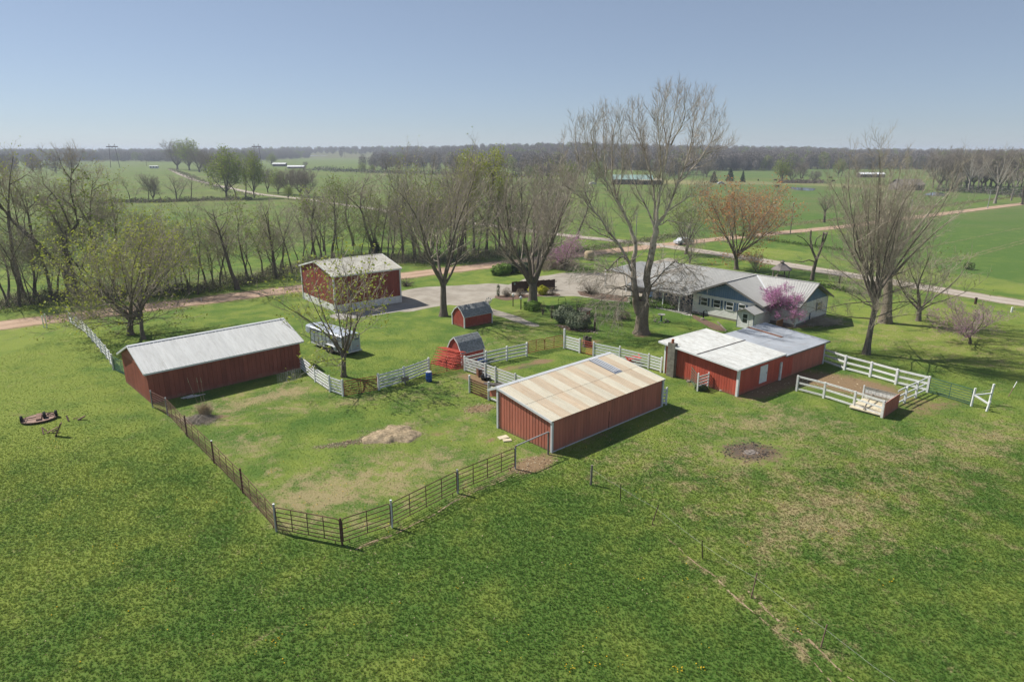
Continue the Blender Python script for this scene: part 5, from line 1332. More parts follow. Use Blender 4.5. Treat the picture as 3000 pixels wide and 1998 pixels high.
class Tree:
    def __init__(self, seed):
        self.r = random.Random(seed); self.np = np.random.default_rng(seed)
        self.trunk = []; self.crown = []; self.tips = []; self.env = None
    def path(self, p, d, L, n, wob, trop, droop=0.0):
        pts = [p]; x, y, z = p; dx, dy, dz = d; r = self.r; s = L / n
        for i in range(n):
            dx += r.gauss(0, wob); dy += r.gauss(0, wob); dz += r.gauss(0, wob) + trop/n - droop/n*(i/n)
            l = math.sqrt(dx*dx+dy*dy+dz*dz) + 1e-9; dx/=l; dy/=l; dz/=l
            x += dx*s; y += dy*s; z += dz*s
            pts.append((x,y,z))
        return pts, (dx,dy,dz)
    def side_dir(self, d, ang, az):
        dx, dy, dz = d
        D = Vector(d); A = Vector((0,0,1)) if abs(dz) < .95 else Vector((1,0,0))
        s = D.cross(A).normalized(); u = s.cross(D)
        v = D*math.cos(ang) + (s*math.cos(az) + u*math.sin(az))*math.sin(ang)
        return (v.x, v.y, v.z)
    def along(self, pts, t):
        f = t*(len(pts)-1); i = min(int(f), len(pts)-2); g = f-i; a = pts[i]; b = pts[i+1]
        d = (b[0]-a[0], b[1]-a[1], b[2]-a[2]); l = math.sqrt(sum(c*c for c in d))+1e-9
        return (a[0]+d[0]*g, a[1]+d[1]*g, a[2]+d[2]*g), (d[0]/l, d[1]/l, d[2]/l)
    def radii(self, r0, r1, n, p=1.0): return [r0 + (r1-r0)*(i/(n-1))**p for i in range(n)]
    def room(self, p, v):
        """distance from p along v to the crown's envelope"""
        if self.env is None: return 1e9
        rx, zc, rz = self.env
        px, py, pz = p[0]/rx, p[1]/rx, (p[2]-zc)/rz; vx, vy, vz = v[0]/rx, v[1]/rx, v[2]/rz
        a = vx*vx+vy*vy+vz*vz; b = px*vx+py*vy+pz*vz; c = px*px+py*py+pz*pz-1
        D = b*b-a*c
        if D < 0: return .4
        return max(.3, (-b+math.sqrt(D))/a)
    def limb(self, pts, r0, sp, r1=None, lst=None, sides=6, t0=.2):
        """a main limb along pts; grows branches, branchlets and twigs on it"""
        r1 = r1 if r1 is not None else r0*.22
        rad = self.radii(r0, r1, len(pts), .62)
        (lst if lst is not None else self.trunk).append((pts, rad, sides, 0))
        L = sum(math.dist(pts[i], pts[i+1]) for i in range(len(pts)-1))
        R_ = self.r; az = R_.uniform(0,6.28); k2 = max(2, int(sp['k2'] * max(.35, L/sp['L1'])))
        for i in range(k2):
            t = t0 + (1-t0)*((i + R_.uniform(.1,.9))/k2)
            p, d = self.along(pts, min(t,.995)); az += 2.4 + R_.uniform(-.5,.5)
            rr = (r0 + (r1-r0)*t**.62)*.6
            l2 = sp['L2'] * (1.15 - .75*t) * R_.uniform(.65,1.25)
            bd = self.side_dir(d, R(sp['a2']*R_.uniform(.7,1.25)), az)
            l2 = min(l2*1.25, self.room(p, bd)*R_.uniform(.8,1.12))
            self.branch(p, bd, l2, min(rr, .012*l2+.010), sp)
        # the leader's own end
        p, d = pts[-1], self.along(pts,.99)[1]
        self.branch(p, d, sp['L2']*.45, r1*.9, sp)
    def branch(self, p, d, L, r, sp):
        pts, dd = self.path(p, d, L, 4, sp.get('wob',.10), sp.get('trop2',.5), sp.get('droop',0))
        self.crown.append((pts, self.radii(max(r,.011), .008, 5, .8), 4, 0))
        k3 = max(2, int(sp['k3'] * max(.4, L/sp['L2']))); az = self.r.uniform(0,6.28)
        for i in range(k3):
            t = .22 + .78*((i + self.r.uniform(0,1))/k3)
            q, e = self.along(pts, min(t,.99)); az += 2.4 + self.r.uniform(-.5,.5)
            l3 = sp['L3']*(1.2-.6*t)*self.r.uniform(.6,1.3)*min(1.3, .5+.5*L/sp['L2'])
            self.branchlet(q, self.side_dir(e, R(sp['a3']*self.r.uniform(.7,1.3)), az), l3, sp)
        self.branchlet(pts[-1], dd, sp['L3']*.7, sp)
    def branchlet(self, p, d, L, sp):
        pts, dd = self.path(p, d, L, 2, sp.get('wob',.1)*1.1, sp.get('trop3',.35), sp.get('droop3',0))
        tw = sp.get('tw', .0095)
        self.crown.append((pts, [tw*1.35, tw*1.1, tw*.7], 3, 0))
        k4 = sp['k4']; az = self.r.uniform(0,6.28)
        for i in range(k4):
            t = .2 + .8*((i+self.r.random())/k4)
            q, e = self.along(pts, min(t,.99)); az += 2.4
            v = self.side_dir(e, R(sp.get('a4',38)*self.r.uniform(.6,1.4)), az)
            l = sp['L4']*self.r.uniform(.5,1.3); tz = sp.get('trop4',.25)
            tip = (q[0]+v[0]*l, q[1]+v[1]*l, q[2]+(v[2]+tz)*l)
            self.crown.append(([q, tip], [tw*.8, tw*.35], 3, 0))
            self.tips.append(tip); 
            if sp.get('leafmid'): self.tips.append(((q[0]+tip[0])/2,(q[1]+tip[1])/2,(q[2]+tip[2])/2))
        self.tips.append(pts[-1])
    def meshes(self, bark, twig, leaf=None, lsize=.12, lper=1, lspread=.12, keep=1.0):
        tm = tubes_mesh(self.trunk, 'trunk', [bark])
        lv = None
        if leaf is not None:
            tips = [t for t in self.tips if self.r.random() < keep]
            lv = leaf_quads(self.np, tips, lsize, lper, lspread)
        cm = tubes_mesh(self.crown, 'crown', [twig] + ([leaf] if leaf else []), lv)
        return tm, cm
def flare(pts, rad, k=1.5):
    return pts, [rad[0]*k] + rad[1:]
def std_tree(seed, H, trunk_h, r, n, spread, sp, lean=(0,0), leader=False, low=0, lowL=4.0, arch=.35, wobt=.05, env=None):
    T = Tree(seed); rg = T.r
    ev = env or ((.19,.66,.36) if leader else (.36,.60,.42)); T.env = (ev[0]*H, ev[1]*H, ev[2]*H)
    nt_ = 5
    pts, d = T.path((0,0,-.15), (lean[0], lean[1], 1), trunk_h+.15, nt_, wobt, .1)
    rad = T.radii(r, r*.72, nt_+1); rad[0] = r*1.55; rad[1] = r*1.05
    T.trunk.append((pts, rad, 9, 0))
    top = pts[-1]
    az = rg.uniform(0,6.28)
    for i in range(n):
        az += 6.283/n + rg.uniform(-.35,.35)
        s = R(spread*rg.uniform(.55,1.25)) if i or not leader else R(3)
        v = (math.sin(s)*math.cos(az)+lean[0]*.4, math.sin(s)*math.sin(az)+lean[1]*.4, math.cos(s))
        hstart = top if i < 3 else T.along(pts, rg.uniform(.72,.98))[0]
        L = T.room(hstart, v)*rg.uniform(.84,1.0)*(.85 if leader and i == 0 else 1)
        lp, _ = T.path(hstart, v, L, 7, .12, arch)
        T.limb(lp, r*rg.uniform(.38,.54)*(1.15 if i == 0 else 1), sp, r1=.016, sides=6)
    for i in range(low):
        az = rg.uniform(0,6.28); p, dd = T.along(pts, rg.uniform(.45,.95)); s = R(rg.uniform(68,95))
        lp, _ = T.path(p, (math.sin(s)*math.cos(az), math.sin(s)*math.sin(az), math.cos(s)), lowL*rg.uniform(.6,1.2), 5, .1, .1, .5)
        T.limb(lp, r*.22, sp, r1=.015, sides=5)
    return T
def leader_tree(seed, H, r, sp, env, t0=.28, n=16, lean=(0,0), wob=.06, fork=.5):
    """woodland tree: one wandering stem with ascending side limbs, sometimes forked"""
    T = Tree(seed); rg = T.r; T.env = (env[0]*H, env[1]*H, env[2]*H)
    stems = []
    pts, d = T.path((0,0,-.15), (lean[0], lean[1], 1), H*(.55 if rg.random() < fork else .93), 9, wob, .12)
    rad = T.radii(r, r*(.5 if pts[-1][2] < H*.8 else .12), 10); rad[0] = r*1.5
    T.trunk.append((pts, rad, 8, 0)); stems.append(pts)
    if pts[-1][2] < H*.8:
        for s in (-1,1):
            az = rg.uniform(0,6.28); v = (d[0]+s*.35*math.cos(az), d[1]+s*.35*math.sin(az), 1)
            q, _ = T.path(pts[-1], v, H*rg.uniform(.32,.42), 6, wob*1.3, .25)
            T.trunk.append((q, T.radii(r*.42, r*.1, 7), 6, 0)); stems.append(q)
            T.limb(q, r*.2, sp, r1=.012, lst=T.crown, sides=4, t0=.2)
    az = rg.uniform(0,6.28)
    for i in range(n):
        t = t0 + (.97-t0)*((i+rg.random())/n); st = stems[0] if len(stems) == 1 or rg.random() < .55 else rg.choice(stems[1:])
        p, dd = T.along(st, t if st is stems[0] else rg.uniform(.1,.95)); az += 2.4+rg.uniform(-.6,.6)
        v = T.side_dir(dd, R(rg.uniform(32,72)), az)
        L = T.room(p, v)*rg.uniform(.55,1.05)
        if L < .5: continue
        q, _ = T.path(p, v, L, 5, .14, .3)
        T.limb(q, r*rg.uniform(.16,.3), sp, r1=.012, sides=5, t0=.2)
    return T
SP_VASE = dict(k2=11, L1=8, L2=3.0, a2=46, k3=8, L3=1.2, a3=45, k4=4, L4=.5, trop2=.4, trop3=.3, wob=.13)
SP_FINE = dict(k2=13, L1=8, L2=3.0, a2=42, k3=8, L3=1.2, a3=44, k4=5, L4=.5, trop2=.55, trop3=.4, wob=.12)
SP_THIN = dict(k2=9, L1=7, L2=2.1, a2=50, k3=5, L3=.9, a3=48, k4=3, L4=.55, wob=.16, trop2=.6, trop3=.4, tw=.012)
SP_OLD = dict(k2=13, L1=8, L2=2.8, a2=48, k3=7, L3=1.1, a3=45, k4=4, L4=.5, trop2=.4, trop3=.3, wob=.15, tw=.013)
SP_BLOOM = dict(k2=11, L1=3, L2=1.3, a2=42, k3=7, L3=.6, a3=45, k4=4, L4=.28, trop2=.4, trop3=.3, wob=.14, leafmid=1)

def tree_thing(name, label, tm, cm, loc, rot=0, scale=1.0, group=None, cat='tree'):
    t = thing(name, label, cat, loc, rot, group)
    if isinstance(scale, (int,float)): scale = (scale,)*3
    t.scale = scale
    inst('trunk', tm, t); inst('crown', cm, t)
    return t

# --- the great double-stemmed sycamore, its limbs surveyed one by one
def S5(x, y): return (1600 + x/1.96, 200 + y/1.96)
sb = at(1879, 977)
SY = Tree(11)
def sy(pl, off0=0.0, off1=0.0):
    out = []; n = len(pl)
    # resample with extra wobble
    for i in range(n):
        px, py = S5(*pl[i]); o = off0 + (off1-off0)*(i/(n-1))
        p = at_depth(px, py, sb.y + o) - sb
        out.append((p.x, p.y, p.z))
    res = [out[0]]
    for i in range(1, n):
        a, b = out[i-1], out[i]
        res.append(((a[0]+b[0])/2+SY.r.gauss(0,.07), (a[1]+b[1])/2+SY.r.gauss(0,.12), (a[2]+b[2])/2+SY.r.gauss(0,.06)))
        res.append(b)
    return res
SPS = dict(k2=18, L1=9, L2=2.5, a2=38, k3=8, L3=1.05, a3=42, k4=4, L4=.45, trop2=.75, trop3=.5, tw=.0115, wob=.12)
SPL = dict(SPS, k2=26, L2=3.1, trop2=-.15, trop3=-.1, droop=.7, a2=50, wob=.2, trop4=-.1)
tr_pts = [(0,0,-.2),(0,0,.5),(-.02,0,1.6),(0,0,3.0),(0,0,4.0)]
tr_pts = [( (at_depth(1600+ (545 if z<2 else 543)/1.96, 900, sb.y)-sb).x*0 + x, y, z) for x,y,z in tr_pts]
SY.trunk.append((tr_pts, [1.22,.86,.74,.72,.68], 12, 0))
left = sy([(528,1400),(515,1300),(502,1200),(500,1120),(512,1040),(505,960),(480,880),(440,800),(400,715),(372,600),(372,420),(392,270)], 0, 1.2)
left[0] = (left[0][0]+.1, 0, left[0][2])
right = sy([(556,1420),(572,1300),(578,1200),(600,1090),(618,1000),(626,950),(630,890)], 0, -.3)
nL = len(left); SY.limb(left, .50, SPS, r1=.03, sides=9, t0=.5)
SY.trunk.append((right, SY.radii(.44,.33,len(right)), 9, 0))
limbs = [
 ([(630,893),(680,830),(720,740),(760,640),(800,540),(830,450),(850,350),(862,240),(868,130)], -.3, .8, .20, 0),
 ([(630,893),(640,790),(655,680),(672,560),(700,440),(722,330),(742,220),(760,85)], -.3, -2.0, .21, 0),
 ([(630,893),(628,760),(618,640),(598,560),(578,480),(555,400),(540,320),(530,200)], -.3, 2.2, .17, 0),
 ([(625,893),(590,800),(560,740),(520,660),(490,560),(475,480),(455,390)], -.3, 2.5, .13, 0),
 ([(640,870),(700,800),(770,750),(820,705),(890,690),(960,640)], -.3, -2.2, .10, 0),
 ([(770,620),(830,560),(900,480),(950,400),(985,320),(1018,230)], .0, 2.2, .11, 0),
 ([(800,540),(880,490),(960,440),(1035,410)], .2, -1.4, .07, 0),
 ([(640,880),(700,848),(760,860),(820,880),(860,915)], -.3, -2.5, .09, 1),
 ([(655,600),(660,480),(650,360),(642,250),(655,130)], -.5, -3.6, .10, 0),
 ([(700,440),(690,330),(680,220),(690,110)], -1.0, 1.0, .07, 0),
 ([(600,560),(560,430),(500,300),(495,200)], 1.0, 3.0, .09, 0),
 ([(830,450),(870,330),(920,230),(930,130)], .5, 2.6, .07, 0),
 ([(722,400),(780,300),(810,200),(800,110)], -1.2, -3.0, .08, 0),
 ([(488,1150),(470,1090),(440,1062),(400,1085),(345,1150),(300,1120),(240,1110),(130,1105)], 0, -2.0, .17, 1),
 ([(480,1110),(430,1020),(380,950),(330,880),(270,800),(235,730),(205,650),(180,540),(160,420),(155,300)], 0, 1.6, .20, 0),
 ([(400,980),(330,940),(260,900),(190,880),(120,850)], 0, -2.6, .09, 0),
 ([(440,800),(380,700),(330,610),(290,520),(262,430),(245,320),(295,230)], .4, -2.6, .12, 0),
 ([(270,800),(210,720),(140,680),(90,640),(60,560),(85,390)], .8, 3.0, .09, 0),
 ([(330,610),(330,480),(320,350),(330,230)], -.5, 2.0, .08, 0),
 ([(400,715),(430,600),(440,480),(425,330),(415,230)], .5, -2.0, .10, 0),
 ([(205,650),(230,520),(215,400),(205,290)], .8, -1.0, .07, 0),
 ([(492,1195),(440,1165),(370,1148),(300,1160),(180,1195)], 0, 2.0, .12, 1),
 ([(515,1290),(450,1240),(390,1255),(330,1300),(290,1350),(262,1400)], 0, -2.2, .12, 1),
 ([(520,1310),(460,1300),(420,1330),(400,1370),(380,1450)], 0, -3.2, .09, 1),
 ([(585,1270),(640,1200),(690,1140),(750,1092),(800,1110),(850,1160),(890,1210)], 0, -2.4, .11, 1),
 ([(592,1200),(650,1175),(720,1150),(800,1130),(880,1170)], 0, 2.4, .10, 1),
 ([(580,1280),(640,1255),(720,1260),(790,1290),(840,1330)], 0, -3.0, .09, 1),
 ([(585,1250),(640,1230),(700,1215),(760,1230),(840,1230)], 0, 3.2, .09, 1),
 ([(540,1280),(575,1275),(610,1272)], 0, -.8, .13, 1),
]
for pl, a, b, r_, low in limbs:
    SY.limb(sy(pl, a, b), r_, SPL if low else SPS, r1=.022, sides=6, t0=.12)
tm, cm = SY.meshes(M['bark_syc'], M['twig_syc'])
tree_thing('sycamore_tree', 'huge bare double-stemmed sycamore with pale upper limbs towering over the garden', tm, cm, sb, 0, (.97,1,.965))

# --- other surveyed trees
def plant_unique(name, label, px, py, pyt, T, H0, bark, twig, leaf=None, wx=1.0, rot=0.0, group=None, **kw):
    tm, cm = T.meshes(M[bark], M[twig], M[leaf] if leaf else None, **kw)
    b = at(px, py); h = height(px, py, pyt); s = h / H0
    return tree_thing(name, label, tm, cm, b, rot, (s*wx, s*wx, s), group)
def real_h(T): return float(np.percentile([p[2] for p in T.tips], 98))
def uniq(name, label, px, py, pyt, T, *a, **k): return plant_unique(name, label, px, py, pyt, T, real_h(T), *a, **k)

uniq('maple_tree', 'bare vase-shaped maple with yellow buds standing by the gravel drive', 1299, 926, 452, std_tree(21, 14, 2.6, .30, 8, 27, SP_FINE, arch=.45), 'bark', 'twig', 'leaf_new', wx=.98, lsize=.11, keep=.22)
uniq('shade_tree', 'wide bare multi-stemmed tree behind the garden fence with yellow shrub', 1560, 893, 475, std_tree(22, 14, 1.8, .42, 10, 31, SP_FINE, arch=.5), 'bark', 'twig', None, wx=1.0)
uniq('young_maple', 'young maple with sparse new green leaves in front of the stock trailer', 1006, 1103, 728, std_tree(23, 9.5, 1.7, .16, 9, 34, dict(SP_VASE, k2=8, k3=5, k4=3, L2=2.0), arch=.3, env=(.36,.56,.46), low=3, lowL=3), 'bark', 'twig', 'leaf_new', wx=1.1, lsize=.16, lper=2, keep=.6, lspread=.1)
uniq('young_maple', 'leafy yellow-green tree, the left and wider of the pair behind the long barn', 384, 980, 630, std_tree(24, 9.5, 1.3, .22, 11, 50, dict(SP_VASE, k2=11), arch=.35, env=(.5,.5,.5), low=5, lowL=3.5), 'bark', 'twig', 'leaf_new', wx=1.05, lsize=.15, lper=2, keep=.5, lspread=.12)
uniq('young_maple', 'leafy yellow-green tree, the right and slimmer of the pair behind the long barn', 421, 994, 655, std_tree(25, 9.0, 2.0, .15, 8, 42, dict(SP_VASE, k2=10), arch=.35, low=6, lowL=3.2, env=(.42,.52,.48)), 'bark', 'twig', 'leaf_new', wx=1.0, lsize=.15, lper=2, keep=.5, lspread=.12)
uniq('tall_tree', 'tall tan-budded bare tree on the lawn right of the red barn', 2537, 1037, 448, std_tree(26, 19, 5.4, .29, 19, 34, dict(SP_FINE, k2=14, k4=5, L2=2.9, L1=11), arch=.42, low=14, lowL=6.5, leader=True, env=(.33,.61,.41)), 'bark', 'twig_tan', 'leaf_bud', wx=.88, lsize=.06, keep=.25)
uniq('tall_tree', 'thick-trunked pale-barked tree close behind the tan-budded tree', 2592, 945, 470, std_tree(27, 19, 6.5, .6, 8, 24, dict(SP_FINE, L2=2.6, L1=11), arch=.3, low=4, lowL=5, env=(.30,.62,.40)), 'bark_syc', 'twig_tan', None, wx=.95)
uniq('small_tree', 'low spreading tree with faint orange-green buds behind the tall tan-budded tree', 2690, 940, 690, std_tree(28, 8, 1.2, .18, 9, 48, dict(SP_VASE, k2=11), arch=.45), 'bark', 'twig_tan', 'leaf_bud', wx=1.3, lsize=.1, keep=.5)
uniq('budding_maple', 'round maple covered in orange buds behind the farmhouse', 2157, 790, 535, std_tree(29, 13, 1.7, .28, 12, 42, dict(SP_FINE, k2=12), arch=.35, env=(.43,.57,.44), low=3, lowL=4), 'bark', 'twig', 'leaf_orange', wx=1.0, lsize=.2, keep=.8, lspread=.14)
uniq('budding_maple', 'smaller orange-budded maple behind the round one, across the dirt road', 2195, 680, 548, std_tree(30, 11, 2.4, .28, 7, 34, SP_VASE, arch=.45), 'bark', 'twig', 'leaf_orange', wx=1.0, lsize=.24, keep=.75, lspread=.16)
uniq('fresh_leafed_tree', 'yellow-green leafing tree seen through the right side of the sycamore', 2010, 745, 565, std_tree(31, 12, 1.8, .3, 9, 38, SP_VASE, arch=.4), 'bark_dark', 'twig', 'leaf_green', wx=1.0, lsize=.2, keep=.8, lspread=.2)
uniq('roadside_tree', 'bare bushy tree between the sycamore and the orange maple beside the gravel road', 2020, 772, 680, std_tree(32, 7, .8, .2, 9, 42, SP_VASE, arch=.5), 'bark', 'twig', None, wx=1.0)
uniq('roadside_bush', 'low bare bush at the gravel road behind the farmhouse roof', 2213, 797, 738, std_tree(33, 4.2, .4, .1, 10, 45, dict(SP_BLOOM, k2=10), arch=.5), 'bark', 'twig', None, wx=1.05, cat='bush') if False else uniq('roadside_bush', 'low bare bush at the gravel road behind the farmhouse roof', 2213, 797, 738, std_tree(33, 4.2, .4, .1, 10, 45, dict(SP_BLOOM, k2=10), arch=.5), 'bark', 'twig', None, wx=1.05)
uniq('redbud_tree', 'bright pink-purple redbud in bloom against the farmhouse wall', 2285, 947, 846, std_tree(34, 3.6, .5, .10, 13, 52, dict(SP_BLOOM, k2=10), arch=.3, env=(.80,.50,.52)), 'bark', 'twig', 'blossom', wx=1.05, lsize=.09, keep=1.0, lper=3, lspread=.07)
uniq('redbud_tree', 'sparse pale redbud with a long low branch on the far right lawn', 2842, 1007, 890, std_tree(35, 4.4, 1.0, .13, 10, 60, dict(SP_BLOOM, k2=9), arch=.35, env=(.75,.55,.46)), 'bark_dark', 'twig', 'blossom', wx=1.35, lsize=.075, keep=.6, lspread=.07)
uniq('redbud_tree', 'dull purple redbud half hidden left of the sycamore', 1655, 790, 690, std_tree(36, 5.0, .6, .13, 10, 50, dict(SP_BLOOM, k2=11), arch=.4), 'bark', 'twig', 'blossom', wx=1.5, lsize=.1, keep=.5, lspread=.1)
# pollarded tree by the road: bare stubs
PT = Tree(37)
pt_px = [[(2378,822),(2384,790),(2392,760)],[(2392,762),(2380,735),(2374,700),(2376,676)],[(2392,762),(2405,730),(2410,705),(2414,680),(2420,688)],[(2384,745),(2372,720),(2355,700),(2335,690)],[(2408,720),(2418,700),(2424,680)],[(2389,768),(2370,762),(2350,768),(2330,765)],[(2388,716),(2392,700),(2405,690)]]
pb = at(2378,822)
for i, pl in enumerate(pt_px):
    q = [at_depth(a, b, pb.y + (0 if k == 0 else PT.r.uniform(-.5,.5))) - pb for k, (a, b) in enumerate(pl)]
    PT.trunk.append(([tuple(p) for p in q], PT.radii([.34,.2,.2,.1,.14,.12,.09][i], [.24,.12,.13,.04,.1,.04,.06][i], len(q)), 7, 0))
    for k in range(5 if i else 0):
        p, d = PT.along([tuple(v) for v in q], PT.r.uniform(.3,1)); PT.branch(p, PT.side_dir(d, R(45), PT.r.uniform(0,6.28)), 1.1, .02, dict(SP_BLOOM, k3=3, k4=2))
tm, cm = PT.meshes(M['bark_dark'], M['twig'])
tree_thing('pollarded_tree', 'dark pollarded tree with sawn-off limbs beside the gravel road', tm, cm, pb)
# ivy clad lone tree in the far right field
uniq('lone_tree', 'short stubby tree standing alone in the field left of the tall tan-budded tree', 2414, 652, 572, std_tree(38, 8, 3.2, .42, 7, 30, dict(SP_OLD, k2=8, L2=1.6, L1=6), arch=.2), 'bark_dark', 'twig_grey', None, wx=.85)

# --- big leaning tree at the left edge
LT = Tree(41); lb = at(212, 872)
def lt(pl, o0=0, o1=0):
    n = len(pl); res = []
    for i, (a, b) in enumerate(pl):
        p = at_depth(a/3.136, 400 + b/3.136, lb.y + o0 + (o1-o0)*i/(n-1)) - lb; res.append((p.x, p.y, p.z))
    return res
LT.trunk.append((lt([(655,1500),(630,1380),(590,1240),(530,1150),(420,1060),(330,970),(235,885),(170,830),(100,760),(50,690),(0,640)], 0, -2), LT.radii(.42,.12,11), 8, 0))
SPO = dict(SP_OLD, k2=16, tw=.014)
for pl, a, b, r_ in (([(420,1060),(380,1130),(300,1180),(200,1195),(90,1150)],0,-2,.12),([(235,885),(220,780),(235,690),(260,600)],0,1.5,.10),([(100,760),(80,650),(40,500),(20,380)],-1,1,.10),([(170,830),(140,680),(110,560),(90,420)],-1,-2.5,.10),([(0,640),(-90,560),(-180,500)],-2,-3,.1),([(330,970),(290,900),(280,880)],0,1,.05),([(50,690),(-40,640),(-120,660)],-1,-2,.07)):
    LT.limb(lt(pl,a,b), r_, SPO, r1=.02, sides=5, t0=.1)
tm, cm = LT.meshes(M['bark_dark'], M['twig'])
tree_thing('leaning_tree', 'dark bare tree leaning far over to the left beyond the dirt road', tm, cm, lb)
BT = Tree(42); lb2 = at(225, 866)
def bt(pl, o0=0, o1=0):
    n = len(pl); return [tuple(at_depth(a/3.136, 400 + b/3.136, lb2.y + o0 + (o1-o0)*i/(n-1)) - lb2) for i, (a, b) in enumerate(pl)]
BT.trunk.append((bt([(705,1490),(690,1350),(650,1230),(600,1080),(590,960),(600,880)],0,0), BT.radii(.5,.34,6), 9, 0))
for pl, a, b, r_ in (([(600,900),(540,820),(480,720),(420,640),(360,560),(330,440)],0,2,.2),([(600,890),(640,820),(600,720),(540,600),(480,520),(400,440),(380,330)],0,-2,.22),([(640,900),(715,800),(690,680),(650,520),(650,400),(660,280),(640,180)],0,1,.24),([(715,790),(760,740),(840,690),(900,660)],.5,-2,.11),([(720,770),(800,740),(930,745)],.5,2,.09),([(690,680),(640,620),(580,580),(520,540)],.5,-2.5,.12),([(650,440),(720,400),(790,360),(830,340)],.8,2.5,.09),([(660,400),(600,330),(560,250),(540,190)],.8,-1,.09),([(660,340),(720,260),(740,200)],.8,0,.07),([(480,520),(440,560),(430,680),(440,820)],-1,-1.5,.09),([(600,960),(560,880),(530,760),(500,640)],0,-3,.12)):
    BT.limb(bt(pl,a,b), r_, SPO, r1=.02, sides=6, t0=.15)
tm, cm = BT.meshes(M['bark_dark'], M['twig'], M['leaf_green'], lsize=.1, keep=.06)
tree_thing('old_tree', 'large dark bare tree with twisting limbs right beside the leaning tree', tm, cm, lb2)

# --- stock of common trees, copied along the rows
STOCK = {}
def stock(key, T, bark, twig, leaf=None, **kw):
    tm, cm = T.meshes(M[bark], M[twig], M[leaf] if leaf else None, **kw)
    STOCK[key] = (tm, cm, real_h(T))
SP_WOOD = dict(k2=6, L1=4, L2=1.7, a2=45, k3=5, L3=.9, a3=46, k4=3, L4=.5, trop2=.45, trop3=.3, wob=.17, tw=.0105)
for i in range(4):
    stock('thin%d' % i, leader_tree(50+i, 12, (.13,.16,.12,.18)[i], SP_WOOD, (.24,.62,.40), .36, 13, ((-.05,.03,.01,.05)[i],0), .06), 'bark_dark', 'twig')
    stock('thinleaf%d' % i, leader_tree(60+i, 12, (.14,.13,.17,.12)[i], SP_WOOD, (.27,.60,.42), .3, 15, ((.04,-.035,.01,-.05)[i],0), .06), 'bark_dark', 'twig', 'leaf_green', lsize=.24, keep=(.5,.75,.35,.9)[i], lspread=.2)
    stock('vase%d' % i, leader_tree(70+i, 13, .27, dict(SP_WOOD, L1=5, k2=7, L2=2.2), (.36,.60,.42), .32, 13, ((.05,-.06,.0,.03)[i],0), .09, fork=.8), 'bark_dark', 'twig')
stock('vaseleaf', leader_tree(80, 13, .28, dict(SP_WOOD, L1=5, k2=7, L2=2.2), (.38,.58,.43), .25, 17, (.04,.0), .09), 'bark_dark', 'twig', 'leaf_green', lsize=.22, keep=.55, lspread=.2)
stock('tallgreen', leader_tree(81, 20, .3, dict(SP_WOOD, L1=5, k2=7, L2=2.4, k3=6, k4=4), (.22,.64,.37), .38, 20, (.02,.0), .05), 'bark_dark', 'twig', 'leaf_new', lsize=.34, keep=1.0, lspread=.3)
stock('tallbare', leader_tree(82, 20, .32, dict(SP_WOOD, L1=5, k2=7, L2=2.4, k3=6), (.25,.62,.39), .3, 20, (-.03,.0), .05), 'bark_dark', 'twig')
stock('round', std_tree(83, 11, 1.6, .3, 11, 46, dict(SP_VASE, k2=12, k3=8, k4=5, tw=.018), arch=.45, env=(.46,.55,.45)), 'bark_dark', 'twig_grey')
stock('roundgreen', std_tree(84, 11, 1.8, .3, 10, 42, dict(SP_VASE, k2=11, k3=7, k4=4, tw=.016), arch=.4, env=(.44,.56,.44)), 'bark_dark', 'twig_grey', 'leaf_green', lsize=.42, keep=.9, lspread=.35)
stock('whitesyc', std_tree(85, 21, 6, .5, 8, 38, dict(SP_OLD, k2=9, L1=10), arch=.25), 'bark_pale', 'twig_tan')
rgT = random.Random(77)
def tilt(t, k):
    t.rotation_euler[0] = rgT.gauss(0,k); t.rotation_euler[1] = rgT.gauss(0,k)
def plant(key, label, px, py, pyt, name='bare_tree', group=None, wx=1.0, rot=None, cat='tree'):
    tm, cm, H0 = STOCK[key]; b = at(px, py); b.z = float(terrain(b.x, b.y))
    h = at_depth(px, pyt, b.y).z - b.z; s = h / H0
    return tree_thing(name, label, tm, cm, b, rgT.uniform(0,6.28) if rot is None else rot, (s*wx*rgT.uniform(.85,1.2), s*wx*rgT.uniform(.85,1.2), s), group, cat)
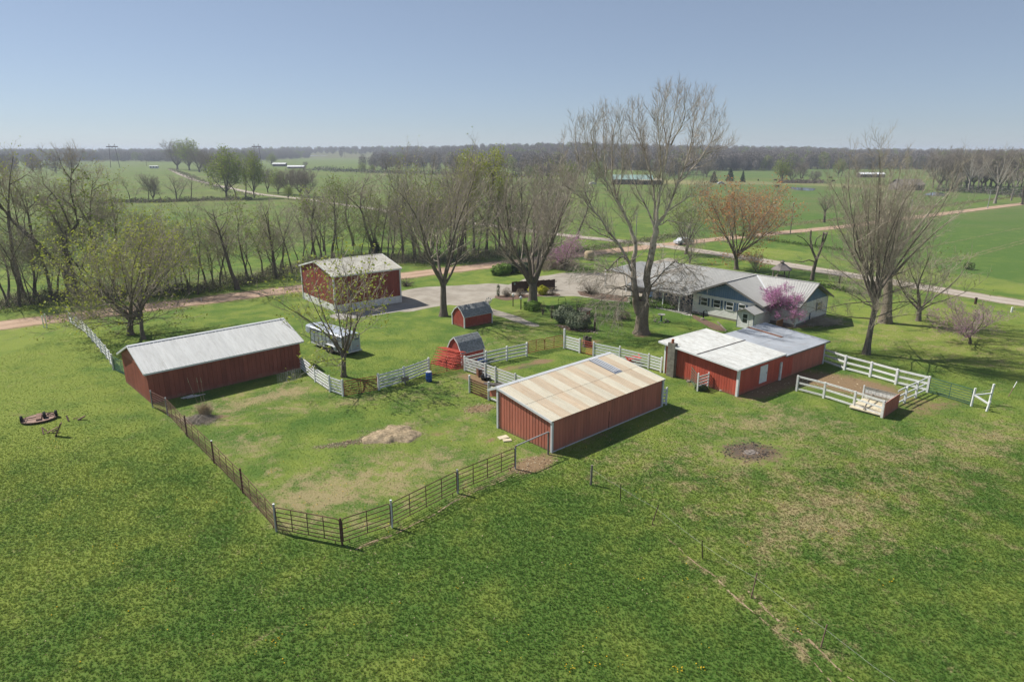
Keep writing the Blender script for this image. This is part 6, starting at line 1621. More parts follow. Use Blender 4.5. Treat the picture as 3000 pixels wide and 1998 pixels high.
ROW = [(25,899,650,'thin0',1.1),(58,899,630,'thin1',1.2),(90,893,700,'thin2',.9),(150,885,690,'thin2',.9),(262,862,640,'thinleaf0',1.2),(290,868,520,'thinleaf1',1.5),(345,815,600,'thin1',1),(330,850,545,'thinleaf2',1.4),(470,862,640,'thinleaf1',1.1),(500,868,660,'thinleaf2',1.1),(555,863,660,'thin0',.9),(579,863,640,'thinleaf1',1.1),(603,832,570,'thin2',1.1),(630,838,690,'thinleaf2',1.0),(647,842,650,'thin1',.9),(664,822,640,'thinleaf0',.9),(696,848,575,'vase0',1.2),(720,822,650,'thin0',1),(742,815,640,'thin2',1),(769,810,640,'thin1',1),(811,816,580,'vase1',.95),(830,800,600,'thin0',1.1),(856,800,585,'thin2',1),(874,778,640,'thin1',1),(888,790,600,'thin0',1),(910,756,590,'vase2',.8),(949,737,540,'thin1',1.1),(980,760,650,'thin2',1),(1000,745,660,'thin0',1),(1036,721,528,'vaseleaf',.95),(1059,745,610,'thinleaf0',1),(1103,740,550,'thinleaf2',1.25),(1146,776,600,'thin0',1.2),(1165,770,640,'thin1',1.1),(1182,768,560,'vase1',.9),(1215,762,500,'vase2',.95),(1240,768,560,'vase0',.9),(1262,765,600,'thin2',1.2),(1324,762,455,'tallbare',.85),(1359,737,452,'tallbare',.8),(1388,745,448,'tallgreen',.8),(1425,740,440,'tallgreen',.85),(1462,735,470,'tallbare',.75),(1500,742,500,'vase0',.9),(1535,738,470,'tallbare',.7),(1590,735,480,'tallbare',.75),(1620,740,520,'vase1',.9),(1690,700,500,'vase2',.9),(1180,735,470,'tallbare',.7),(1265,722,450,'tallbare',.75)]
for i in range(62):
    a = rgT.uniform(-15, 1650); yb = float(np.interp(a, [-20,0,220,560,700,830,1000,1200,1480,1650],[900,893,862,856,832,800,758,765,742,735])) - abs(rgT.gauss(0,9))
    hgt = rgT.uniform(110,250) if a < 1100 else rgT.uniform(150,280)
    ROW.append((a, yb, yb-hgt, rgT.choice(['thin0','thin1','thin2','thin3','thinleaf3','thinleaf1','thinleaf0','thinleaf1','thinleaf2','thinleaf3','thinleaf1']), rgT.uniform(.8,1.5)))
ROW.sort(key=lambda r: r[0])
def nth(i):
    if i < 20: return ORD[i]
    tens, u = divmod(i+1, 10)
    if u == 0: return {3:'thirtieth',4:'fortieth',5:'fiftieth',6:'sixtieth',7:'seventieth',8:'eightieth'}[tens]
    return {2:'twenty',3:'thirty',4:'forty',5:'fifty',6:'sixty',7:'seventy'}[tens] + '-' + ORD[u-1]
WORDK = dict(thin='slender bare', thinleaf='slender leafing', vase='forked bare', vaseleaf='forked budding', tallbare='tall bare', tallgreen='tall yellow-green')
half = (len(ROW)+1)//2
for i, (a, b, c_, k, w) in enumerate(ROW):
    kk = k.rstrip('0123')
    if i < half: lab = '%s tree, %s from the left in the row beyond the dirt road' % (WORDK[kk], nth(i))
    else: lab = '%s tree, %s from the right in the row beyond the dirt road' % (WORDK[kk], nth(len(ROW)-1-i))
    tilt(plant(k, lab, a, b, c_, 'row_tree', 'trees in the row beyond the dirt road', w), .03)
SPW2 = dict(SP_WOOD, L1=5, k2=9, L2=2.3, k3=6, k4=4, tw=.0095)
uniq('budding_tree', 'tall airy yellow-green tree at the left edge beyond the dirt road', 70, 872, 445, leader_tree(301, 17, .24, SPW2, (.30,.60,.42), .28, 19, (-.02,0), .06), 'bark_dark', 'twig', 'leaf_new', lsize=.17, keep=.35, lspread=.14)
uniq('budding_tree', 'airy yellow-green tree rising behind the leafy pair, right of the old tree', 300, 852, 490, leader_tree(302, 15, .22, SPW2, (.30,.60,.42), .25, 18, (.02,0), .06), 'bark_dark', 'twig', 'leaf_new', lsize=.17, keep=.45, lspread=.14)
uniq('budding_tree', 'airy olive-green tree between the old tree and the left edge', 150, 868, 500, leader_tree(303, 14, .2, SPW2, (.27,.60,.42), .3, 16, (0,.0), .07), 'bark_dark', 'twig', 'leaf_green', lsize=.16, keep=.3, lspread=.14)
MID = [(437,591,508,'thin0',1.7,'left one of two small trees in the middle of the left field'),(450,591,515,'round',.9,'right one of two small trees in the middle of the left field'),(475,589,545,'thin2',1.6,'tiny sapling right of the two small field trees'),(517,589,512,'vase1',1.2,'left small bare tree at the brushy field edge'),(528,590,520,'thin1',1.5,'right small bare tree at the brushy field edge'),(560,586,508,'vase0',1.0,'small forked tree at the end of the field hedge'),
 (382,590,520,'thinleaf0',2,'first thin tree left of the two small field trees'),(396,590,540,'thin2',1.8,'second thin tree left of the two small field trees'),
 (520,497,413,'round',1.1,'tall bare tree left of the far farm road brow'),(556,500,414,'roundgreen',1.0,'tall budding green tree at the top of the far farm road'),(585,505,438,'round',1.2,'wide bare tree beside the far farm road'),(610,520,445,'round',1.0,'bare tree second down the far farm road'),(665,583,441,'roundgreen',.85,'large green-topped tree beside the far farm road'),(692,581,470,'thin1',1.6,'thin bare tree between two green-topped trees'),(720,580,462,'vase0',1.0,'bare forked tree between two green-topped trees'),(745,580,452,'roundgreen',.7,'narrow green-topped tree beside the far farm road'),(640,535,455,'round',1.0,'bare tree behind the large green-topped tree'),(785,565,492,'round',.9,'brown bare tree right of the narrow green-topped tree'),(815,570,500,'roundgreen',.9,'small olive tree in the far roadside clump'),(845,572,497,'round',1.0,'left tree of the round brown clump by the far road'),(880,576,493,'round',1.0,'middle tree of the round brown clump by the far road'),(905,579,500,'round',.9,'right tree of the round brown clump by the far road'),
 (845,585,545,'roundgreen',1.0,'low olive bush in front of the round brown clump'),
 (795,485,452,'roundgreen',1.0,'small green tree in the far field beyond the brown clump'),(895,492,474,'round',1.0,'small dark tree in the far field left of the white strip'),(1060,505,478,'roundgreen',1.2,'green tree in the far hedgerow, left one'),(1090,506,484,'roundgreen',1.0,'green tree in the far hedgerow, right one'),(1120,500,462,'round',.8,'dark tree behind the far hedgerow'),(1170,505,455,'round',.9,'grey tree at the right end of the far hedgerow'),
 (2290,535,470,'roundgreen',1.0,'pale green tree at the left end of the cattle pond copse'),(2346,533,475,'round',.95,'dark bare tree in the cattle pond copse'),(2318,534,490,'round',1.1,'low brown tree in the middle of the cattle pond copse'),(2385,535,500,'round',1.2,'low bare tree at the right end of the cattle pond copse'),(2455,517,470,'roundgreen',.9,'green tree at the edge of the far emerald field'),(2465,516,462,'vase0',1.1,'bare tree at the edge of the far emerald field'),(2510,515,455,'round',.9,'bare tree right of the far emerald field'),
 (2070,520,470,'round',1.0,'bare tree behind the far evergreens'),(1780,560,470,'vase2',1.2,'bare tree left of the far green-roofed house'),(1745,540,475,'roundgreen',1.0,'olive tree behind the far green-roofed house'),(1665,560,480,'roundgreen',1.0,'olive tree seen left of the sycamore crown'),
 (2838,563,440,'whitesyc',.9,'white-limbed sycamore, left of the pair at the far right wood'),(2914,597,432,'whitesyc',.85,'dark-trunked white-limbed sycamore leaning by the far dirt road'),(2962,588,470,'whitesyc',.7,'slim white-limbed sycamore right of the leaning one'),(2862,562,455,'whitesyc',.7,'white-limbed sycamore behind the left one of the pair'),(2995,600,435,'tallbare',1.2,'dark bare tree at the right edge of the far wood'),(2792,565,505,'round',.9,'small orange-brown tree at the start of the far lane')]
for a, b, c_, k, w, lab in MID:
    plant(k, lab, a, b, c_, 'field_tree' if k != 'whitesyc' else 'white_sycamore', 'trees scattered in the far fields' if k != 'whitesyc' else 'white sycamores by the far wood', w)
# the wood behind the white sycamores
k_ = 0
for i in range(26):
    a = 2735 + i*13 + rgT.uniform(-5,5); b = 556 - rgT.uniform(0,14) + max(0,(a-2950)*.1); t_ = rgT.uniform(436,462)
    key = rgT.choice(['tallbare','round','tallbare','round','roundgreen'])
    plant(key, '%s tree of the wood at the right edge, %s from its left end' % ({'tallbare':'tall bare','round':'broad bare','roundgreen':'budding olive'}[key], nth(i)), a, b, t_, 'wood_tree', 'trees of the wood at the right edge', .9 if key == 'tallbare' else 1.05)
# evergreens far off and one cedar in the row
def conifer(seed, H, r):
    rg = np.random.default_rng(seed); n = int(900)
    T = Tree(seed); T.trunk.append(([(0,0,0),(0,0,H*.5),(0,0,H*.95)], [.16,.1,.03], 6, 0))
    t = rg.uniform(0,1,n)**.7; z = H*(.08+.92*(1-t)); rad = r*t**.8*rg.uniform(.35,1.05,n)+.05; a = rg.uniform(0,6.28,n)
    pts = np.stack([rad*np.cos(a), rad*np.sin(a), z - .15*rad], -1)
    lv = leaf_quads(rg, pts, .5, 2, .16)
    return tubes_mesh(T.trunk, 'trunk', [M['bark_dark']]), tubes_mesh([([(0,0,H*.3),(0,0,H)],[.06,.02],3,0)], 'crown', [M['bark_dark'], M['evergreen']], lv)
for i, (a, b, c_, w, lab) in enumerate([(2090,537,503,1.2,'rounded dark evergreen, left of the three far evergreens'),(2138,532,494,1.1,'rounded dark evergreen, middle of the three far evergreens'),(2175,535,502,.8,'narrow dark evergreen, right of the three far evergreens'),(1100,742,695,1.3,'dark low cedar at the foot of the row beyond the garage'),(1525,795,775,1.1,'x')]):
    if lab == 'x': continue
    tm, cm = conifer(90+i, 8, 2.6); bb = at(a, b); h = at_depth(a, c_, bb.y).z
    tree_thing('evergreen_tree', lab, tm, cm, bb, 0, (h/8*w, h/8*w, h/8), None)

# --- undergrowth below the row, scrubby hedges
def scrub(name, pl, width, n, hmax, mats, seed, size=.16, twigs=0):
    rg = np.random.default_rng(seed); P_ = [at(*p) for p in pl]
    seg = [(P_[i], P_[i+1], (P_[i+1]-P_[i]).length) for i in range(len(P_)-1)]; tot = sum(s[2] for s in seg)
    out = []; tw = []
    for k in range(n):
        d = rg.uniform(0, tot)
        for a, b, l in seg:
            if d <= l: break
            d -= l
        p = a.lerp(b, min(1, d/l)); nn = Vector((-(b-a).y, (b-a).x)).normalized()
        o = rg.normal(0, width); q = p.to_2d() + nn*o
        clump = .35 + .65*abs(math.sin(q.x*.9+1.3*math.sin(q.y*.7)))*abs(math.cos(q.x*.31+q.y*.23))
        h = hmax*clump*rg.uniform(.1,1)**1.2*math.exp(-(o/width)**2*.25)
        z0 = float(terrain(q.x, q.y))
        out.append((q.x, q.y, z0+h))
        if k < twigs:
            tw.append(([(q.x,q.y,z0),(q.x+rg.normal(0,.2),q.y+rg.normal(0,.2),z0+h*.7),(q.x+rg.normal(0,.5),q.y+rg.normal(0,.5),z0+h*1.5+.3)],[.02,.015,.008],3,0))
    lv = leaf_quads(rg, out, size, 2, .18)
    me = tubes_mesh(tw or [([out[0],tuple(np.array(out[0])+[0,0,.2])],[.01,.005],3,0)], name, [M['twig'], *[M[m] for m in mats]], lv)
    if len(mats) > 1:
        mi = np.empty(len(me.polygons), np.int32); me.polygons.foreach_get('material_index', mi)
        sel = np.where(mi == 1)[0]; mi[sel] = 1 + rg.integers(0, len(mats), len(sel)); me.polygons.foreach_set('material_index', mi)
    o = bpy.data.objects.new(name, me); C.objects.link(o); o['kind'] = 'stuff'
    return o
scrub('undergrowth', [(-150,915),(60,895),(220,868),(400,865),(560,855),(700,832),(830,808)], 1.4, 12000, 2.3, ['vine','brush','vine','brush'], 1, .17, 1500)
scrub('undergrowth', [(830,800),(1000,765),(1200,770),(1330,762),(1480,745),(1640,735)], 2.0, 10000, 2.6, ['brush','vine','brush'], 2, .17, 1600)
scrub('undergrowth', [(-100,930),(100,905),(300,878),(500,868),(700,845)], .5, 3000, .5, ['vine','leaf_green'], 3, .15)
scrub('hedgerow', [(280,598),(380,592),(450,594),(560,589),(740,585)], 2.5, 4000, 2.2, ['brush','vine'], 4, .4, 600)
scrub('hedgerow', [(930,498),(1010,503),(1130,508),(1290,512),(1560,520)], 8, 3000, 5, ['forest_grey','vine'], 5, 1.1, 200)
scrub('hedgerow', [(500,497),(560,520),(650,560),(760,578)], 2.0, 2500, 2.6, ['brush','vine'], 6, .45, 300)
scrub('roadside_weeds', [(2200,672),(2480,642),(2700,612),(3000,575)], 1.2, 5000, .9, ['straw' if False else 'brush','leaf_bud'], 7, .2, 500)
scrub('roadside_weeds', [(1560,745),(1700,735),(1850,715),(2000,690)], 1.6, 3000, 1.0, ['brush','vine'], 8, .2, 500)
scrub('iris_bed', [(2230,812),(2330,828),(2420,842),(2520,862)], .35, 2600, .5, ['vine','box'], 9, .2)
scrub('roadside_weeds', [(2160,690),(2260,705),(2370,722),(2480,735)], .7, 2500, .5, ['box','vine'], 10, .22)
scrub('copse_brush', [(2280,536),(2330,537),(2410,537)], 3, 1500, 3.5, ['forest_grey','brush'], 11, .7, 200)
scrub('garden_brush', [(1480,790),(1560,785),(1620,790),(1680,778)], 1.5, 3000, 2.2, ['brush','brush'], 12, .14, 1500)
scrub('wood_brush', [(2745,560),(2850,562),(2950,570),(3060,582)], 4, 4000, 4, ['forest_grey','vine'], 13, .6, 400)

# ------------------------------------------------------------------ far woods: one mass each of instanced crowns
def far_tree(seed, H, green):
    rg = np.random.default_rng(seed); T = Tree(seed)
    T.trunk.append(([(0,0,-.5),(0,0,H*.3),(rg.normal(0,.3),0,H*.75)], [.35,.28,.08], 5, 0))
    for k in range(7):
        a = rg.uniform(0,6.28); s = rg.uniform(.25,.7)
        T.trunk.append(([(0,0,H*rg.uniform(.2,.4)),(math.cos(a)*H*.2*s,math.sin(a)*H*.2*s,H*.62),(math.cos(a)*H*.33*s,math.sin(a)*H*.33*s,H*.92)],[.16,.1,.04],3,0))
    n = 330
    u = rg.normal(0,1,(n,3)); u /= np.linalg.norm(u,axis=1,keepdims=True); r = rg.uniform(.25,1,(n,1))**.5
    pts = u*r*np.array([H*.34,H*.34,H*.43]) + np.array([0,0,H*.54])
    lv = leaf_quads(rg, pts, H*.055, 3, H*.03)
    return tubes_mesh(T.trunk, 'far_tree', [M['twig_grey'], M['forest_green' if green else 'forest_grey']], lv)
FT = []
spots = [(250,470),(620,474),(1000,465),(2230,495)]
fl = ['grey bare tree at the far field edge below the left skyline','olive budding tree at the far field edge left of the white roof','grey bare tree at the far field edge beyond the white strip','grey bare tree on the far edge of the emerald field']
for i in range(4):
    me = far_tree(200+i, 16, i == 1)
    b = at(*spots[i]); b.z = float(terrain(b.x, b.y))
    o = inst('far_tree', me, None, b); tag(o, fl[i], 'tree'); FT.append(o)
def forest(name, pts, seed, weights=(4,1.6,4,4)):
    me = bpy.data.meshes.new(name); me.from_pydata(pts, [], []); me.update()
    rg = np.random.default_rng(seed); n = len(pts)
    idx = rg.choice(4, n, p=np.array(weights)/sum(weights)).astype(np.int32)
    a = me.attributes.new('pick','INT','POINT'); a.data.foreach_set('value', idx)
    a = me.attributes.new('size','FLOAT','POINT'); a.data.foreach_set('value', rg.uniform(.55,1.25,n).astype(np.float32))
    a = me.attributes.new('turn','FLOAT','POINT'); a.data.foreach_set('value', rg.uniform(0,6.28,n).astype(np.float32))
    o = bpy.data.objects.new(name, me); C.objects.link(o); o['kind'] = 'stuff'
    ng = bpy.data.node_groups.new(name + '_scatter', 'GeometryNodeTree')
    ng.interface.new_socket('Geometry', in_out='INPUT', socket_type='NodeSocketGeometry'); ng.interface.new_socket('Geometry', in_out='OUTPUT', socket_type='NodeSocketGeometry')
    gi = ng.nodes.new('NodeGroupInput'); go = ng.nodes.new('NodeGroupOutput')
    m2p = ng.nodes.new('GeometryNodeMeshToPoints'); ng.links.new(gi.outputs[0], m2p.inputs[0])
    gti = ng.nodes.new('GeometryNodeGeometryToInstance')
    for f in reversed(FT):
        oi = ng.nodes.new('GeometryNodeObjectInfo'); oi.inputs['Object'].default_value = f; ng.links.new(oi.outputs['Geometry'], gti.inputs[0])
    ip = ng.nodes.new('GeometryNodeInstanceOnPoints'); ip.inputs['Pick Instance'].default_value = True
    ng.links.new(m2p.outputs[0], ip.inputs['Points']); ng.links.new(gti.outputs[0], ip.inputs['Instance'])
    def na(nm, ty):
        q = ng.nodes.new('GeometryNodeInputNamedAttribute'); q.data_type = ty; q.inputs['Name'].default_value = nm; return q.outputs['Attribute']
    ng.links.new(na('pick','INT'), ip.inputs['Instance Index'])
    cx = ng.nodes.new('ShaderNodeCombineXYZ'); ng.links.new(na('turn','FLOAT'), cx.inputs[2]); ng.links.new(cx.outputs[0], ip.inputs['Rotation'])
    ng.links.new(na('size','FLOAT'), ip.inputs['Scale'])
    ng.links.new(ip.outputs[0], go.inputs[0])
    o.modifiers.new('scatter','NODES').node_group = ng
    return o
rg = np.random.default_rng(31); pts = []
for i in range(8500):
    px = rg.uniform(-700, 3700); ye = float(edge_y(px)); dep = rg.uniform(0,1)**1.7
    y = ye + 12 + dep*900 + rg.normal(0,6)
    # the line of the wood breaks up at a few clearings
    if 905 < px < 1100 and y < ye + 330: continue
    if 2740 < px and y < ye + 60: continue
    x = (px - 1500)/FPX*(y*CP + CAM_H*SP); pts.append((x, y, float(terrain(x, y)) - .3))
forest('far_forest', pts, 1)
pts = []
for i in range(260):   # scattered nearer tree belts
    c_ = [(30,500,180,8),(700,490,60,8),(1180,492,130,10),(1400,500,130,12),(1600,512,130,14),(1990,513,60,8),(1240,478,100,6)][rg.integers(0,7)]
    px = c_[0] + rg.normal(0, c_[2]*.5); py = c_[1] + rg.normal(0, c_[3]*.5)
    b = at(px, max(py, 470)); pts.append((b.x, b.y, float(terrain(b.x,b.y))-.3))
forest('far_tree_belt', pts, 2, (3,2,3,2))

# ------------------------------------------------------------------ far buildings, poles and pylons
def far_house(name, label, cat, px, py, L, W, h, rh, rot, wall, roof, open_front=False, z=None):
    b = at(px, py); b.z = float(terrain(b.x, b.y)); t = thing(name, label, cat, b, rot)
    m = MB(); m.prism([(-L/2,-W/2,0),(-L/2,W/2,0),(-L/2,W/2,h),(-L/2,0,h+rh-.08),(-L/2,-W/2,h)], (L,0,0)); m.build('wall', wall, t)
    for s in (-1,1):
        m = MB(); m.prism([(-L/2-.4,s*(W/2+.5),h-.12),(L/2+.4,s*(W/2+.5),h-.12),(L/2+.4,0,h+rh),(-L/2-.4,0,h+rh)], (0,0,.12)); m.build('roof', roof, t)
    for k in range(3):
        m = MB(); x = -L/2 + (k+.5)*L/3; m.box(x-L*.07, x+L*.07, -W/2-.05, -W/2-.01, h*.3, h*.8); m.build('window', M['far_dark'], t)
    return t
far_house('far_barn', 'small white gabled barn below the left skyline', 'barn', 382, 471, 15, 10, 3.4, 3, .3, M['far_white'], M['far_white'])
far_house('far_barn', 'low white shed with rounded look at the end of the left field', 'shed', 467, 471, 8, 6, 2.5, 2.5, .2, M['far_white'], M['far_white'])
far_house('far_trailer', 'white box trailer parked by the brow of the far farm road', 'trailer', 452, 494, 9, 3, 2.6, .3, .1, M['far_white'], M['far_white'])
far_house('far_barn', 'long white-roofed shed among the trees left of the far clump', 'shed', 820, 488, 16, 8, 3, 1.2, .05, M['far_dark'], M['far_white'])
far_house('far_barn', 'pale low shed right of the long white-roofed shed', 'shed', 868, 494, 18, 8, 2, 1.2, .1, M['far_brown'], M['far_white'])
far_house('far_house', 'far house with pale green roof and cream eaves behind the sycamore', 'house', 1850, 540, 24, 12, 3, 2.4, -.12, M['far_dark'], M['far_green'])
far_house('far_house', 'low side wing of the far green-roofed house with cream roof', 'house', 1905, 541, 14, 8, 2.6, 1.2, -.12, M['far_dark'], M['cream_floor'])
far_house('far_barn', 'white-roofed open shed in the far field right of the copse', 'shed', 2550, 520, 17, 9, 2.4, 1.2, -.15, M['far_dark'], M['far_white'])
far_house('far_house', 'grey-brown roofed house seen through the tall tan-budded tree', 'house', 2655, 557, 13, 9, 2.8, 2.6, .1, M['far_brown'], M['far_brown'])
far_house('far_house', 'distant house on the wooded hill left of centre', 'house', 842, 441, 30, 14, 5, 4, .1, M['far_white'], M['far_dark'])
t = at(1000, 462.5); 
b = at(915, 463); b2 = at(1092, 462); 
GH = thing('white_cover', 'long low white strip of row covers beside the far wood', 'row cover', (b.x, b.y, float(terrain(b.x, b.y))), math.atan2(b2.y-b.y, b2.x-b.x))
LG = (b2-b).length
for k in range(4):
    m = MB(); m.prism([(0,k*9,0),(0,k*9+2,2.6),(0,k*9+5,2.6),(0,k*9+7,0)], (LG*(1-.06*k),0,0)); m.build('cover', M['far_white'], GH)
def pole(label, px, py, pyt, arm=0, name='utility_pole', mat='wood_grey', r=.13):
    b = at(px, py); b.z = float(terrain(b.x,b.y)); h = at_depth(px, pyt, b.y).z - b.z
    t = thing(name, label, 'pole', b); m = MB(); m.tube([(0,0,-.1),(0,0,h)], r, 8, r*.75); m.build('shaft', M[mat], t)
    if arm:
        m = MB(); m.box(-arm/2,arm/2,-.06,.06,h-.35,h-.2); m.build('crossarm', M[mat], t)
        m = MB(); m.lathe([(.1,h-.1),(.13,h+.05),(.05,h+.18)], 8); m.build('cap', M['trim'], t)
    return t
pole('grey utility pole standing at the dirt road right of the orange maple', 2315, 686, 595, .5)
pole('pale thin pole seen through the fork of the sycamore', 1861, 730, 625, 0, mat='post_grey', r=.1)
pole('grey utility pole by the far dirt road behind the tan-budded tree', 2665, 637, 585, .4, mat='post_grey')
pole('slim grey pole beside the leaning white sycamore', 2893, 612, 557, 0, mat='post_grey')
pole('short dark pole beside the gravel road behind the farmhouse roof', 2459, 828, 808, 0, mat='wood_dark_gap_shade')
def pylon(label, px, py, pyt, w):
    b = at(px, py); b.z = float(terrain(b.x,b.y)); h = at_depth(px, pyt, b.y).z - b.z
    t = thing('power_pylon', label, 'pylon', b, .15)
    for s in (-1,1):
        m = MB(); m.tube([(s*w*.62,0,0),(s*w*.38,0,h)], .3, 6, .22); m.build('leg', M['wood_dark_gap_shade'], t)
    m = MB(); m.box(-w*.8,w*.8,-.18,.18,h*.86,h*.9); m.build('crossarm', M['wood_dark_gap_shade'], t)
    for s in (-1,1):
        m = MB(); m.beam((s*w*.38,.05,h*.98),(0,.05,h*.82),.22,.22); m.build('brace', M['wood_dark_gap_shade'], t)
    return t
pylon('H-frame power pylon above the left field', 338, 492, 422, 8)
pylon('H-frame power pylon right of the tall trees on the left skyline', 757, 488, 422, 7)
pylon('small H-frame power pylon behind the white strip', 1005, 466, 432, 8)
pole('thin dark pole with a crossarm in the left field', 430, 487, 469, 4, mat='wood_dark_gap_shade', r=.2)
# cattle
def cow_mesh():
    m = MB()
    prof = [(-1.15,.9,.18),(-1.0,1.0,.34),(-.5,.95,.42),(.1,.93,.44),(.6,1.0,.42),(.95,1.1,.3),(1.15,1.2,.2)]
    m.tube([(x,0,z) for x, z, r in prof], [r for x, z, r in prof], 10)
    m.tube([(1.0,0,1.15),(1.35,0,1.05),(1.6,0,.75),(1.75,0,.62)], [.22,.17,.16,.1], 8)
    for x in (-.85,.75):
        for y in (-.22,.22): m.tube([(x,y,.8),(x+.03,y,.4),(x,y,0)], [.15,.08,.07], 6)
    m.tube([(-1.15,0,1.0),(-1.25,0,.7),(-1.22,0,.4)], .035, 5)
    for y in (-1,1): m.tube([(1.4,y*.12,1.08),(1.38,y*.32,1.12)], [.06,.03], 5)
    return m.mesh('cow', M['cow'], True)
cme = cow_mesh()
for i, (a, b, ro, lab) in enumerate([(2271,531,.4,'dark cow nearest the left end of the cattle pond copse'),(2276,550,2.6,'dark cow grazing below the brown strip left of the pond'),(2432,524,.2,'dark cow on the pale path right of the copse'),(2441,534,3.0,'dark cow in front of the path right of the copse'),(2472,553,.9,'black cow grazing left of the grey-brown house'),(2221,531,1.2,'reddish cow left of the others by the brown strip')]):
    bb = at(a, b); o = inst('cow', cme, None, bb, (0,0,ro)); tag(o, lab, 'cow', 'cattle grazing in the far field')
# hay bale by the crossroads, cars
hb = at(1726,762); HB = thing('round_bale', 'round straw bale standing behind the bare brush left of the sycamore', 'hay bale', hb, .3)
m = MB(); m.lathe([(.05,-.7),(.8,-.7),(.88,-.6),(.9,0),(.88,.6),(.8,.7),(.05,.7)], 24, Matrix.Translation((0,0,.88)) @ Matrix.Rotation(R(90),4,'Y')); m.build('bale', M['hay'], HB, True)
def car(label, px, py, rot, mat):
    t = thing('parked_car', label, 'car', at(px, py), rot)
    m = MB(); m.prism([(-2.2,-.85,.35),(-2.2,-.85,.85),(-1.5,-.85,.95),(-1.0,-.85,1.42),(.5,-.85,1.45),(1.1,-.85,.98),(2.1,-.85,.88),(2.2,-.85,.4)], (0,1.7,0)); m.build('body', mat, t)
    m = MB(); m.prism([(-1.38,-.87,.97),(-.95,-.87,1.36),(.45,-.87,1.38),(.95,-.87,1.0)], (0,1.74,0)); m.build('window', M['glass'], t)
    for x in (-1.35,1.35):
        for y in (-.75,.75):
            w = MB(); w.lathe([(.12,-.1),(.33,-.1),(.33,.1),(.12,.1)], 12, Matrix.Translation((x,y,.33)) @ Matrix.Rotation(R(90),4,'X')); w.build('wheel', M['rubber'], t)
    return t
car('silver car parked beside the gravel road behind the bare bushy tree', 2003, 716, .4, M['car_silver'])
car('silver car parked by the far fence left of the evergreens', 2112, 540, .2, M['car_silver'])
car('white car parked beside the far green-roofed house', 1737, 541, .1, M['far_white'])

# ------------------------------------------------------------------ things standing about the yard
def bush(name, label, px, py, rx, rz, mat, seed, n=500, size=.12, z0=None, ry=None, group=None, boxy=False, cat='shrub', stems=6, rot=0.0, mat2=None):
    ry = ry or rx; rg = np.random.default_rng(seed); b = at(px, py); t = thing(name, label, cat, b, rot, group)
    if boxy:
        u = rg.uniform(-1,1,(n,3)); ax = rg.integers(0,3,n); u[np.arange(n),ax] = np.sign(u[np.arange(n),ax])*rg.uniform(.86,1.0,n)
        pts = u*np.array([rx,ry,rz]) + np.array([0,0,rz])
    else:
        u = rg.normal(0,1,(n,3)); u /= np.linalg.norm(u,axis=1,keepdims=True)
        lump = 1 + .22*np.sin(u[:,0]*4+seed)*np.cos(u[:,1]*5-seed*.7) + .12*np.sin(u[:,2]*7+seed)
        pts = u*(rg.uniform(.5,1,(n,1))**.35)*lump[:,None]*np.array([rx,ry,rz]) + np.array([0,0,rz*.95])
        pts = pts[pts[:,2] > .02]
    st = []
    for k in range(stems):
        a = rg.uniform(0,6.28); q = pts[rg.integers(0,len(pts))]
        st.append(([(.05*math.cos(a),.05*math.sin(a),-.03), tuple(q*np.array([.5,.5,.6])), tuple(q)], [.025,.015,.006], 4, 0))
    # leaves lie mostly facing outwards, two at a spot
    Q = np.repeat(pts, 2, 0); Q = Q + rg.normal(0, size*.35, Q.shape)
    nn = (Q - np.array([0,0,rz*.6]))/np.array([rx,ry,rz]) + np.array([0,0,.35]); nn /= np.linalg.norm(nn,axis=1,keepdims=True)+1e-9
    nn = nn + rg.normal(0,.45,nn.shape); nn /= np.linalg.norm(nn,axis=1,keepdims=True)
    ta = np.cross(nn, rg.normal(0,1,nn.shape)); ta /= np.linalg.norm(ta,axis=1,keepdims=True)+1e-9; tb_ = np.cross(nn, ta)
    ss = size*rg.uniform(.6,1.35,(len(Q),1)); lv = np.stack([Q-ta*ss*.5, Q-tb_*ss*.36, Q+ta*ss*.5, Q+tb_*ss*.36], 1)
    inst('foliage', tubes_mesh([st[0]], 'foliage', [M['bark_dark'], M[mat]], lv), t)
    inst('stem', tubes_mesh(st, 'stem', [M['bark_dark']]), t)
    return t
bush('rounded_shrub', 'large grey-green shrub, left one of the pair behind the tall white post', 1655, 943, 1.4, 1.0, 'holly', 1, 2400, .17)
bush('rounded_shrub', 'large grey-green shrub, right one of the pair behind the tall white post', 1694, 962, 1.35, .95, 'holly', 2, 2400, .17)
bush('clipped_hedge', 'square clipped bright green hedge at the edge of the garden', 1560, 908, .85, .5, 'box', 3, 2200, .12, boxy=True, rot=.7)
bush('twiggy_shrub', 'tall upright olive shrub behind the grey-green pair', 1690, 926, 1.1, 1.2, 'vine', 4, 420, .08, stems=60)
bush('dome_bush', 'dark brown dome-shaped bush on the lawn left of the sycamore trunk', 1823, 935, 1.05, .55, 'brush', 5, 700, .1, stems=30)
bush('golden_shrub', 'bright golden shrub in front of the dark board screen', 1590, 863, .78, .66, 'gold', 6, 1300, .14)
bush('golden_shrub', 'small golden shrub behind the trunk by the dark board screen', 1554, 858, .4, .45, 'gold', 7, 500, .12)
bush('bare_shrub', 'round greyish bare shrub at the left end of the dark board screen', 1485, 868, .75, .6, 'brush', 8, 500, .08, stems=60)
bush('bare_shrub', 'dark reddish shrub in front of the left half of the board screen', 1525, 869, .7, .6, 'brush', 9, 500, .08, stems=50)
bush('bare_shrub', 'dark reddish shrub at the right end of the board screen', 1617, 866, .8, .65, 'brush', 10, 500, .08, stems=50)
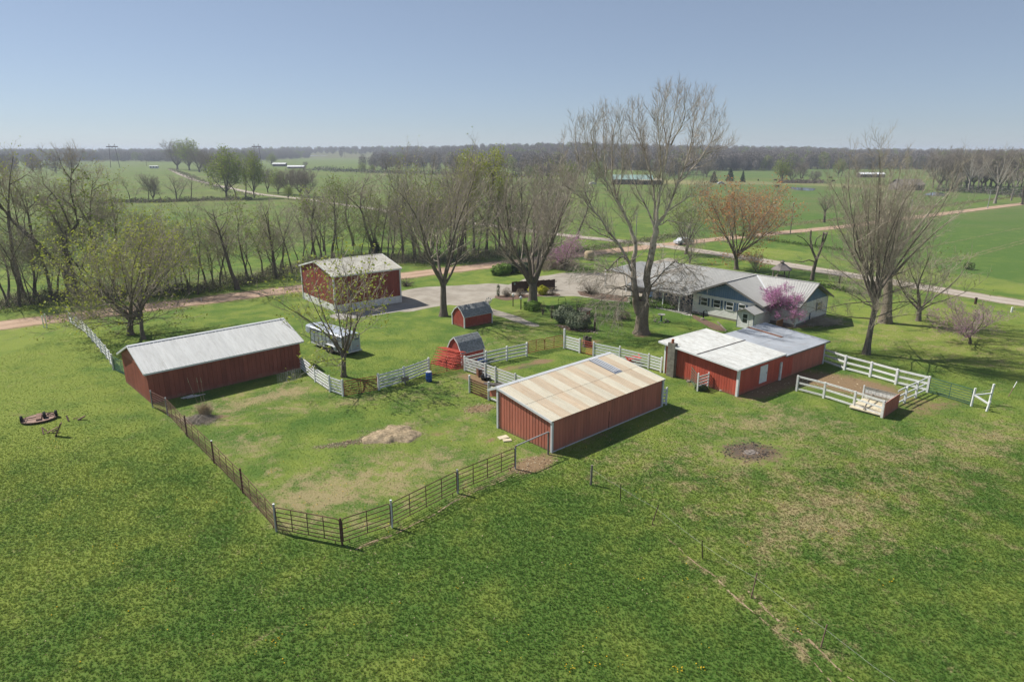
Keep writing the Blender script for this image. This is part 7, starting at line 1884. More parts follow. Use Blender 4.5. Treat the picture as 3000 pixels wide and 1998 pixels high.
for i, (a, b) in enumerate([(1459,806),(1479,803),(1506,800),(1540,798)]):
    bush('boxwood', ['dark green boxwood, leftmost of the four beside the dirt road','dark green boxwood, second of the four beside the dirt road','dark green boxwood, third of the four beside the dirt road','dark green boxwood, rightmost of the four beside the dirt road'][i], a, b, 1.15, .85, 'evergreen' if i > 1 else 'box', 20+i, 1500, .18, group='boxwoods beside the dirt road')
bush('column_shrub', 'narrow column of ivy on a post by the gravel drive', 1460, 869, .25, .95, 'vine', 30, 300, .1)
bush('thin_shrub', 'thin bare reddish shrub right of the square hedge', 1590, 922, .35, .95, 'brush', 31, 160, .07, stems=30)
bush('thin_shrub', 'thin bare reddish shrub, second to the right of the square hedge', 1617, 933, .35, .95, 'brush', 32, 160, .07, stems=30)
bush('porch_hedge', 'long bright green hedge in front of the porch posts', 1922, 899, 1.0, .55, 'box', 33, 2600, .15, ry=3.2, boxy=False, rot=R(42))
bush('porch_hedge', 'small green clump behind the sycamore trunk beside the porch', 1858, 890, .9, .6, 'box', 34, 500, .12)
bush('bare_thicket', 'see-through bare thicket on the gravel drive edge left of the sycamore', 1730, 862, 2.2, 1.2, 'brush', 35, 500, .09, stems=120)
bush('field_bush', 'single dark bush in the pasture at the far right', 2838, 790, .9, .7, 'vine', 36, 400, .15)
bush('lily_clump', 'clump of green strap leaves under the white hurdle', 2056, 1143, .55, .22, 'vine', 37, 300, .16, ry=.35)
bush('twig_bush', 'low tangled bare bush beside the gravel near the tall garage', 1190, 838, 1.5, .7, 'brush', 38, 300, .09, stems=120)

# dark board screen
q0, q1 = at(1499,857), at(1631,849); dv = q1-q0; SCN = thing('board_screen', 'dark brown board screen behind the golden shrub', 'screen', q0, math.atan2(dv.y,dv.x)); L = dv.length
for k in range(int(L/.28)):
    m = MB(); m.box(k*.28+.003,k*.28+.277,-.015,.015,.03,1.55+.03*((k*7)%3)); m.build('board', M['wood_dark_gap_shade'], SCN)
m = MB(); m.box(0,L,.016,.07,.35,.45); m.build('rail', M['wood_dark_gap_shade'], SCN)
m = MB(); m.box(0,L,.016,.07,1.2,1.3); m.build('rail', M['wood_dark_gap_shade'], SCN)
m = MB(); m.lathe([(.02,0),(.14,.005),(.14,.02),(.02,.03)], 14, Matrix.Translation((.45,-.03,1.25)) @ Matrix.Rotation(R(90),4,'X')); m.build('green_plaque', M['far_green'], SCN)

# blue barrel
BR = thing('barrel', 'blue plastic barrel with pale lid by the red pipe gates', 'barrel', at(1257,1117))
m = MB(); m.lathe([(.25,0),(.285,.05),(.285,.28),(.3,.3),(.285,.33),(.285,.6),(.3,.62),(.285,.65),(.28,.86),(.25,.9)], 22); m.build('drum', M['blue_plastic'], BR, True)
m = MB(); m.lathe([(.26,.895),(.265,.905),(.25,.93),(.03,.94)], 22); m.build('lid', M['trim'], BR)
# feed box on the fence
FBX = thing('feed_box', 'small weathered wooden feed box hanging on the white fence', 'box', at(1185,1124), R(30))
for x0,x1,y0,y1,z0,z1 in ((-.3,.3,-.36,-.33,.35,.75),(-.3,-.27,-.33,-.06,.35,.75),(.27,.3,-.33,-.06,.35,.75),(-.3,.3,-.36,-.06,.32,.35)):
    m = MB(); m.box(x0,x1,y0,y1,z0,z1); m.build('board', M['wood_grey'], FBX)
m = MB(); m.box(-.04,.04,-.3,-.2,0,.32); m.build('leg', M['wood_grey'], FBX)
# crate with odds and ends, tubs
CRT = thing('crate', 'brown wooden crate standing against the paddock fence', 'crate', at(1409,1101), R(20))
for k in range(3):
    for s in range(4):
        m = MB(); Mx = Matrix.Rotation(s*math.pi/2,4,'Z'); m.box(-.33,.33,-.345,-.32,.02+k*.24,.24+k*.24,Mx); m.build('board', M['wood_brown'], CRT)
m = MB(); m.box(-.31,.31,-.31,.31,.3,.33); m.build('shelf', M['wood_dark_gap_shade'], CRT)
t = thing('jug', 'blue plastic jug inside the brown crate', 'jug', at(1409,1101) + Vector((-.05,.02,.33)))
m = MB(); m.lathe([(.14,0),(.15,.3),(.06,.42),(.05,.5)], 12); m.build('body', M['blue_plastic'], t)
m = MB(); m.lathe([(.05,.5),(.055,.56)], 10); m.build('cap', M['trim'], t)
t = thing('pail', 'small orange pail inside the brown crate', 'pail', at(1409,1101) + Vector((.12,.16,.33)))
m = MB(); m.lathe([(.1,0),(.13,.32),(.12,.32),(.095,.02)], 12); m.build('body', M['orange'], t)
m = MB(); m.tube([(-.12,0,.31),(-.07,0,.41),(.07,0,.41),(.12,0,.31)], .008, 5); m.build('handle', M['wire'], t)
def tub(label, px, py, r, h, mat):
    t = thing('tub', label, 'tub', at(px,py)); m = MB(); m.lathe([(r*.82,0),(r,h),(r*1.05,h),(r*1.05,h+.03),(r*.94,h+.03),(r*.78,.05)], 20); m.build('body', M[mat], t, True)
    m = MB(); m.lathe([(r*.8,.06),(r*.82,.07)], 20); m.build('floor', M['rubber'], t)
    return t
tub('black rubber tub next to the brown crate', 1422, 1112, .45, .3, 'rubber')
tub('blue plastic tub behind the paddock corner fence', 1414, 1068, .5, .45, 'blue_plastic')
t = thing('sled', 'bright red plastic tray leaning behind the white fence', 'tray', at(1854,1063), .4)
m = MB(); m.prism([(-.65,-.35,.25),(.65,-.35,.25),(.75,.3,.55),(-.75,.3,.55)], (0,.02,.04)); m.build('base', M['red_plastic'], t)
for pl in ([(-.65,-.36,.27),(.65,-.36,.27),(.7,-.42,.55),(-.7,-.42,.55)],[(-.65,-.35,.27),(-.75,.3,.57),(-.8,.3,.8),(-.72,-.4,.52)],[(.65,-.35,.27),(.75,.3,.57),(.8,.3,.8),(.72,-.4,.52)]):
    m = MB(); m.prism(pl, (.01,.03,.01)); m.build('side', M['red_plastic'], t)
m = MB(); m.box(-.3,.3,-.1,.1,0,.27); m.build('block', M['wood_grey'], t)
t = thing('tarp', 'crumpled black sheet lying behind the brown board fence', 'sheet', at(1445,1128), -.3)
m = MB(); rg = random.Random(3); G = [[(x*.25-.9, y*.2-.3, .03+rg.uniform(0,.14)) for x in range(8)] for y in range(4)]
for y in range(3):
    for x in range(7): m.quad(G[y][x],G[y][x+1],G[y+1][x+1],G[y+1][x])
m.build('sheet', M['far_dark'], t, True)
# stump
ST = thing('tree_stump', 'dark hollow tree stump behind the small red gate', 'stump', at(1720,1014))
m = MB(); n = 14; V = []; rg = random.Random(6); Rr = [.46*rg.uniform(.85,1.12) for _ in range(n)]; Ht = [.95+rg.uniform(-.12,.2) for _ in range(n)]
for z, k in ((-.03,1.25),(.2,1.0),(.6,.96),(1,.93)):
    for j in range(n): a = 6.283*j/n; V.append((Rr[j]*k*math.cos(a), Rr[j]*k*math.sin(a), z if z < 1 else Ht[j]))
for j in range(n): a = 6.283*j/n; V.append((Rr[j]*.66*math.cos(a), Rr[j]*.66*math.sin(a), Ht[j]-.03))
for j in range(n): a = 6.283*j/n; V.append((Rr[j]*.5*math.cos(a), Rr[j]*.5*math.sin(a), .45))
Fc = [(i*n+j, i*n+(j+1)%n, (i+1)*n+(j+1)%n, (i+1)*n+j) for i in range(5) for j in range(n)] + [tuple(5*n+j for j in range(n))]
m.add(V, Fc); m.build('wood', M['bark_dark'], ST)
# garden posts and ornaments
def post(label, px, py, pyt, r, mat, cap=None, name='garden_post', square=False):
    h = height(px, py, pyt); t = thing(name, label, 'post', at(px,py)); m = MB()
    if square: m.box(-r,r,-r,r,-.03,h)
    else: m.tube([(0,0,-.03),(0,0,h)], r, 8)
    m.build('shaft', M[mat], t)
    if cap:
        m = MB(); m.box(-r*2,r*2,-r*2,r*2,h,h+.22); m.prism([(-r*2.5,-r*2.3,h+.22),(r*2.5,-r*2.3,h+.22),(0,-r*2.3,h+.36)], (0,r*4.6,0)); m.build('birdhouse', M[cap], t)
    return t
post('thick dark post beside the grey-green shrubs', 1742, 968, 934, .12, 'wood_dark_gap_shade')
post('dark garden post with a white birdhouse, the left one of two', 1503, 898, 868, .06, 'wood_dark_gap_shade', 'white')
post('dark garden post with a white birdhouse, the right one of two', 1526, 907, 876, .07, 'wood_dark_gap_shade', 'white')
post('dark brown post at the lawn edge above the sparse redbud', 2857, 891, 872, .16, 'wood_dark_gap_shade')
post('white post at the lawn edge right of the sparse redbud', 2963, 915, 900, .12, 'white')
post('white road marker post beside the orange one', 138, 961, 920, .07, 'white')
t = post('white post with orange top at the dirt road', 129, 960, 925, .06, 'white')
h = height(129,960,914); m = MB(); m.tube([(0,0,h-.35),(0,0,h)], .075, 8); m.build('orange_top', M['orange'], t)
post('small white marker stake at the dirt road edge', 590, 883, 873, .04, 'white')
wm = thing('garden_windmill', 'small dark garden windmill behind the far gambrel shed', 'windmill', at(1432,910)); h = height(1432,910,880)
for k in range(3): a = k*2.09; m = MB(); m.tube([(.3*math.cos(a),.3*math.sin(a),0),(.05*math.cos(a),.05*math.sin(a),h)], .02, 5); m.build('leg', M['post_grey'], wm)
for k in range(8):
    a = k*.785; m = MB(); m.prism([(.08*math.cos(a),-.1,h+.08*math.sin(a)),(.42*math.cos(a-.2),-.1,h+.42*math.sin(a-.2)),(.42*math.cos(a+.2),-.1,h+.42*math.sin(a+.2))], (0,.01,0)); m.build('blade', M['trim'], wm)
bb = thing('bird_bath', 'green pedestal bird bath in a ring of stones', 'bird bath', at(1937,941))
m = MB(); m.lathe([(.2,0),(.12,.1),(.1,.6),(.16,.7)], 12); m.build('pedestal', M['pipe_green'], bb)
m = MB(); m.lathe([(.1,.7),(.42,.78),(.45,.86),(.4,.86),(.1,.78)], 16); m.build('bowl', M['concrete'], bb)
rg = random.Random(12)
def stone(label, p, r, parent_group=None):
    t = thing('stone', label, 'stone', p, rg.uniform(0,6), parent_group); m = MB(); n = 7
    V = [(r*rg.uniform(.75,1.1)*math.cos(6.283*j/n)*k, r*rg.uniform(.6,.9)*math.sin(6.283*j/n)*k, z) for z, k in ((-.02,1),(r*.5,.95),(r*.75,.6)) for j in range(n)]
    m.add(V, [(i*n+j,i*n+(j+1)%n,(i+1)*n+(j+1)%n,(i+1)*n+j) for i in range(2) for j in range(n)] + [tuple(2*n+j for j in range(n))]); m.build('rock', M['stone'], t); return t
for k in range(9):
    a = k*.7; stone('tan edging stone in the ring round the bird bath', at(1937,941) + Vector((.85*math.cos(a),.85*math.sin(a),0)), .16, 'stones round the bird bath')
for k in range(14):
    s = k/13; p = at(1630+s*120, 952+s*22) + Vector((rg.uniform(-.1,.1), -.45+rg.uniform(-.1,.1), 0)); stone('tan edging stone along the bed of the grey-green shrubs', p, .15, 'stones along the shrub bed')
for k in range(9):
    s = k/8; p = at(2103+s*24, 945+s*25); stone('tan edging stone of the flower bed by the entry door', p, .16, 'stones of the entry bed')
stone('pale rock at the foot of the green gate by the red barn', at(2017,1119), .22)
stone('pale rock below the bright red barn wall', at(2113,1146), .2)
stone('pale stone base of the hand pump', at(2058,937), .3)
gt = thing('garden_table', 'low tan-topped garden table with red legs behind the grey-green shrubs', 'table', at(1712,925), .3)
m = MB(); m.lathe([(.9,.75),(.95,.78),(.9,.86),(.05,.9)], 14); m.build('top', M['stone'], gt)
for x, y in ((-.5,-.3),(.5,-.3),(-.5,.3),(.5,.3)): m = MB(); m.box(x-.09,x+.09,y-.09,y+.09,0,.75); m.build('leg', M['pipe_bright'], gt)
hp = thing('hand_pump', 'black hand pump on the bed beside the house wall', 'pump', at(2060,935))
m = MB(); m.tube([(0,0,0),(0,0,1.0)], .09, 8); m.build('body', M['rubber'], hp)
m = MB(); m.tube([(0,0,.75),(-.3,-.1,.72),(-.36,-.12,.6)], .05, 6); m.build('spout', M['rubber'], hp)
m = MB(); m.tube([(0,0,1.0),(.3,.1,1.12),(.5,.15,.85)], .03, 6); m.build('handle', M['rubber'], hp)
tr_ = thing('trellis', 'dark wire trellis arch in the shaded garden', 'trellis', at(1646,908))
for x in (-.5,.5): m = MB(); m.tube([(x,0,0),(x,0,1.4)], .025, 5); m.build('upright', M['rubber'], tr_)
m = MB(); m.tube([(-.5,0,1.4),(-.3,0,1.7),(.3,0,1.7),(.5,0,1.4)], .025, 5); m.build('arch', M['rubber'], tr_)
for z in (.5,.9,1.3): m = MB(); m.tube([(-.5,0,z),(.5,0,z)], .015, 4); m.build('bar', M['rubber'], tr_)
wh = thing('well_house', 'little well house with pointed grey roof behind the farmhouse', 'well house', at(2286,822))
for x, y in ((-.9,-.9),(.9,-.9),(-.9,.9),(.9,.9)): m = MB(); m.box(x-.07,x+.07,y-.07,y+.07,0,1.9); m.build('post', M['wood_grey'], wh)
m = MB(); m.lathe([(.8,0),(.8,.8),(.6,.8),(.6,.1)], 14); m.build('well_ring', M['stone'], wh)
m = MB(); m.lathe([(1.7,1.75),(1.68,1.85),(.35,2.75)], 6); m.build('roof', M['far_brown'], wh)
m = MB(); m.lathe([(.28,2.75),(.3,2.95),(.45,3.0),(.04,3.3)], 6); m.build('cupola', M['wood_grey'], wh)
dish = thing('satellite_dish', 'grey satellite dish at the eave of the porch roof', 'dish', at(2004,860,2.65))
m = MB(); m.tube([(0,0,-.25),(0,0,.4)], .03, 6); m.build('mast', M['post_grey'], dish)
m = MB(); m.lathe([(.02,.0),(.3,.06),(.42,.16),(.40,.16),(.02,.03)], 14, Matrix.Translation((0,0,.45)) @ Matrix.Rotation(R(60),4,'X')); m.build('reflector', M['post_grey'], dish)
# pile of cut branches at the end of the house
bp = thing('brush_pile', 'pile of cut bare branches at the right end of the house', 'brush pile', at(2415,950), R(20))
m = MB(); rg = random.Random(15)
for k in range(220):
    x = rg.gauss(0,1.2); y = rg.gauss(0,.5); z = abs(rg.gauss(0,.35))*math.exp(-(x/1.6)**2); a = rg.gauss(0,.5); l = rg.uniform(.5,1.5); r = rg.uniform(.008,.03)
    m.tube([(x-l*math.cos(a),y-l*math.sin(a),max(.02,z+rg.gauss(0,.1))),(x,y,z+.15),(x+l*math.cos(a),y+l*math.sin(a)+rg.gauss(0,.2),max(.02,z+rg.gauss(0,.25)))], r, 4, r*.4, cap=False)
m.build('branches', M['twig'], bp, kind='stuff')
# hay heap in the pen
hp_ = at(1152,1275); HP = thing('hay_heap', 'flattened heap of old tan hay in the middle of the pen', 'hay heap', hp_, .35)
n = 46; V = []; Fc = []; rn = np.random.default_rng(4)
ph = rn.uniform(0,6.28,12); fx = rn.normal(0,2.6,12); fy = rn.normal(0,2.6,12)
for j in range(n):
    for i in range(n):
        x = (i/(n-1)-.5)*4.6; y = (j/(n-1)-.5)*3.4
        r = math.hypot(x/2.05, y/1.45) + .16*math.sin(3*math.atan2(y,x)+1) + .1*math.sin(7*math.atan2(y,x))
        h = .36*max(0.0,1-max(0.0,r)**2.2)**.7
        h *= 1 + .2*sum(math.sin(fx[k]*x+fy[k]*y+ph[k]) for k in range(12))/3.2
        V.append((x,y,h + (rn.normal(0,.02) if h > .03 else -.04)))
for j in range(n-1):
    for i in range(n-1): Fc.append((j*n+i,j*n+i+1,(j+1)*n+i+1,(j+1)*n+i))
m = MB(); m.add(V, Fc); m.build('heap', M['hay'], HP, True)
m = MB(); rg = random.Random(5)
for k in range(3200):
    i = rg.randrange(n*n); x, y, z = V[i]
    if z < .0 and rg.random() < .6: continue
    a = rg.uniform(0,6.28); l = rg.uniform(.1,.28); m.beam((x,y,max(z,0)+.0),(x+l*math.cos(a),y+l*math.sin(a),max(z,0)+rg.uniform(0,.07)),.005,.005)
m.build('stalks', M['straw'], HP, kind='stuff')
# dry ornamental grass and brush clump with three tall plumes
dp_ = at(590,1226); DB = thing('dry_grass_clump', 'dead brown grass clump with three tall plumes beside the long barn', 'grass clump', dp_)
def fan(m, n, cx, cy, hmin, hmax, spread, rg, r=.009):
    for k in range(n):
        a = rg.uniform(0,6.28); s = rg.uniform(0,spread); h = rg.uniform(hmin,hmax); x = cx+rg.gauss(0,.2); y = cy+rg.gauss(0,.15)
        m.tube([(x,y,0),(x+s*.4*math.cos(a),y+s*.4*math.sin(a),h*.7),(x+s*math.cos(a),y+s*math.sin(a),h*rg.uniform(.75,1.1))], r, 3, r*.4, cap=False)
m = MB(); rg = random.Random(8); fan(m, 500, .1, .5, .4, 1.2, .8, rg); m.build('upright_blades', M['straw'], DB, kind='stuff')
m = MB()
for k in range(700):
    a = rg.uniform(0,6.28); x = rg.gauss(0,.55); y = rg.gauss(-.4,.35); l = rg.uniform(.2,.6); z = max(.03,.5*math.exp(-(x/.7)**2-((y+.4)/.5)**2)*rg.uniform(.3,1))
    m.tube([(x-l*math.cos(a),y-l*math.sin(a),z*.5),(x,y,z+.08),(x+l*math.cos(a),y+l*math.sin(a),z*.6)], .009, 3, .005, cap=False)
m.build('fallen_stems', M['twig'], DB, kind='stuff')
for x, y, dx in ((-.15,.5,-.75),(.05,.55,-.3),(.2,.55,-.15)):
    m = MB(); m.tube([(x,y,.3),(x+dx*.5,y,1.6),(x+dx,y+.1,2.8)], .014, 4, .008); m.tube([(x+dx,y+.1,2.75),(x+dx*1.08,y+.1,3.15)], .03, 5, .008); m.build('plume', M['straw'], DB)
# wire panels stacked at the barn wall
wp0, wp1 = at(815,1128), at(886,1110); dv = wp1-wp0; WPn = thing('stock_wire', 'grey wire stock panels standing at the right end of the long barn', 'wire panel', wp0, math.atan2(dv.y,dv.x)); L = dv.length
for k, (x0, x1) in enumerate(((0,L*.42),(L*.38,L*.75),(L*.62,L))):
    m = MB(); y = .12*k
    for i in range(9): m.beam((x0,y+.04*math.sin(i),.03+i*.12),(x1,y+.03*math.cos(i*2),.03+i*.12+.03*math.sin(i+k)),.006,.006)
    for i in range(6): x = x0+(x1-x0)*i/5; m.beam((x,y,.0),(x,y+.06,1.03),.008,.008)
    m.build('panel', M['wire'], WPn)
# concrete slabs and scrap boards
for i, (a, b, l, w, ro, lab) in enumerate([(1474,1282,.75,.5,.5,'pale concrete slab, the upper of two by the striped shed'),(1486,1291,.6,.4,.2,'pale concrete slab, the lower of two by the striped shed')]):
    t = thing('concrete_slab', lab, 'slab', at(a,b), ro); m = MB(); m.box(-l/2,l/2,-w/2,w/2,-.02,.06+.02*i); m.build('slab', M['cream_floor'], t)
t = thing('scrap_boards', 'broken white boards lying along the long barn wall', 'boards', at(570,1164), R(38))
rg = random.Random(10)
for k in range(5):
    m = MB(); a = rg.uniform(-.25,.25); x = rg.uniform(-.6,.6); y = rg.uniform(-.15,.15); m.beam((x-.5*math.cos(a),y-.5*math.sin(a),.05+.03*k),(x+.5*math.cos(a),y+.5*math.sin(a),.06+.03*k),.12,.025); m.build('board', M['white_wood'], t)
# rusty chassis in the grass, with scrap beside it
cb = at(116,1230); dv = at(170,1219)-at(69,1237); CHS = thing('rusted_chassis', 'rusty upturned vehicle floor pan with two tyres lying in the grass', 'chassis', cb, math.atan2(dv.y,dv.x)); L = dv.length
pts = [(1.2*math.cos(a),.98*math.sin(a)) for a in np.linspace(0,6.283,25)[:-1]]
m = MB(); m.prism([(x,y,.12) for x, y in pts], (0,0,.05)); m.build('floor_pan', M['rust_pan'], CHS)
m = MB(); m.tube([(x*1.0,y*1.0,.17) for x, y in pts] + [(pts[0][0],pts[0][1],.17)], .018, 6, cap=False); m.build('rim', M['wood_dark_gap_shade'], CHS)
m = MB(); m.tube([(-L/2,0,.28),(L/2,.05,.28)], .04, 8); m.build('spine', M['rust'], CHS)
m = MB(); m.box(-.18,.16,-.62,.75,.175,.3); m.build('tank', M['rust'], CHS)
m = MB(); m.lathe([(.2,-.09),(.32,-.09),(.34,0),(.32,.09),(.2,.09)], 18, Matrix.Translation((.36,-.12,.3)) @ Matrix.Rotation(R(90),4,'Y')); m.build('spare_tyre', M['rubber'], CHS)
for k in range(5): m = MB(); a = .5+k*.3; m.tube([(.55,-.05,.36),(.55+.5*math.cos(a),-.05+.45*math.sin(a),.4)], .018, 5); m.build('rod', M['wood_dark_gap_shade'], CHS)
for x, y in ((-.9,-.25),(.9,-.2)): m = MB(); m.tube([(x,y-.3,.3),(x+.1,y+.5,.33)], .025, 6); m.build('cross_tube', M['wood_dark_gap_shade'], CHS)
for s in (-1,1):
    w = thing('tmp','x','x') if False else None
    m = MB(); m.lathe([(.15,-.09),(.25,-.09),(.28,-.05),(.28,.05),(.25,.09),(.15,.09)], 20, Matrix.Translation((s*L/2,0,.28)) @ Matrix.Rotation(R(90),4,'Y')); wh_ = m.build('wheel', M['rubber'], CHS, True)
    m = MB(); m.lathe([(.03,-.07),(.15,-.08),(.15,.08),(.03,.07)], 14, Matrix.Translation((s*L/2,0,.28)) @ Matrix.Rotation(R(90),4,'Y')); m.build('rim', M['rust'], wh_)
SCR = [('scrap_plate','tall rusty plate leaning beside the rusted chassis',173,1278,[((-.25,0,0),(.25,.12,1.0),.3,.06)]),('scrap_iron','bent rusty iron channel left of the leaning plate',155,1268,[((-.35,-.1,.05),(.3,.2,.38),.16,.05),((.0,-.05,.1),(.35,.15,.2),.2,.05)]),('scrap_iron','orange-brown V-shaped iron nearest the chassis',125,1270,[((-.1,.2,.4),(.2,-.2,.02),.09,.05),((-.1,.2,.4),(.28,.1,.15),.07,.05)]),('scrap_iron','dark upright iron bar right of the chassis',198,1233,[((-.12,.15,.38),(.16,-.1,.02),.1,.08)]),('scrap_iron','rusty wedge-shaped iron farthest right of the chassis',238,1230,[((-.2,-.1,.05),(.28,.12,.28),.16,.07),((-.05,-.05,0),(.1,.05,.2),.1,.06)]),('scrap_iron','thin rusty strip between the upright bar and the wedge',221,1228,[((-.15,-.05,.04),(.15,.08,.14),.06,.04)])]
for nm, lab, a, b, bars in SCR:
    t = thing(nm, lab, 'scrap iron', at(a,b))
    for p, q, w, h in bars: m = MB(); m.beam(p, q, w, h); m.build('bar' if nm == 'scrap_iron' else 'plate', M['rust'], t)
# stock trailer
A = at(1005,1046,.0); B = at(1056,1033,.0); u = (B-A); Wd = 2.0; ang = math.atan2(u.y,u.x)
F_ = at(926,1009,.3); TL = max(4.2, (F_-at(1005,1045,.35)).length)
ST_ = thing('stock_trailer', 'silver slatted livestock trailer parked behind the young maple', 'trailer', A, ang)
zb, zt_ = .42, 2.15; Wd = u.length
m = MB(); m.box(0,Wd,0,TL,zb-.08,zb); m.build('floor', M['alu'], ST_)
nb = 8
for side in (0,1):
    x = 0 if side == 0 else Wd
    for k in range(nb):
        y0 = k*TL/nb; y1 = y0+TL/nb
        m = MB(); m.box(x-.015,x+.015,y0+.03,y1-.03,zb,1.12); m.build('side_panel', M['alu'], ST_)
        m = MB(); m.box(x-.012,x+.012,y0+.03,y1-.03,1.2,1.55); m.build('side_panel', M['alu'], ST_)
    for k in range(nb+1):
        y = k*TL/nb; m = MB(); m.box(x-.03,x+.03,y-.025,y+.025,zb,zt_-.06); m.build('side_post', M['far_dark'] if side == 0 else M['alu'], ST_)
    for z in (1.66,1.80): m = MB(); m.box(x-.02,x+.02,0,TL,z,z+.07); m.build('slat', M['alu'], ST_)
    m = MB(); m.box(x-.04,x+.04,-.02,TL,zb-.1,zb+.02); m.build('rail', M['trim'], ST_)
m = MB(); prof = [(-.05,zt_-.12),(.12,zt_),(Wd*.5,zt_+.07),(Wd-.12,zt_),(Wd+.05,zt_-.12)]
m.prism([(x,-.08,z) for x, z in prof] + [(x,-.08,z-.04) for x, z in reversed(prof)], (0,TL+.1,0)); m.build('roof', M['alu'], ST_)
m = MB(); m.box(0,Wd,-.03,0,zb,1.5); m.build('rear_door', M['alu'], ST_)
for z in (1.6,1.78): m = MB(); m.box(0,Wd,-.03,.0,z,z+.09); m.build('slat', M['alu'], ST_)
for x in (.03,Wd/2,Wd-.03): m = MB(); m.box(x-.04,x+.04,-.06,-.031,zb,zt_-.08); m.build('rear_post', M['trim'], ST_)
m = MB(); m.box(-.08,Wd+.12,-.14,-.04,zb-.14,zb-.02); m.build('bumper', M['trim'], ST_)
m = MB(); m.prism([(0.05,TL+.0,1.25),(0.25,TL+1.5,1.35),(Wd-.25,TL+1.5,1.35),(Wd-.05,TL+.0,1.25)], (0,0,.06)); m.build('nose_floor', M['alu'], ST_)
V = []
for y, k, zt2 in ((TL+.03,1.0,zt_),(TL+.9,.93,zt_-.03),(TL+1.4,.75,zt_-.14),(TL+1.62,.5,zt_-.35)):
    w = Wd*k; x0 = (Wd-w)/2
    V += [(x0,y,1.3),(x0,y,zt2-.16),(x0+.14*k,y,zt2-.02),(Wd/2,y,zt2+.05),(x0+w-.14*k,y,zt2-.02),(x0+w,y,zt2-.16),(x0+w,y,1.3)]
m = MB(); m.add(V, [(i*7+j,i*7+j+1,(i+1)*7+j+1,(i+1)*7+j) for i in range(3) for j in range(6)] + [tuple(21+j for j in range(7)), tuple(range(7))]); m.build('nose', M['alu'], ST_, False)
m = MB(); m.tube([(Wd/2,TL+1.3,1.3),(Wd/2,TL+1.3,.55)], .05, 8); m.build('hitch', M['far_dark'], ST_)
m = MB(); m.tube([(Wd/2-.3,TL+.2,1.2),(Wd/2-.3,TL+.3,0)], .04, 8); m.build('jack', M['far_dark'], ST_)
for side in (0,1):
    x = -.13 if side == 0 else Wd+.13
    m = MB(); y0 = TL*.28; pr = [(y0-.5,.5),(y0-.42,.82),(y0-.2,.9),(y0+1.0,.9),(y0+1.22,.82),(y0+1.3,.5)]
    m.prism([(x-.13,y,z) for y, z in pr] + [(x-.13,y,z-.03) for y, z in reversed(pr)], (.26,0,0)); m.build('fender', M['trim'], ST_)
    for dy in (0,.8):
        Mx = Matrix.Translation((x,y0+dy,.36)) @ Matrix.Rotation(R(90),4,'Y')
        m = MB(); m.lathe([(.2,-.1),(.33,-.1),(.36,-.06),(.36,.06),(.33,.1),(.2,.1)], 20, Mx); w = m.build('wheel', M['rubber'], ST_, True)
        m = MB(); m.lathe([(.05,-.09),(.2,-.08),(.2,.08),(.05,.09)], 14, Mx); m.build('rim', M['far_white'], w)
for x, z in ((.35,.95),(1.0 if Wd > 1.5 else .8,1.05),(Wd-.3,.8)):
    m = MB(); m.box(x-.09,x+.09,-.036,-.031,z-.03,z+.03); m.build('reflector', M['pipe_bright'], ST_)

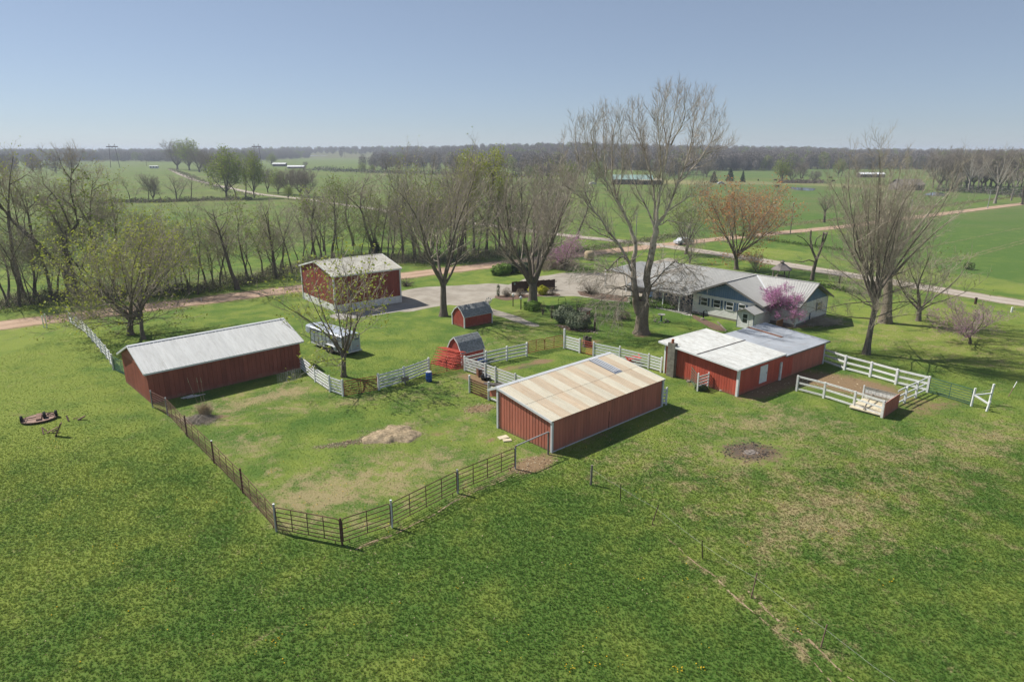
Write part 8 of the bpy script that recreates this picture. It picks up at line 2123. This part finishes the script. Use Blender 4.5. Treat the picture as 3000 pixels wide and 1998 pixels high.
# clods, char and trampled litter on the bare places
def litter(name, spots, n, mats, seed, smin=.02, smax=.07):
    rg = random.Random(seed); m = MB()
    for k in range(n):
        px, py, rx, ry, a = spots[rg.randrange(len(spots))]; p = at(px, py); t = rg.uniform(0,6.28); d = math.sqrt(rg.random())*rg.choice((1,1,1.25))
        u = rx*d*math.cos(t); v = ry*d*math.sin(t); x = p.x+u*math.cos(a)-v*math.sin(a); y = p.y+u*math.sin(a)+v*math.cos(a)
        s = rg.uniform(smin,smax); h = s*rg.uniform(.4,.9); ro = rg.uniform(0,3.1); m.cur = rg.randrange(len(mats)); l = s*rg.uniform(1,2.2)
        c, q = math.cos(ro), math.sin(ro)
        V = [(x+c*i*l-q*j*s, y+q*i*l+c*j*s, -.01) for i, j in ((-1,-1),(1,-1),(1,1),(-1,1))] + [(x+c*i*l*.55-q*j*s*.6+rg.uniform(-.3,.3)*s, y+q*i*l*.55+c*j*s*.6, h) for i, j in ((-1,-1),(1,-1),(1,1),(-1,1))]
        m.add(V, [(4,5,6,7),(0,1,5,4),(1,2,6,5),(2,3,7,6),(3,0,4,7)])
    return m.build(name, mats, kind='stuff')
M['char'] = mat_plain('charred_wood', (0.045, 0.038, 0.034), 0.95, 0.3, 6)
M['ash'] = mat_plain('pale_ash', (0.22, 0.19, 0.165), 0.95, 0.2, 6)
M['clod'] = mat_plain('soil_clod', (0.20, 0.135, 0.085), 0.95, 0.3, 6)
litter('burnt_litter', [(2196,1322,1.9,1.4,.2)], 380, [M['char'], M['clod'], M['clod'], M['char']], 3, .015, .06)
litter('burnt_litter', [(2196,1326,.45,.3,.2)], 60, [M['ash']], 4, .03, .09)
litter('soil_clods', [(1560,1362,1.7,1.0,.7),(1408,1196,1.4,.9,.5),(2440,1120,4.6,3,-.8),(2240,1140,4,1.3,.7),(1020,1298,2.0,.5,.35)], 900, [M['clod'], M['clod'], M['straw']], 5, .012, .05)
litter('dead_leaves', [(1300,1400,9,6,0),(2300,1500,9,6,0),(1500,1700,9,5,0),(2600,1350,9,5,0),(700,1700,8,5,0),(1950,1260,6,3,.7)], 1500, [M['straw'], M['clod'], M['straw']], 6, .012, .03)

# ------------------------------------------------------------------ air
hz = MB(); hz.box(-7000, 7000, -600, 8600, -1.5, 42)
hm = bpy.data.materials.new('haze'); hm.use_nodes = True; hn = hm.node_tree; hn.nodes.clear()
pv = hn.nodes.new('ShaderNodeVolumePrincipled'); ho = hn.nodes.new('ShaderNodeOutputMaterial')
pv.inputs['Color'].default_value = (0.80, 0.88, 1.0, 1); pv.inputs['Density'].default_value = 0.00024; pv.inputs['Anisotropy'].default_value = 0.1
hn.links.new(pv.outputs[0], ho.inputs['Volume'])
haze = hz.build('haze', hm, kind='stuff')
